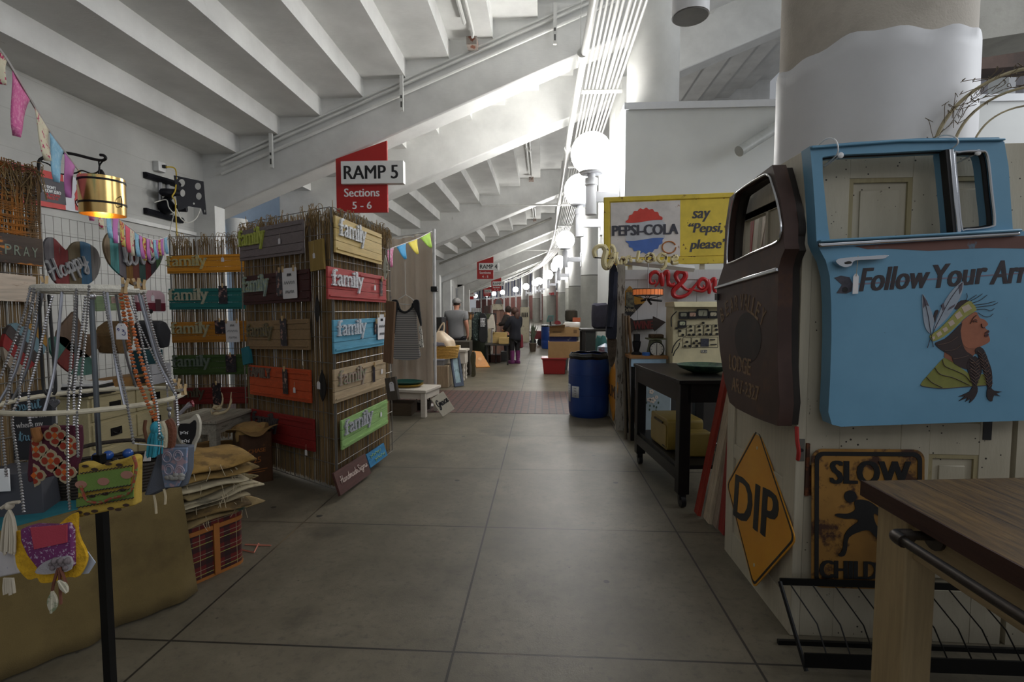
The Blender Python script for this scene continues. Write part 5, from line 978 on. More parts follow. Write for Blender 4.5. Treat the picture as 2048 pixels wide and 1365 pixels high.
# ---------------------------------------------------------------- bunting, brass lamp, television bracket, wall poster
def bunting(label, line, flags, fcols, rope_r=.006):
    P = [atY(px(k, p), Y) for k, p, Y in line]; o = thing('bunting', label, 'bunting', P[len(P) // 2]); Q = cmr(P, 6)
    part(o, 'ribbon', M().tube(Q, rope_r, 5), mat('white bunting ribbon', (206, 202, 200), .8))
    pxs = [(1024 + FPX * ((MR.inverted() @ (q - CAM)).x / -(MR.inverted() @ (q - CAM)).z), q) for q in Q]
    def on(x):
        for (a, p), (b, q) in zip(pxs, pxs[1:]):
            if a <= x <= b: return p.lerp(q, (x - a) / max(1e-6, b - a))
        return pxs[0][1] if x < pxs[0][0] else pxs[-1][1]
    for i, (k, xa, xb, tp) in enumerate(flags):
        a, b = on(px(k, (xa, 0))[0]), on(px(k, (xb, 0))[0]); c = atY(px(k, tp), (a.y + b.y) / 2 - .01)
        def ff(u, v, a=a, b=b, c=c):
            w1 = 1 - v; mid = (a + b) / 2; e = a.lerp(b, u); base = mid + (e - mid) * w1; q = base.lerp(c, 0) ; p = base + (c - mid) * v; n = (b - a).cross(c - mid).normalized(); return p + n * (.018 * sin(2.6 * v + 2.2 * u) * v)
        mt = fcols[i]; e = part(o, 'flag', M().sheet(ff, 4, 6), mt, solid=.002); e['label'] = mt.name.replace('flag ', '') + ' triangular flag'
fPINK = mat('flag pink print', (214, 104, 160), .85, c2=(228, 150, 186), s2=60, th=.5, soft=.1); fBLUE = mat('flag sky blue print', (134, 184, 212), .85, c2=(160, 200, 220), s2=50, th=.5, soft=.1); fVIO = mat('flag orchid violet', (196, 122, 186), .85, var=.06)
fFLO = mat('flag floral cream', (214, 206, 180), .85, c2=(184, 50, 96), s2=26, th=.56, soft=.02); fFL2 = mat('flag floral red and yellow', (212, 190, 100), .85, c2=(176, 44, 66), s2=30, th=.52, soft=.02); fRED = mat('flag rose red', (212, 88, 112), .85)
line = [('L1', (-120, -60), 1.9), ('L1', (0, 60), 2.0), ('L1', (90, 200), 2.1), ('L1', (200, 388), 2.35), ('L1', (290, 540), 2.6), ('L1', (400, 692), 2.9), ('L1', (480, 796), 3.15), ('L1', (560, 892), 3.4), ('L1', (640, 1000), 3.75), ('L1', (740, 1112), 4.2), ('A2', (450, 120), 4.45), ('A2', (590, 225), 4.7), ('A2', (700, 275), 4.9), ('A2', (800, 298), 5.05), ('A2', (900, 295), 5.2), ('A2', (1020, 250), 5.4)]
flags = [('L1', 2, 45, (8, 275)), ('L1', 78, 187, (95, 597)), ('L1', 213, 302, (290, 750)), ('L1', 308, 396, (345, 882)), ('L1', 400, 468, (420, 978)), ('L1', 482, 542, (520, 1052)), ('L1', 545, 600, (565, 1122)), ('L1', 605, 650, (628, 1176)), ('L1', 655, 692, (684, 1230)), ('L1', 697, 737, (716, 1262)), ('L1', 740, 770, (765, 1285)), ('L1', 775, 808, (800, 1320)), ('A2', 448, 520, (490, 545)), ('A2', 525, 588, (580, 560)), ('A2', 592, 640, (655, 592)), ('A2', 645, 695, (680, 620)), ('A2', 700, 755, (745, 612)), ('A2', 760, 800, (798, 560)), ('A2', 805, 848, (858, 602)), ('A2', 850, 880, (868, 575)), ('A2', 885, 918, (908, 545)), ('A2', 920, 965, (945, 540)), ('A2', 970, 1022, (1015, 520))]
bunting('string of pink, blue and floral flags sagging from the upper left to the back panel', line, flags, [fFLO, fPINK, fFLO, fBLUE, fVIO, fFL2, fPINK, fFLO, fBLUE, fVIO, fFL2, fRED, fFLO, fBLUE, fVIO, fFL2, fVIO, fFLO, fBLUE, fVIO, fFL2, fVIO, fBLUE])
IRON = mat('black wrought iron', (26, 25, 26), .5, .5); BRASS = mat('polished brass', (228, 192, 124), .22, .95, var=.1, vs=12)
lc = atY(px('A1', (1000, 360)), 3.15); o = thing('brass_lamp', 'brass drum pendant lamp with black bands hanging from a hook', 'lamp', lc - VC((0, 0, .11))); rL = .122
part(o, 'shade', M().lathe(lc, [(rL - .003, -.115), (rL, -.115), (rL, .115), (rL - .003, .115), (rL - .003, -.115)], 40), BRASS); part(o, 'top_plate', M().lathe(lc, [(.0, .1), (rL - .002, .1), (rL - .002, .104), (0, .104)], 40), BRASS)
for z in (-.055, .085): part(o, 'band', M().lathe(lc, [(rL, z), (rL + .003, z), (rL + .003, z + .012), (rL, z + .012), (rL, z)], 40), IRON)
for s in (-1, 1): part(o, 'side_loop', M().tube(cmr([lc + VC((s * rL, 0, .0)), lc + VC((s * (rL + .03), -.03, -.03)), lc + VC((s * (rL + .02), -.02, -.07)), lc + VC((s * rL, 0, -.06))], 5), .003, 5), IRON)
part(o, 'bulb', M().ball(lc + VC((0, 0, -.03)), .03, 12), mat('warm bulb', (255, 226, 170), .3, emit=30)); part(o, 'socket', M().lathe(lc, [(.03, .1), (.02, .14), (.012, .16), (.005, .17)], 12), IRON)
ch = [atY(px('A1', p), 3.12) for p in ((965, 170), (970, 60), (1000, 10), (965, 10), (968, 100), (900, 135), (800, 105), (730, 130), (590, 135), (480, 45), (395, 15))]
part(o, 'cord', M().tube(cmr(ch, 6), .0045, 6), IRON)
o = thing('iron_bracket', 'black iron arm hooked over the near left panel, carrying the brass lamp', 'bracket', (-2.985, 2.92, 2.3)); Y_ = 3.12
part(o, 'arm', M().tube(cmr([VC((-2.985, 2.93, 2.2)), atY(px('L1', (240, 770)), 2.98), atY(px('L1', (270, 730)), 3.0), atY(px('L1', (330, 700)), 3.05), atY(px('L1', (440, 706)), 3.08), atY(px('L1', (560, 735)), 3.12), atY(px('L1', (630, 748)), 3.12), atY(px('L1', (655, 735)), 3.12), atY(px('L1', (645, 718)), 3.12), atY(px('L1', (622, 714)), 3.12)], 5), .009, 7), IRON)
# television bracket on the left wall
WX = Plane((-6.4, 5, 0), (1, 0, 0)); o = thing('tv_bracket', 'black television wall bracket without its screen, high on the white wall', 'bracket', (-6.35, 8.8, 3.2)); TVB = mat('black powder coat', (20, 21, 28), .6, spec=.2)
d_ = VC((.47, .88, 0)).normalized(); pv = Plane((-5.92, 8.55, 0), VC((d_.y, -d_.x, 0))); pd = lambda pts: [pv.d2(px('C7', p)) for p in pts]
hol = [pd([(635 + 52 * cos(a), 500 + 58 * sin(a)) for a in [2 * pi * i / 16 for i in range(16)]]), pd([(882 + 48 * cos(a), 552 + 54 * sin(a)) for a in [2 * pi * i / 16 for i in range(16)]]), pd([(895 + 45 * cos(a), 702 + 54 * sin(a)) for a in [2 * pi * i / 16 for i in range(16)]]), pd([(650 + 40 * cos(a), 655 + 56 * sin(a)) for a in [2 * pi * i / 16 for i in range(16)]]), pd([(560 + 16 * cos(a), 428 + 22 * sin(a)) for a in [2 * pi * i / 10 for i in range(10)]]), pd([(985 + 12 * cos(a), 930 + 22 * sin(a)) for a in [2 * pi * i / 10 for i in range(10)]]), pd([(820 + 16 * cos(a), 815 + 16 * sin(a)) for a in [2 * pi * i / 10 for i in range(10)]])]
part(o, 'mounting_plate', M().prism(pv.fr(), pd([(515, 385), (965, 480), (1010, 982), (965, 978), (930, 885), (740, 855), (620, 915), (575, 910)]), hol, t0=-.01, t1=0), TVB)
def wq(p, d=0): q = WX.hit(px('C7', p)); return VC((-6.4 + d, q.y, q.z))
for a, b in (((45, 380), (560, 530)), ((50, 925), (610, 1075))): p, q = wq(a, .03), wq(b, .03); part(o, 'wall_bar', M().tube([p, q], .055, 6), TVB)
part(o, 'wall_plate', M().tube([wq((285, 430), .02), wq((290, 1000), .02)], .03, 6).tube([wq((405, 500), .02), wq((410, 1000), .02)], .03, 6), mat('silver strut', (170, 170, 172), .4, .6))
e_ = [wq((320, 900), .08), wq((310, 760), .12), wq((320, 680), .15), pv.hit(px('C7', (400, 640))) + VC((-.06, 0, 0)), pv.hit(px('C7', (600, 650))) + pv.N * -.03]
part(o, 'arm', M().tube(cmr(e_, 5), .06, 10), TVB); part(o, 'hub', M().ball(wq((310, 860), .1), .13, 14), TVB); part(o, 'lower_arm', M().tube([wq((330, 880), .12), pv.hit(px('C7', (740, 890))) + pv.N * -.06], .055, 8), TVB)
o = thing('outlet_box', 'white outlet box with a black plug high on the left wall', 'outlet', wq((250, 260))); q = wq((250, 260)); part(o, 'box', M().box(q + VC((.05, 0, 0)), (.1, .16, .16)), mat('white plastic', (214, 214, 212), .4), bevel=.006); part(o, 'plug', M().box(q + VC((.12, .02, .01)), (.06, .05, .05)), BLK, bevel=.006)
def cable(name, label, pts, mt, r=.011): single(name, M().tube(cmr(pts, 6), r, 6), mt, label, 'cable')
cable('power_cable', 'yellow cable hanging from the outlet past the black television bracket', [wq((258, 262), .15), wq((330, 300), .24), pv.hit(px('C7', (525, 600))) + pv.N * .03, pv.hit(px('C7', (470, 710))) + pv.N * .04, pv.hit(px('C7', (520, 780))) + pv.N * .03, pv.hit(px('C7', (530, 1000))) + pv.N * .03, pv.hit(px('C7', (550, 1330))) + pv.N * .03], mat('yellow cable', (196, 166, 46), .5))
cable('loose_cable', 'white cable looped around the black television bracket', [wq((130, 800), .1), wq((220, 760), .2), wq((220, 880), .25), wq((330, 980), .25), wq((430, 900), .25), wq((430, 820), .25), wq((380, 780), .22)], mat('white cable', (206, 204, 196), .5), .009)
cable('loose_cable', 'white cable drooping below the television mounting plate', [pv.hit(px('C7', (550, 890))), pv.hit(px('C7', (620, 1040))), pv.hit(px('C7', (730, 1105))), pv.hit(px('C7', (850, 1040))), pv.hit(px('C7', (920, 890)))], mat('white cable', (206, 204, 196)), .009)
cable('loose_cable', 'white cable end dangling low on the wall beneath the television bracket', [wq((430, 960), .1), wq((430, 1150), .05), wq((410, 1290), .05)], mat('white cable', (206, 204, 196)), .009)
# poster on the wall
fr, w_, h = qframe(Plane((-6.37, 5, 0), (1, 0, 0)), px('A1', (-260, -45)), px('A1', (868, 225)), px('A1', (-260, 380))); h = 1.05
O = Vector(fr[0]); tl = WX.hit(px('A1', (590, 175))); zt_ = tl.z; zb_ = WX.hit(px('A1', (600, 515))).z; O.z = zb_; h = zt_ - zb_; fr = (O, fr[1], fr[2], fr[3])
o = thing('wall_poster', 'red, black and white soft drink poster with a bottle shape on the left wall', 'poster', O + fr[1] * w_ / 2); ux = lambda p: (WX.hit(px('A1', p)) - O).dot(fr[1])
part(o, 'white_panel', M().fbox(fr, ux((590, 300)), w_, 0, h, 0, .012), mat('white vinyl', (214, 214, 220), .5, var=.03)); part(o, 'red_panel', M().fbox(fr, 0, ux((597, 300)), 0, h, .0, .014), mat('poster red', (196, 52, 48), .5, var=.04)); part(o, 'black_panel', M().fbox(fr, 0, ux((602, 300)), h * .14, h * .8, .014, .017), mat('poster charcoal', (62, 58, 66), .5, var=.05))
x0, x1 = ux((385, 300)), ux((560, 340)); m = M().text(fr, "YOU DON'T", (x0 + x1) / 2 - .05, h * .56, (x1 - x0) * .9, h * .09, .017, .02, bold=.05).text(fr, 'KNOW ZERO', (x0 + x1) / 2, h * .45, (x1 - x0) * 1.02, h * .09, .017, .02, bold=.05); part(o, 'white_lettering', m, WHT)
part(o, 'red_lettering', M().text(fr, "'TIL YOU'VE", (x0 + x1) / 2, h * .35, (x1 - x0) * .9, h * .07, .017, .02, bold=.05).text(fr, 'TRIED IT', (x0 + x1) / 2, h * .26, (x1 - x0) * .7, h * .07, .017, .02, bold=.05), mat('poster red', (196, 52, 48)))
bx0, bx1 = ux((702, 430)), ux((805, 450)); bw = bx1 - bx0; bcx = (bx0 + bx1) / 2; bp_ = [(.5, 0), (.5, .42), (.42, .5), (.46, .62), (.22, .82), (.2, .98), (.24, 1)]; part(o, 'bottle_shape', M().prism(fr, [(bcx + a * bw, .02 + b * h * .76) for a, b in bp_] + [(bcx - a * bw, .02 + b * h * .76) for a, b in bp_[::-1]], t0=.012, t1=.016), mat('poster red', (196, 52, 48)))
part(o, 'script_lettering', script(script(M(), fr, 'Coca', bcx - bw * .45, h * .2, bw * .5, h * .1, .008, .018), fr, 'Cola', bcx + bw * .02, h * .2, bw * .42, h * .1, .008, .018), WHT)
# ---------------------------------------------------------------- right booth: old doors, truck doors, road signs
CHIP = wood('chipped cream door paint', (190, 182, 162), 'z', c2=(70, 60, 50), th=.685, k=.12)
t = Nt('speckled cream door paint'); C = lin((188, 180, 160)); v = t.new('TexVoronoi'); v.inputs['Scale'].default_value = 30; t.L(t.geo.outputs['Position'], v.inputs['Vector'])
g = t.noise(2.2, 6, .6, stretch=(4, 4, 1)); col = t.mix(t.ramp(g, .3, .7), lin((172, 164, 144)), C)
col = t.mix(t.ramp(t.math('ADD', v.outputs['Distance'], t.math('MULTIPLY', t.noise(3, 4), .34)), .262, .25), col, lin((46, 40, 36)))
col = t.mix(t.ramp(t.noise(7, 8, .75, stretch=(1, 1, .5)), .69, .70), col, lin((64, 54, 46))); t.out(col, .55); t.bump(t.noise(40, 5, stretch=(3, 3, .6)), .2, .004); SPECK = t.m
MOULD = wood('yellowed moulding', (160, 148, 112), 'z', c2=(70, 60, 50), th=.66, k=.15)
o = thing('old_door', 'chipped cream panelled door behind the blue truck door, facing the viewer', 'door', (1.67, 2.38, 0)); X0, X1, YF = 1.187, 2.05, 2.36
fr = (VC((X0, YF, 0)), VC((.9998, -.02, 0)), VC((0, 0, 1)), VC((-.02, -.9998, 0))); W = X1 - X0; H = 2.205
part(o, 'core', M().fbox(fr, 0, W, 0, H, -.045, -.014), SPECK)
for a, b in ((0, .145), (W * .47, W * .47 + .12), (W - .13, W)): part(o, 'stile', M().fbox(fr, a, b, 0, H, -.014, 0), SPECK, bevel=.002)
for a, b in ((H - .135, H), (.86, 1.0), (0, .24)):
    for x0, x1 in ((.145, W * .47), (W * .47 + .12, W - .13)): part(o, 'rail', M().fbox(fr, x0, x1, a, b, -.014, -.0005), SPECK, bevel=.002)
for x0, x1 in ((.145, W * .47), (W * .47 + .12, W - .13)):
    for a, b in ((1.0, H - .135), (.24, .86)):
        e = part(o, 'panel', M().fbox(fr, x0 + .05, x1 - .05, a + .05, b - .05, -.014, -.006), SPECK, bevel=.004)
        part(e, 'moulding', M().prism(fr, rect(x0, a, x1, b), [rect(x0 + .018, a + .018, x1 - .018, b - .018)], -.013, -.003), MOULD)
part(o, 'rust_hinge', M().fbox(fr, .005, .06, .66, .8, 0, .004).fbox(fr, .0, .014, .66, .9, 0, .012), mat('rusty iron', (70, 46, 34), .8, c2=(110, 62, 36), s2=20, th=.5))
part(o, 'lock_slot', M().fbox(fr, W - .12, W - .085, .93, 1.03, 0, .003), BLK)
o = thing('old_door', 'cream panelled door at the far right edge behind the first panelled door', 'door', (2.6, 2.4, 0)); part(o, 'core', M().bx(2.075, 2.9, 2.36, 2.4, 0, 2.1), SPECK); part(o, 'stile', M().bx(2.075, 2.19, 2.345, 2.36, 0, 2.1), SPECK)
o = thing('old_door', 'chipped cream door standing along the aisle behind the brown truck door', 'door', (1.165, 2.78, 0)); fs = (VC((1.143, 3.21, 0)), VC((0, -1, 0)), VC((0, 0, 1)), VC((-1, 0, 0))); W2 = .855; dS = Plane((1.143, 2.8, 0), (-1, 0, 0))
d2s = lambda k, pts: [(3.21 - q.y, q.z) for q in [dS.hit(px(k, p)) for p in pts]]
hole = d2s('C2', [(325, 605), (530, 520), (530, 860), (325, 945)]); xs = [p[0] for p in hole]; zs_ = [p[1] for p in hole]; hx0, hx1, hz0, hz1 = min(xs), max(xs), min(zs_), max(zs_)
part(o, 'core', M().prism(fs, rect(.004, .004, W2 - .03, 2.196), [rect(hx0, hz0, hx1, hz1)], -.04, -.012), CHIP)
part(o, 'stile', M().fbox(fs, 0, .11, 0, 2.2, -.012, 0), CHIP, bevel=.002); part(o, 'stile', M().fbox(fs, W2 - .12, W2, 0, 2.2, -.042, 0), CHIP, bevel=.003)
for a, b in ((2.0, 2.2), (hz1 - .0, hz1 + .04), (.98, 1.1), (.62, .7), (.3, .38), (0, .16)): part(o, 'rail', M().fbox(fs, .11, W2 - .12, a, b, -.012, -.001), CHIP, bevel=.002)
part(o, 'muntin', M().fbox(fs, hx1, hx1 + .03, hz0 - .05, hz1, -.012, -.002), CHIP); part(o, 'lock_plate', M().bx(1.15, 1.178, 2.349, 2.356, .82, .92), mat('dull steel plate', (130, 128, 122), .4, .7)); part(o, 'key_hole', M().cyl((1.164, 2.345, .87), (1.164, 2.35, .87), .008, n=10), BLK)
# planks leaning behind the side door
for i, (cc, y, dx, wd) in enumerate((((150, 46, 30), 3.74, .0, .045), ((186, 170, 146), 3.62, .035, .06), ((150, 132, 116), 3.52, .06, .04), ((146, 40, 30), 3.43, .075, .05), ((206, 198, 182), 3.36, .1, .07))):
    a = VC((1.13 + dx, y, 0)); b = VC((1.52 if i < 3 else 1.38, y + .02 * i, 2.2)); d = (b - a).normalized(); U = VC((0, 1, 0)); N = U.cross(d).normalized(); f = (a, U, d, N)
    single('plank', M().fbox(f, -wd, wd, .012, 2.2, -.012, .012), wood('plank paint %d' % i, cc, 'z', c2=(110, 90, 76), th=.64), ('leaning red painted plank nearest the black work table', 'leaning cream plank right of the red plank', 'leaning pale brown plank between cream and red planks', 'leaning dark red plank beside the aisle door', 'leaning white plank closest to the aisle door')[i], 'plank', 'painted planks leaning behind the aisle door', bevel=.002)
# brown truck door
RUSTB = mat('brown rusty steel', (72, 52, 46), .5, .25, var=.25, vs=4, c2=(96, 66, 48), s2=7, th=.55, soft=.2); CHROME = mat('chrome', (206, 208, 212), .15, 1, var=.05); DARKIN = mat('dark door jamb', (44, 38, 34), .6, .2, var=.3, vs=6)
bp_ = Plane((1.045, 2.6, 0), (-1, .0, 0)); D = lambda k, pts: [bp_.d2(px(k, p)) for p in pts]
o = thing('truck_door', 'rusty brown truck door lettered Bear Valley Lodge hanging on the aisle side', 'truck door', (1.09, 2.6, 1.0))
outer = D('C2', [(665, 1365), (668, 1060), (692, 960), (730, 870), (716, 800), (722, 640), (690, 400), (640, 180), (606, 50), (440, 175), (240, 322), (190, 370), (150, 640), (130, 1040), (66, 1235), (66, 1300)]) + D('R5', [(78, 800), (90, 960), (108, 1080), (134, 1195), (165, 1222), (200, 1240), (245, 1262), (290, 1280), (352, 1302), (362, 1200), (352, 1000), (352, 800)])
wh = cmr([(x, y, 0) for x, y in D('C2', [(240, 370), (310, 285), (520, 152), (580, 155), (605, 215), (660, 400), (698, 620), (690, 740), (640, 810), (420, 905), (205, 1003), (172, 965), (192, 620)])], 5, True); wh = [(v.x, v.y) for v in wh]
f = bp_.fr(); part(o, 'skin', M().prism(f, outer, [wh], -.062, 0), RUSTB, bevel=.01)
cxm = sum(p[0] for p in wh) / len(wh); cym = sum(p[1] for p in wh) / len(wh); wi = [(cxm + (x - cxm) * .93, cym + (y - cym) * .94) for x, y in wh]
part(o, 'window_frame', M().prism(f, wh, [wi], -.055, -.03), DARKIN); part(o, 'window_trim', M().tube([f[0] + f[1] * x + f[2] * y + f[3] * .003 for x, y in wh], .0055, 7, True), CHROME)
b4 = D('C2', [(62, 1235), (668, 1048), (672, 1088), (64, 1262)]); part(o, 'belt_moulding', M().prism(f, b4, t0=0, t1=.014), CHROME, bevel=.004)
jam = D('C2', [(720, 640), (716, 800), (730, 870), (692, 960), (668, 1060), (665, 1365)]) ; part(o, 'inner_frame', M().prism((f[0] - f[3] * .062, f[1], f[2], f[3]), [(x * .985, y * .985 + .02) for x, y in outer], [[(cxm + (x - cxm) * 1.08, cym + (y - cym) * 1.06) for x, y in wh]], -.03, -.0), DARKIN)
GOLD = mat('faded gold lettering', (128, 102, 74), .6, c2=(78, 58, 46), s2=40, th=.52, soft=.1); m = M()
for ch, x, y, rr in zip('BEARVALLEY', (100, 123, 145, 166, 190, 209, 227, 245, 264, 286), (795, 768, 752, 742, 738, 740, 748, 760, 778, 806), (.5, .38, .25, .12, 0, -.1, -.22, -.32, -.42, -.5)):
    q = D('R5', [(x, y)])[0]; m.text(f, ch, q[0], q[1], .046, .085, 0, .0015, bold=.02, rot=rr)
q = D('R5', [(180, 1022)])[0]; m.text(f, 'LODGE', q[0], q[1], .3, .085, 0, .0015, bold=.04, rot=.0); q = D('R5', [(203, 1132)])[0]; m.text(f, 'AR7-2327', q[0], q[1], .36, .075, 0, .0015, bold=.04); part(o, 'lettering', m, GOLD)
q = D('R5', [(215, 900)])[0]; part(o, 'dark_oval', M().prism(f, circ(q[0], q[1], .17, .13, 32), t0=0, t1=.0008), mat('dark brown oval', (44, 34, 32), .6, c2=(54, 40, 36), s2=6))
part(o, 'latch', M().prism(f, [(x, y) for x, y in D('R5', [(76, 700), (88, 700), (88, 730), (76, 730)])], t0=0, t1=.012), BLK)
single('red_strap', M().tube(cmr([VC((1.11, 2.29, .99)), VC((1.112, 2.285, .93)), VC((1.12, 2.285, .88)), VC((1.125, 2.3, .84))], 4), .009, 5), mat('red strap', (160, 40, 34), .6), 'short red strap hanging below the brown truck door', 'strap')
# blue truck door
t = Nt('sky blue truck paint'); C = lin((112, 162, 192)); x, y, z = t.xyz()
col = t.mix(t.ramp(t.noise(2.4, 7, .6), .3, .75), lin((98, 148, 178)), C); col = t.mix(t.ramp(t.noise(26, 6, .8), .70, .715), col, lin((60, 50, 48)))
col = t.mix(t.ramp(t.noise(1.9, 7, .65), .665, .7), col, lin((112, 72, 58))); t.out(col, .38); t.b.inputs['Coat Weight'].default_value = .1; BLUEP = t.m
bl = Plane((1.5, 2.235, 0), (-.02, -1, 0)); f = bl.fr(); D = lambda k, pts: [bl.d2(px(k, p)) for p in pts]
o = thing('truck_door', 'sky blue truck door with a painted profile portrait and Follow Your Arrow lettering', 'truck door', (1.7, 2.29, .98))
up = D('R5', [(530, 462), (524, 330), (514, 180), (500, 28), (700, 10), (1000, -8), (1360, -12), (1385, 10), (1404, 120), (1416, 300), (1424, 418), (1660, 405), (1660, 1272), (1100, 1290), (640, 1306), (600, 1296), (584, 1240), (592, 1090), (598, 900), (597, 750), (590, 620), (572, 550), (545, 500)])
h1 = [(v.x, v.y) for v in cmr([(x, y, 0) for x, y in D('R5', [(558, 110), (590, 73), (850, 58), (1105, 46), (1122, 60), (1140, 230), (1155, 405), (1140, 424), (860, 442), (610, 458), (590, 445), (572, 290)])], 4, True)]
h2 = [(v.x, v.y) for v in cmr([(x, y, 0) for x, y in D('R5', [(1156, 70), (1175, 56), (1270, 52), (1305, 75), (1325, 240), (1338, 370), (1320, 396), (1210, 408), (1186, 396), (1170, 230)])], 4, True)]
part(o, 'skin', M().prism(f, up, [h1, h2], -.075, 0), BLUEP, bevel=.014)
RUB = mat('black window rubber', (26, 26, 27), .6)
part(o, 'window_seal', M().tube([f[0] + f[1] * x + f[2] * y - f[3] * .02 for x, y in h2], .011, 7, True), RUB); part(o, 'window_trim', M().tube([f[0] + f[1] * x + f[2] * y + f[3] * .002 for x, y in h2], .0055, 7, True), CHROME)
part(o, 'window_seal', M().tube([f[0] + f[1] * x + f[2] * y - f[3] * .03 for x, y in h1], .006, 6, True), RUB)
part(o, 'divider_bar', M().prism(f, D('R5', [(1126, 44), (1148, 44), (1182, 420), (1162, 424)]), t0=-.03, t1=.01), CHROME, bevel=.003); part(o, 'divider_seal', M().prism(f, D('R5', [(1112, 46), (1126, 44), (1162, 424), (1148, 424)]), t0=-.03, t1=.006), RUB)
part(o, 'belt_moulding', M().prism(f, D('R5', [(532, 470), (1438, 418), (1444, 436), (536, 492)]), t0=0, t1=.02), CHROME, bevel=.006)
part(o, 'belt_ledge', M().prism(f, D('R5', [(530, 458), (1440, 408), (1444, 420), (534, 470)]), t0=-.01, t1=.028), BLUEP, bevel=.005)
part(o, 'rust_band', M().prism(f, D('R5', [(700, 484), (1000, 464), (1440, 438), (1660, 430), (1660, 500), (1440, 494), (1300, 492), (1180, 498), (1040, 505), (940, 500), (860, 496), (760, 498)]), t0=0, t1=.001), mat('brown rust band', (108, 74, 66), .7, c2=(92, 112, 130), s2=14, th=.6, soft=.08))
part(o, 'roof_gutter', M().prism(f, D('R5', [(500, 30), (900, 2), (1380, -4), (1380, 6), (900, 14), (502, 44)]), t0=0, t1=.014), BLUEP, bevel=.004)
hd = part(o, 'door_handle', M().prism(f, [(v.x, v.y) for v in cmr([(x, y, 0) for x, y in D('R5', [(602, 552), (640, 540), (820, 528), (830, 536), (800, 546), (690, 552), (670, 575), (640, 582), (612, 570)])], 4, True)], t0=.0, t1=.03), CHROME, bevel=.006)
q = D('R5', [(655, 562)])[0]; part(hd, 'lock', M().prism(f, circ(q[0], q[1], .012, .006), t0=.03, t1=.036), mat('dark lock', (60, 58, 56), .4, .8)); q = D('R5', [(659, 682)])[0]; part(o, 'lock_hole', M().prism(f, circ(q[0], q[1], .0115), t0=0, t1=.002), BLK)
q = D('R5', [(700, 656)])[0]; e = part(o, 'price_tag', M().prism(f, [(q[0] - .011, q[1] - .042), (q[0] + .011, q[1] - .04), (q[0] + .011, q[1] + .03), (q[0] + .004, q[1] + .042), (q[0] - .004, q[1] + .042), (q[0] - .011, q[1] + .03)], t0=.012, t1=.0135), PAPER); e['label'] = 'white price tag on a string'
p0, p1 = [f[0] + f[1] * x + f[2] * y + f[3] * .03 for x, y in D('R5', [(700, 530), (702, 622)])]; part(e, 'string', M().tube([p0, p1 - f[3] * .016], .0012, 4), CORD)
for i, p in enumerate(((640, 70), (1265, 57))): q = bl.hit(px('R5', p)); single('fixing_screw', M().cyl(q + VC((0, .0, 0)), q + VC((0, .13, -.015)), .004, n=8).ball(q, .013, 10, (1, .5, 1)), WHT, 'white capped screw holding the blue truck door, in the %s window opening' % ('large left', 'small right')[i], 'screw', 'white capped screws')
for i, p in enumerate((((605, 10), (612, 70)), ((1142, -5), (1150, 30)))):
    a, b = bl.hit(px('R5', p[0])), bl.hit(px('R5', p[1])); single('cable_tie', M().tube(cmr([a + VC((0, .13, .02)), a + VC((0, .05, .03)), a + VC((0, -.02, .0)), b + VC((0, -.02, 0)), b + VC((0, .08, -.02))], 4), .003, 5), WHT, 'white cable tie over the top of the blue truck door, %s' % ('at its left corner', 'above the chrome divider')[i], 'cable tie', 'white cable ties')
INK = mat('black brown sign paint', (52, 44, 48), .6, var=.15, vs=30, c2=(84, 104, 124), s2=60, th=.68)
def word(m, k, a, b, h_, st, t0=0, t1=.0014, shear=.28, bold=.04, up_=.5):
    pa, pb = D(k, [a, b]); L = math.hypot(pb[0] - pa[0], pb[1] - pa[1]); r = math.atan2(pb[1] - pa[1], pb[0] - pa[0]); cx, cy = (pa[0] + pb[0]) / 2 - sin(r) * h_ * up_, (pa[1] + pb[1]) / 2 + cos(r) * h_ * up_
    m.text(f, st, cx, cy, L, h_, t0, t1, bold=bold, shear=shear, rot=r)
m = M(); word(m, 'R5', (722, 691), (1048, 672), .096, 'Follow'); word(m, 'R5', (1065, 676), (1312, 652), .096, 'Your'); word(m, 'R5', (1316, 660), (1640, 640), .096, 'Arrow'); part(o, 'lettering', m, INK)
part(o, 'painted_arrow', M().prism(f, D('R5', [(690, 655), (1660, 590), (1660, 596), (690, 662)]), t0=0, t1=.001), mat('mauve arrow line', (120, 112, 130), .6)); 
part(o, 'painted_fletching', M().prism(f, D('R5', [(610, 628), (640, 618), (680, 625), (694, 655), (690, 690), (665, 700), (620, 698), (645, 660)]), t0=0, t1=.0011), mat('charcoal fletching', (66, 64, 74), .6, var=.3, vs=60))
# portrait painted on the door
MU = {}
def mural(name, col, polys, lv=1, sm=0, mtn=None):
    m = M()
    for P in polys:
        q = D('C1', P); q = [(v.x, v.y) for v in cmr([(x, y, 0) for x, y in q], sm, True)] if sm else q
        m.prism(f, q, t0=0, t1=.0008 + .0006 * lv)
    return part(o, name, m, mat(mtn or 'mural ' + name, col, .6, var=.12, vs=24))
def mline(name, col, lines, r, lv=6):
    m = M()
    for P in lines: m.tube(cmr([f[0] + f[1] * x + f[2] * y + f[3] * (.0006 * lv) for x, y in D('C1', P)], 4), r, 4)
    return part(o, name, m, mat('mural ' + name, col, .6))
SK = (158, 98, 72)
mural('painted_shawl', (128, 130, 62), [[(855, 980), (905, 915), (980, 830), (1040, 765), (1070, 755), (1150, 800), (1260, 880), (1320, 900), (1400, 890), (1420, 985), (1300, 990), (1150, 1005), (1040, 1012), (900, 998)]], 1, 2)
mural('painted_neck', (136, 84, 62), [[(1060, 700), (1180, 560), (1330, 640), (1330, 690), (1300, 740), (1180, 800), (1080, 770)]], 1, 2)
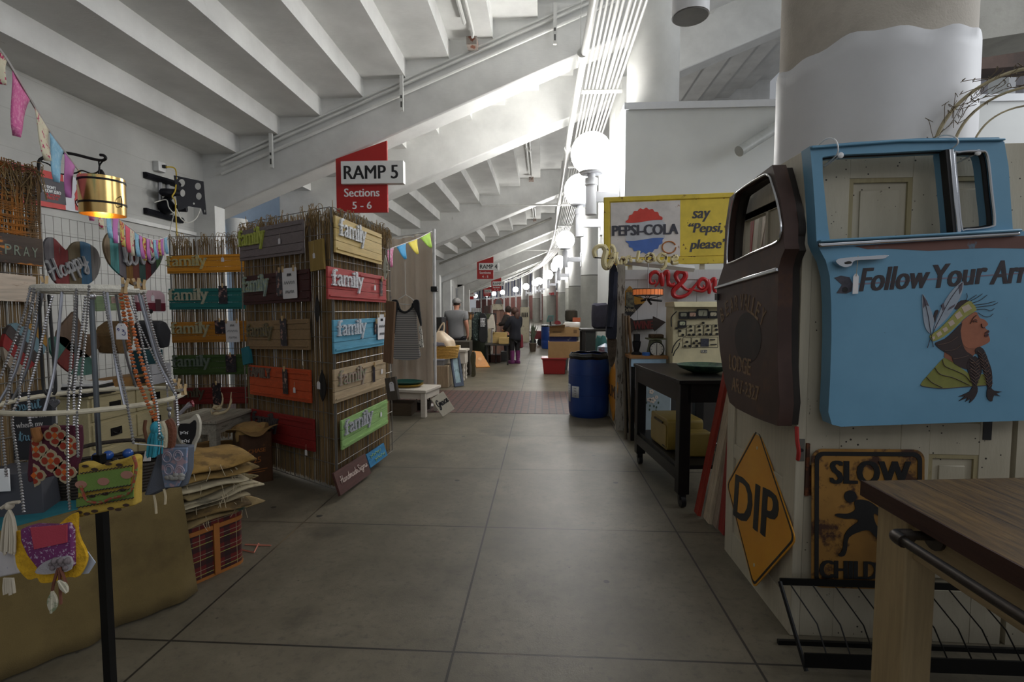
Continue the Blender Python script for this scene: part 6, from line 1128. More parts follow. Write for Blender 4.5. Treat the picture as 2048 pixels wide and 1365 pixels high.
mural('painted_face', SK, [[(1195, 470), (1230, 420), (1300, 370), (1330, 360), (1345, 385), (1365, 415), (1400, 425), (1432, 465), (1405, 490), (1420, 510), (1438, 525), (1425, 545), (1440, 570), (1445, 610), (1400, 640), (1330, 665), (1270, 670), (1220, 640), (1195, 560)]], 2, 2)
mural('painted_hair', (48, 34, 34), [[(985, 620), (1060, 590), (1130, 530), (1210, 450), (1195, 520), (1215, 640), (1250, 700), (1300, 735), (1280, 800), (1250, 850), (1140, 800), (1120, 740), (1040, 690), (990, 650)], [(1150, 310), (1200, 262), (1265, 262), (1230, 290), (1160, 340)], [(965, 400), (985, 345), (1010, 350), (990, 400), (975, 450)], [(1320, 680), (1360, 655), (1400, 690), (1385, 720), (1330, 720)]], 3, 2)
mural('painted_braids', (42, 30, 32), [[(1260, 780), (1320, 735), (1365, 790), (1375, 870), (1345, 950), (1330, 990), (1300, 990), (1270, 900), (1250, 830)], [(1340, 700), (1395, 690), (1430, 770), (1460, 860), (1465, 960), (1455, 1010), (1425, 1010), (1410, 930), (1385, 850), (1360, 780)], [(1300, 990), (1335, 990), (1340, 1040), (1310, 1100), (1270, 1135), (1280, 1100), (1235, 1125), (1255, 1090), (1180, 1120), (1230, 1080), (1180, 1080), (1270, 1040)], [(1425, 1010), (1458, 1010), (1480, 1030), (1550, 1040), (1500, 1055), (1535, 1078), (1480, 1070), (1465, 1120), (1440, 1115), (1418, 1080)]], 4, 2)
mural('painted_headband', (150, 148, 76), [[(935, 560), (1010, 510), (1100, 420), (1200, 310), (1270, 265), (1300, 290), (1330, 345), (1240, 400), (1150, 490), (1050, 570), (965, 610), (945, 595)]], 5, 2)
mural('headband_squares', (190, 172, 158), [[(1200, 320), (1260, 292), (1290, 330), (1225, 368)], [(1140, 385), (1185, 352), (1210, 392), (1165, 425)], [(1085, 448), (1125, 425), (1145, 458), (1105, 485)], [(1036, 505), (1070, 485), (1088, 512), (1055, 535)], [(985, 545), (1020, 520), (1036, 550), (1000, 575)], [(950, 575), (970, 565), (975, 585), (958, 598)]], 6)
FE = (150, 162, 176)
mural('painted_feathers', FE, [[(935, 545), (890, 480), (870, 330), (870, 210), (905, 260), (945, 350), (970, 440), (955, 510)], [(965, 510), (1000, 400), (1060, 270), (1130, 170), (1215, 100), (1205, 200), (1150, 310), (1080, 410), (1000, 490)]], 4, 3)
mural('feather_tips', (86, 78, 88), [[(872, 212), (905, 262), (925, 310), (895, 300), (875, 330)], [(1030, 300), (1050, 285), (1060, 330), (1040, 350)], [(1100, 320), (1150, 290), (1140, 315), (1080, 350)], [(1175, 135), (1212, 105), (1205, 170), (1185, 210)]], 5)
mline('feather_quills', (70, 64, 74), [[(875, 220), (915, 380), (940, 540), (962, 660)], [(1205, 115), (1100, 260), (1000, 450), (940, 580), (912, 665)]], .0014)
mline('windblown_hair', (44, 34, 36), [[(1280, 265), (1330, 240), (1380, 205)], [(1290, 285), (1360, 260), (1420, 215)], [(1310, 300), (1400, 290), (1490, 268)], [(1320, 320), (1400, 310), (1470, 300), (1510, 280)], [(1330, 340), (1400, 335), (1450, 350), (1480, 330)], [(1340, 365), (1390, 395), (1440, 400), (1470, 375)], [(1240, 262), (1250, 230), (1245, 200)], [(1260, 262), (1300, 235), (1330, 215)]], .0012)
mline('face_lines', (58, 34, 30), [[(1278, 460), (1300, 415), (1328, 388)], [(1298, 440), (1318, 425), (1335, 430)], [(1300, 447), (1322, 440), (1336, 446)], [(1372, 460), (1378, 490), (1400, 495)], [(1400, 540), (1420, 528), (1436, 522)], [(1398, 562), (1420, 556), (1434, 548)]], .0016); mural('painted_lips', (92, 46, 42), [[(1396, 565), (1408, 535), (1432, 515), (1440, 530), (1424, 548), (1436, 560), (1415, 575)]], 4, 2)
mline('shawl_lines', (70, 52, 46), [[(975, 835), (1020, 890), (1130, 920), (1220, 960), (1270, 985)], [(905, 915), (950, 960), (1040, 1005)], [(1040, 765), (1060, 820), (1150, 860), (1230, 900), (1280, 960)], [(855, 985), (900, 998), (1040, 1012), (1200, 1000), (1410, 985)]], .0015)
zz = []
for (ax, ay), (bx_, by), n_, wd in (((1312, 770), (1318, 985), 8, 40), ((1372, 705), (1440, 1000), 10, 34)):
    for k in range(n_): cx_, cy_ = ax + (bx_ - ax) * k / n_, ay + (by - ay) * k / n_; zz += [[(cx_ - wd, cy_ - 14), (cx_ - 6, cy_ + 12), (cx_ + 4, cy_ + 26)], [(cx_ + wd, cy_ - 6), (cx_ + 8, cy_ + 18)]]
mline('braid_strands', (112, 88, 78), zz, .0011, 8)
mline('hair_strands', (112, 88, 78), [[(1000, 640), (1090, 620), (1170, 570)], [(1060, 690), (1140, 680), (1200, 640)], [(1130, 760), (1200, 750), (1260, 730)], [(1280, 790), (1330, 800), (1360, 850)], [(1270, 850), (1310, 860), (1350, 900)], [(1370, 760), (1410, 790), (1440, 830)], [(1395, 860), (1430, 870), (1455, 900)]], .001, 7)
# dip and slow children road signs
t = Nt('amber road sign'); t.out(t.mix(t.ramp(t.noise(4, 6), .3, .7), lin((196, 130, 22)), lin((208, 146, 30))), .4); AMB = t.m
def diamond(pl, k, pts, label, word_, wa, wb, wh_, colm, bord=True):
    f = pl.fr(); P = [pl.d2(px(k, p)) for p in pts]; c = (sum(p[0] for p in P) / 4, sum(p[1] for p in P) / 4); o = thing('road_sign', label, 'sign', pl.hit(px(k, pts[2])))
    def rounded(P, s):
        out = []
        for i in range(4):
            a, b, d = P[i - 1], P[i], P[(i + 1) % 4]
            for u in (.06, .03, 0, .03, .06): pass
            g = lambda p, q, u: (p[0] + (q[0] - p[0]) * u, p[1] + (q[1] - p[1]) * u)
            a1, d1 = g(b, a, .07), g(b, d, .07)
            for u in (0, .25, .5, .75, 1): out.append(((1 - u) ** 2 * a1[0] + 2 * u * (1 - u) * b[0] + u * u * d1[0], (1 - u) ** 2 * a1[1] + 2 * u * (1 - u) * b[1] + u * u * d1[1]))
        return [(c[0] + (x - c[0]) * s, c[1] + (y - c[1]) * s) for x, y in out]
    part(o, 'plate', M().prism(f, rounded(P, 1), t0=-.004, t1=0), colm)
    if bord: part(o, 'border', M().prism(f, rounded(P, .975), [rounded(P, .94)], 0, .001), BLK)
    pa, pb = pl.d2(px(k, wa)), pl.d2(px(k, wb)); L = math.hypot(pb[0] - pa[0], pb[1] - pa[1]); r = math.atan2(pb[1] - pa[1], pb[0] - pa[0])
    part(o, 'lettering', M().text(f, word_, (pa[0] + pb[0]) / 2, (pa[1] + pb[1]) / 2, L, wh_, 0, .0015, bold=.05, rot=r), BLK)
    m = M()
    for i in (0, 2): q = (c[0] + (P[i][0] - c[0]) * .72, c[1] + (P[i][1] - c[1]) * .72); m.prism(f, circ(q[0], q[1], .009), t0=0, t1=.002)
    part(o, 'bolt_holes', m, mat('pale bolt hole', (190, 180, 150), .5)); return o
diamond(Plane((1.085, 2.7, .05), (-1, 0, .09)), 'R6', [(290, 80), (482, 655), (268, 896), (133, 372)], 'amber diamond road sign reading DIP leaning on the aisle door', 'DIP', (172, 425), (392, 552), .232, AMB)
sp = Plane((1.4, 2.298, 0), (-.02, -1, .035)); fr, w_, h = qframe(sp, px('R6', (560, 196)), px('R6', (1126, 200)), px('R6', (526, 890))); o = thing('road_sign', 'rusty yellow road sign reading SLOW CHILDREN below the blue truck door', 'sign', fr[0] + fr[1] * w_ / 2)
part(o, 'plate', M().prism(fr, rrect(0, 0, w_, h, .045, 6), t0=-.003, t1=0), mat('rusty yellow plate', (152, 110, 48), .6, var=.25, vs=5, c2=(64, 36, 20), s2=9, th=.505, soft=.09))
part(o, 'border', M().prism(fr, rrect(.012, .012, w_ - .012, h - .012, .036, 6), [rrect(.03, .03, w_ - .03, h - .03, .024, 6)], 0, .003), BLK)
part(o, 'lettering', M().text(fr, 'SLOW', w_ * .52, h * .835, w_ * .72, h * .165, 0, .003, bold=.06).text(fr, 'CHILDREN', w_ * .5, h * .135, w_ * .86, h * .13, 0, .003, bold=.06), BLK)
sd = lambda pts: [((sp.hit(px('R6', p)) - fr[0]).dot(fr[1]), (sp.hit(px('R6', p)) - fr[0]).dot(fr[2])) for p in pts]
q = sd([(752, 434)])[0]; m = M().prism(fr, circ(q[0], q[1], .027, .027), t0=0, t1=.003); m.prism(fr, [(v.x, v.y) for v in cmr([(x, y, 0) for x, y in sd([(772, 462), (800, 450), (850, 460), (905, 500), (960, 530), (985, 560), (960, 560), (900, 535), (870, 520), (875, 560), (900, 600), (960, 650), (975, 720), (960, 760), (935, 750), (945, 690), (880, 640), (845, 605), (800, 610), (745, 640), (735, 700), (720, 732), (690, 730), (712, 700), (722, 630), (750, 590), (790, 560), (775, 545), (720, 545), (675, 530), (690, 520), (740, 520), (775, 500)])], 3, True)], t0=0, t1=.003); part(o, 'running_child', m, BLK)
# wire rack on the floor
o = thing('wire_rack', 'low black wire rack on the floor under the SLOW sign', 'rack', (1.7, 2.2, 0)); x0, x1, yb, yf = 1.06, 2.5, 2.29, 2.1
part(o, 'top_rail', M().bx(x0, x1, yb - .004, yb + .004, .275, .305), BPOLE); part(o, 'top_rail', M().bx(x0 + .02, x1, yf - .004, yf + .004, .03, .09), BPOLE)
part(o, 'end_bar', M().tube([(x0, yb, .29), (x0 + .03, yf, .012)], .009, 5), BPOLE); part(o, 'end_bar', M().tube([(x1, yb, .29), (x1, yf, .012)], .009, 5), BPOLE)
for i in range(15): xx = x0 + .045 + .096 * i; part(o, 'wire', M().tube([(xx, yb, .28), (xx + .075, yf + .1, .155), (xx + .078, yf, .04)], .0032, 5), BPOLE)
part(o, 'foot_rail', M().bx(x0, x1, yb - .008, yb + .008, 0, .02), BPOLE)
# wooden counter table, right foreground
t = Nt('stained plank top'); g = t.noise(2.2, 6, .65, stretch=(16, 1.3, 10), dist=1.5); col = t.mix(t.ramp(g, .3, .7), lin((64, 46, 26)), lin((126, 97, 54))); x, y, z = t.xyz()
ln = t.math('LESS_THAN', t.math('FRACT', t.math('DIVIDE', t.math('ADD', x, .02), .19)), .018); col = t.mix(ln, col, lin((34, 22, 14))); t.out(col, .42); t.bump(g, .2, .003); PLTOP = t.m
PINE = wood('pale pine', (168, 146, 108), 'z', k=.2); PINEY = wood('pale pine apron', (160, 138, 102), 'y', k=.2)
o = thing('wooden_table', 'wooden counter table with dark plank top and pale legs in the right foreground', 'table', (1.75, 1.2, 0)); zt = .9
part(o, 'top', M().hexa([(1.118, .45, zt - .05), (2.6, .4, zt - .05), (2.6, 2.02, zt - .05), (1.125, 1.845, zt - .05)], [(1.118, .45, zt), (2.6, .4, zt), (2.6, 2.02, zt), (1.125, 1.845, zt)]), PLTOP, bevel=.004)
part(o, 'edge_band', M().hexa([(1.112, .45, zt - .052), (1.118, .45, zt - .052), (1.125, 1.845, zt - .052), (1.119, 1.845, zt - .052)], [(1.112, .45, zt + .001), (1.118, .45, zt + .001), (1.125, 1.845, zt + .001), (1.119, 1.845, zt + .001)]), wood('dark edge', (62, 34, 22), 'y'))
for x, y in ((1.155, 1.66), (1.155, .55), (2.4, 1.72), (2.4, .55)): part(o, 'leg', M().bx(x, x + .095, y, y + .145, 0, zt - .05), PINE, bevel=.006)
part(o, 'apron', M().bx(1.175, 1.215, .6, 1.66, zt - .19, zt - .05), PINEY, bevel=.003); part(o, 'apron', M().bx(1.25, 2.4, 1.72, 1.76, zt - .19, zt - .05), wood('pale pine end', (160, 138, 102), 'x', k=.2), bevel=.003)
part(o, 'brace', M().hexa([(1.9, 1.1, .42), (1.99, 1.1, .42), (1.99, 1.2, .42), (1.9, 1.2, .42)], [(1.9, 1.1, zt - .05), (1.99, 1.1, zt - .05), (1.99, 1.2, zt - .05), (1.9, 1.2, zt - .05)]), PINE)
STEEL = mat('dark iron pipe', (72, 66, 62), .4, .8, var=.2, vs=20); pr = thing('pipe_rail', 'dark iron pipe rail mounted along the side of the wooden table', 'rail', (1.1, 1.3, zt - .1)); xr, zr = 1.055, zt - .075
part(pr, 'pipe', M().cyl((xr, 1.1, zr), (xr, 1.56, zr), .0135, n=14), STEEL)
for y in (1.555, 1.075):
    part(pr, 'elbow', M().tube(cmr([(xr, y - (.03 if y > 1.2 else -.03), zr), (xr, y, zr), (xr + .012, y + (.012 if y > 1.2 else -.012), zr), (xr + .05, y + (.014 if y > 1.2 else -.014), zr)], 4), .0195, 12), STEEL); part(pr, 'nipple', M().cyl((xr + .04, y + (.014 if y > 1.2 else -.014), zr), (1.17, y + (.014 if y > 1.2 else -.014), zr), .0135, n=12), STEEL); part(pr, 'flange', M().cyl((1.165, y + (.014 if y > 1.2 else -.014), zr), (1.175, y + (.014 if y > 1.2 else -.014), zr), .042, n=20), STEEL)
# twig wreath leaning behind the doors
wc = atY((2060, 330), 2.62); o = thing('twig_wreath', 'large round twig and wire wreath rising behind the blue truck door', 'wreath', wc - VC((0, 0, .45))); VINE = mat('golden vine', (170, 158, 126), .7, var=.25, vs=20); TW = mat('brown twigs', (98, 84, 62), .8)
rn = random.Random(12)
for i in range(3):
    r = .44 - .05 * i; part(o, 'vine_ring', M().tube([wc + VC((r * cos(a) * (1 - .05 * i), .02 * sin(3 * a + i), r * sin(a) - .03 * i)) for a in [2 * pi * k / 60 for k in range(60)]], .0085 - .002 * i, 6, True), VINE)
m = M()
for i in range(70):
    a = rn.uniform(.3, 2.9); r = rn.uniform(.36, .46); p = wc + VC((r * cos(a), rn.uniform(-.02, .02), r * sin(a))); tdir = VC((-sin(a), rn.uniform(-.3, .3), cos(a))) * rn.choice((-1, 1)); q = p + tdir * rn.uniform(.05, .14) + VC((cos(a), 0, sin(a))) * rn.uniform(-.02, .05)
    m.tube(cmr([p, p.lerp(q, .5) + VC((0, 0, rn.uniform(-.01, .01))), q, q + VC((rn.uniform(-.02, .02), 0, .015)), q + VC((rn.uniform(-.02, .02), 0, -.005))], 3), .0016, 4)
e = part(o, 'twigs', m, TW); e['kind'] = 'stuff'
o = thing('storage_shelf_post', 'rough post holding the twig wreath behind the panelled door', 'post', (2.25, 2.62, 0)); part(o, 'post', M().bx(2.22, 2.28, 2.63, 2.69, 0, 1.9), CHIP)
# ---------------------------------------------------------------- black work table and things round it
BLKW = mat('black painted wood', (12, 11, 10), .42, spec=.3); n0 = VC((1.03, 3.88, 0)); ey = VC((-.10, .995, 0)); ex = VC((.995, .10, 0)); TB = Matrix(((ex.x, ey.x, 0, n0.x), (ex.y, ey.y, 0, n0.y), (0, 0, 1, 0), (0, 0, 0, 1))); ZK = .975
o = thing('work_table', 'black wooden work table on casters carrying a green bowl', 'table', n0 + ex * .3 + ey * .6); Lk, Wk = 1.2, .66
part(o, 'top', M().bx(-.015, Wk, -.02, Lk + .02, ZK - .03, ZK).tf(TB), BLKW, bevel=.004); part(o, 'shelf', M().bx(.02, Wk - .02, .02, Lk - .02, .29, .32).tf(TB), BLKW); part(o, 'apron', M().bx(.0, .022, .06, Lk - .06, ZK - .17, ZK - .03).tf(TB), BLKW); part(o, 'apron', M().bx(.06, Wk - .06, .0, .022, ZK - .17, ZK - .03).tf(TB), BLKW); part(o, 'rail', M().bx(.0, .022, .06, Lk - .06, .2, .29).tf(TB), BLKW)
for x in (0, Wk - .09):
    for y in (0, Lk - .09):
        e = part(o, 'leg', M().bx(x, x + .085, y, y + .085, .1, ZK - .03).tf(TB), BLKW, bevel=.004); part(e, 'caster', M().cyl((x + .02, y + .02, .045), (x + .055, y + .02, .045), .045, n=16).bx(x + .01, x + .06, y, y + .04, .06, .1).tf(TB), mat('black caster', (22, 22, 23), .4, .3))
pc = TB @ VC((.36, .42, ZK)); bo = thing('bowl', 'wide mottled green bowl on the black work table', 'bowl', pc); part(bo, 'shell', M().lathe((0, 0, 0), [(.08, 0), (.1, .004), (.2, .045), (.225, .07), (.222, .074), (.19, .05), (.08, .016), (0, .014)], 40).tf(Matrix.Translation(pc) @ Matrix.Diagonal((1.02, .8, 1, 1))), mat('mottled green glaze', (58, 84, 62), .3, var=.35, vs=14, c2=(28, 58, 52), s2=20, th=.5, soft=.1))
MUST = mat('mustard enamel', (132, 112, 52), .4, var=.1); o = thing('bread_box', 'mustard yellow bread box on the lower shelf of the black table', 'box', TB @ VC((.2, .6, .32)))
part(o, 'body', M().prism((VC((.05, .4, .325)), VC((0, 1, 0)), VC((0, 0, 1)), VC((1, 0, 0))), rrect(0, 0, .44, .26, .03), t0=0, t1=.3).tf(TB), MUST, bevel=.012); part(o, 'door_panel', M().prism((VC((.05, .42, .345)), VC((0, 1, 0)), VC((0, 0, 1)), VC((-1, 0, 0))), rrect(0, 0, .4, .19, .02), t0=0, t1=.008).tf(TB), MUST, bevel=.003); part(o, 'handle', M().bx(.036, .048, .5, .72, .535, .55).tf(TB), mat('dark brown handle', (48, 34, 22), .5)); part(o, 'badge', M().bx(.04, .044, .44, .5, .35, .36).tf(TB), BLK)
o = thing('bread_box', 'second small mustard canister beside the bread box, nearer the table leg', 'box', TB @ VC((.2, .25, .32))); part(o, 'body', M().prism((VC((.12, .22, .322)), VC((0, 1, 0)), VC((0, 0, 1)), VC((1, 0, 0))), rrect(0, 0, .14, .2, .02), t0=0, t1=.22).tf(TB), MUST, bevel=.01)
o = thing('baking_rack', 'silver wire rack on the lower shelf at the right of the black table', 'rack', TB @ VC((.5, .3, .32))); m = M()
for i in range(8): m.tube([TB @ VC((.38 + .03 * i, .1, .36)), TB @ VC((.38 + .03 * i, .5, .36))], .003, 5)
m.tube([TB @ Vector(p) for p in ((.36, .1, .36), (.62, .1, .36), (.62, .5, .36), (.36, .5, .36))], .004, 5, True)
for x in (.36, .62):
    for y in (.1, .5): m.tube([TB @ VC((x, y, .32)), TB @ VC((x, y, .36))], .004, 5)
part(o, 'wires', m, CHROME)
# flower painted canister behind the table
Yc = 5.55; q0, q1 = atY((1287, 765), Yc), atY((1336, 832), Yc); o = thing('painted_locker', 'pale blue metal cabinet painted with white flowers, seen under the black table', 'cabinet', ((q0.x + q1.x) / 2, Yc + .15, 0)); part(o, 'body', M().bx(q0.x, q1.x + .03, Yc, Yc + .3, 0, q0.z), mat('pale blue enamel', (150, 164, 170), .5, c2=(150, 136, 96), s2=3, th=.62, soft=.1), bevel=.01)
m = M(); lv = M(); ff_ = (VC((0, Yc, 0)), VC((1, 0, 0)), VC((0, 0, 1)), VC((0, -1, 0)))
for cx, cy, r in ((1303, 784, 7), (1298, 800, 6), (1305, 801, 9), (1313, 795, 5)):
    c = atY((cx, cy), Yc); rr = r * Yc / FPX * .45
    for k in range(5): a = 2 * pi * k / 5; m.prism(ff_, circ(c.x + rr * cos(a), c.z + rr * sin(a), rr * .62, n=10), t0=.0, t1=.003)
for cx, cy in ((1300, 812), (1308, 813), (1317, 806), (1313, 815), (1293, 806), (1299, 820), (1312, 822), (1306, 775)): c = atY((cx, cy), Yc); lv.prism(ff_, circ(c.x, c.z, .008, .014, 8), t0=0, t1=.002)
part(o, 'painted_flowers', m, mat('cream flower paint', (214, 198, 184), .6)); part(o, 'painted_leaves', lv, mat('dark leaf paint', (64, 84, 66), .6)); c = atY((1310, 766), Yc - .01); part(o, 'handle', M().tube([c + VC((.03 * cos(a), -.01, -.012 * sin(a))) for a in [pi * k / 8 for k in range(9)]], .003, 5), BLK)
# back wall of white planks, post, top bar
WPL = wood('white plank wall', (196, 196, 196), 'z', c2=(120, 108, 96), th=.7, k=.06); Yw_ = 6.5; xa, xb = atY((1236, 600), Yw_).x, 3.1
o = thing('plank_screen', 'white tongue and groove plank screen behind the instrument panel', 'screen', (2, Yw_, 0)); zt = atY((1300, 540), Yw_).z
for i in range(9): a = xa + (xb - xa) * i / 9; part(o, 'plank', M().bx(a + .002, xa + (xb - xa) * (i + 1) / 9 - .002, Yw_, Yw_ + .03, 0, zt), WPL, bevel=.004)
part(o, 'rail', M().bx(xa, xb, Yw_ - .012, Yw_, zt - .12, zt), WPL); part(o, 'rail', M().bx(xa, xb, Yw_ + .03, Yw_ + .05, 1.0, 1.12), WPL)
pl_ = atY((1238, 860), 6.42); single('door_edge_post', M().hexa([(pl_.x - .045, 6.38, 0), (pl_.x + .045, 6.38, 0), (pl_.x + .045, 6.46, 0), (pl_.x - .045, 6.46, 0)], [(pl_.x - .045, 6.38, 2.1), (pl_.x + .045, 6.38, 2.1), (pl_.x + .045, 6.46, 2.1), (pl_.x - .045, 6.46, 2.1)]), wood('flaking white post', (170, 164, 152), 'z', c2=(82, 72, 62), th=.54, k=.2), 'flaking white upright post at the aisle corner of the plank screen', 'post')
o = thing('old_door', 'weathered white door along the aisle carrying the BUMP sign', 'door', (.95, 6.9, 0)); part(o, 'slab', M().bx(.95, .99, 6.47, 7.35, 0, 2.05), CHIP); part(o, 'stile', M().bx(.938, .95, 6.47, 6.57, 0, 2.05), CHIP); part(o, 'stile', M().bx(.938, .95, 7.25, 7.35, 0, 2.05), CHIP)
diamond(Plane((.925, 6.9, 0), (-1, 0, 0)), 'B7', [(868, 410), (928, 780), (862, 1265), (768, 745)], 'amber diamond road sign reading BUMP behind the flaking white post', 'BUMP', (790, 800), (912, 880), .16, AMB, bord=False)
b0, b1 = atY((1231, 521), 6.2), atY((1388, 538), 6.2); d = (b1 - b0); single('top_bar', M().tube([b0, b1], .04, 4), mat('white painted bar', (206, 206, 206), .5), 'white wooden bar over the plank screen holding the Vintage letters', 'bar')
# vintage letters
o = thing('letter_sign', 'cream metal script letters spelling Vintage with rusty edges below the soda sign', 'sign', atY((1290, 540), 6.12)); CRL = mat('cream enamel letters', (220, 206, 158), .5, c2=(84, 60, 36), s2=14, th=.575, soft=.03); fV = FRY(6.12); E = lambda k, p: [atY(px(k, q), 6.12) for q in p]
part(o, 'letter_v', M().tube(cmr(E('R1', [(605, 540), (595, 490), (625, 455), (665, 455), (690, 490), (675, 560), (680, 610), (705, 620), (740, 560), (755, 500), (745, 460), (725, 450)]), 5), [.036 if 3 < i / 5 < 9 else .026 for i in range(56)], 8), CRL)
for ch, pts in (('i', [(780, 500), (775, 540), (790, 600)]), ('n', [(810, 600), (815, 560), (830, 545), (845, 590), (855, 550), (880, 540), (890, 570), (900, 575)]), ('t', [(955, 490), (945, 540), (940, 570), (960, 575), (985, 560)]), ('a', [(1075, 525), (1035, 520), (1010, 550), (1030, 575), (1065, 560), (1070, 530), (1085, 575)]), ('g', [(1170, 525), (1135, 515), (1105, 550), (1130, 580), (1165, 560), (1170, 530), (1165, 610), (1130, 640)]), ('e', [(1215, 570), (1260, 550), (1250, 530), (1220, 550), (1225, 590), (1270, 585)])):
    part(o, 'letter_' + ch, M().tube(cmr(E('R1', pts), 5), .02, 7), CRL)
part(o, 'mounting_rod', M().cyl(E('R1', [(600, 540)])[0] + VC((0, .05, 0)), E('R1', [(800, 552)])[0] + VC((0, .05, 0)), .008, n=8), BLK)
# pepsi sign
pp = Plane((1.5, 6.62, 0), (-.05, -1, 0)); fr, w_, h = qframe(pp, px('R1', (672, 62)), px('R1', (1790, 20)), px('R1', (690, 612))); o = thing('advertising_sign', 'yellow framed tin soda sign with red, white and blue bottle cap', 'sign', fr[0] + fr[1] * w_ / 2)
tp_ = mat('yellow enamel tin', (212, 186, 62), .5, c2=(110, 72, 40), s2=7, th=.6, soft=.05); part(o, 'backing', M().fbox(fr, 0, w_, 0, h, -.03, 0), tp_, bevel=.006); part(o, 'frame', M().prism(fr, rect(0, 0, w_, h), [rect(.07, .085, w_ - .1, h - .058)], 0, .02), tp_, bevel=.008)
S = lambda pts: [((pp.hit(px('R1', p)) - fr[0]).dot(fr[1]), (pp.hit(px('R1', p)) - fr[0]).dot(fr[2])) for p in pts]
xm = S([(1285, 300)])[0][0]; part(o, 'white_panel', M().fbox(fr, .085, xm, .1, h - .07, 0, .006), mat('white enamel tin', (212, 206, 202), .45, c2=(150, 96, 60), s2=6, th=.645, soft=.05))
part(o, 'yellow_panel', M().fbox(fr, xm, w_ - .12, .1, h - .07, 0, .0065), mat('bright yellow tin', (216, 190, 66), .5, c2=(96, 60, 36), s2=6, th=.68, soft=.03))
cc = S([(1000, 330)])[0]; rr = (S([(1165, 330)])[0][0] - cc[0]); ry = S([(1000, 150)])[0][1] - cc[1]
def cap(sel):
    P = []
    for i in range(120):
        a = 2 * pi * i / 120; r = 1 + .035 * cos(21 * a); P.append((cc[0] + rr * r * cos(a), cc[1] + ry * r * sin(a)))
    wave = lambda x: ry * .05 * sin((x - cc[0]) / rr * 2.6)
    if sel == 'top': return [(x, y) for x, y in P if y > cc[1] + ry * .42 + wave(x)] + [(cc[0] + rr * u, cc[1] + ry * .42 + wave(cc[0] + rr * u)) for u in [-.86 + .1 * k for k in range(18)]]
    if sel == 'bot': return [(x, y) for x, y in P if y < cc[1] - ry * .38 + wave(x)] + [(cc[0] + rr * u, cc[1] - ry * .38 + wave(cc[0] + rr * u)) for u in [.88 - .1 * k for k in range(18)]]
    return P
part(o, 'cap_white', M().prism(fr, cap(''), t0=.006, t1=.009), mat('cap grey white', (190, 192, 198), .5)); part(o, 'cap_red', M().prism(fr, cap('top'), t0=.009, t1=.012), mat('sign red', (206, 66, 54), .5, c2=(190, 100, 80), s2=12, th=.66)); part(o, 'cap_blue', M().prism(fr, cap('bot'), t0=.009, t1=.012), mat('sign blue', (74, 108, 180), .5, c2=(96, 104, 96), s2=5, th=.62, soft=.08))
a, b = S([(738, 330)])[0], S([(1270, 330)])[0]; DKB = mat('grey black lettering', (62, 62, 72), .5, c2=(150, 146, 146), s2=16, th=.64); part(o, 'brand_lettering', M().text(fr, 'PEPSI-COLA', (a[0] + b[0]) / 2, a[1], b[0] - a[0], S([(738, 285)])[0][1] - S([(738, 368)])[0][1], .009, .016, bold=.06), DKB)
m = M()
for wd, x0, x1, yy, hh in (('say', 1380, 1530, 215, 80), ('“Pepsi,', 1350, 1625, 320, 92), ('please”', 1360, 1668, 450, 92)):
    a, b = S([(x0, yy)])[0], S([(x1, yy)])[0]; m.text(fr, wd, (a[0] + b[0]) / 2, a[1], b[0] - a[0], hh / 92 * .155, .0065, .009, bold=.04, shear=.22)
part(o, 'slogan_lettering', m, DKB); part(o, 'rust_ring', M().tube([fr[0] + fr[1] * (q[0]) + fr[2] * q[1] + fr[3] * .0125 for q in S([(1195 + 55 * cos(k * .42), 462 + 48 * sin(k * .42)) for k in range(15)])], .008, 5), mat('rust stain', (176, 110, 58), .8))
for xx in (.3, w_ - .5): part(o, 'support_post', M().fbox(fr, xx, xx + .06, -fr[0].z, .1, -.06, -.03), CHIP)
# red script m and m
o = thing('letter_sign', 'big red wooden script letters M and M on the white plank screen', 'sign', atY((1365, 575), 6.4)); REDW = mat('red painted letters', (178, 24, 30), .4, var=.08); Ym = 6.43; E = lambda p: [atY(px('R1', q), Ym) for q in p]
sw = lambda pts, r, k=5: M().tube(cmr(E(pts), k), r, 8)
def swell(pts, r0, r1):
    n = (len(pts) - 1) * 5 + 1; return M().tube(cmr(E(pts), 5), [r0 + (r1 - r0) * sin(pi * i / (n - 1)) for i in range(n)], 8)
e = part(o, 'letter_m', swell([(1078, 722), (1085, 745), (1060, 752), (1042, 735), (1040, 700), (1062, 668), (1098, 662), (1122, 690), (1115, 735), (1085, 780)], 0.0073, 0.0242), REDW)
part(e, 'stroke', swell([(1132, 665), (1140, 720), (1142, 775)], 0.0182, 0.0322), REDW); part(e, 'stroke', swell([(1145, 720), (1160, 672), (1185, 662), (1188, 720), (1185, 775)], 0.0109, 0.0290), REDW); part(e, 'stroke', swell([(1190, 715), (1200, 760), (1225, 765), (1240, 745)], 0.0085, 0.0274), REDW)
part(o, 'ampersand', swell([(1385, 790), (1350, 805), (1310, 780), (1262, 720), (1252, 680), (1285, 655), (1325, 668), (1322, 710), (1275, 765), (1232, 810), (1238, 850), (1285, 862), (1345, 838), (1395, 780), (1430, 735)], 0.0121, 0.0322), REDW)
e = part(o, 'letter_m', swell([(1470, 760), (1478, 782), (1455, 792), (1432, 770), (1438, 735), (1468, 715), (1500, 735), (1500, 785), (1462, 815), (1400, 805), (1360, 790)], 0.0073, 0.0242), REDW); part(e, 'stroke', swell([(1512, 720), (1520, 780), (1518, 835)], 0.0157, 0.0290), REDW); part(e, 'stroke', swell([(1520, 770), (1540, 725), (1562, 720), (1560, 780), (1565, 815), (1590, 820)], 0.0097, 0.0274), REDW)
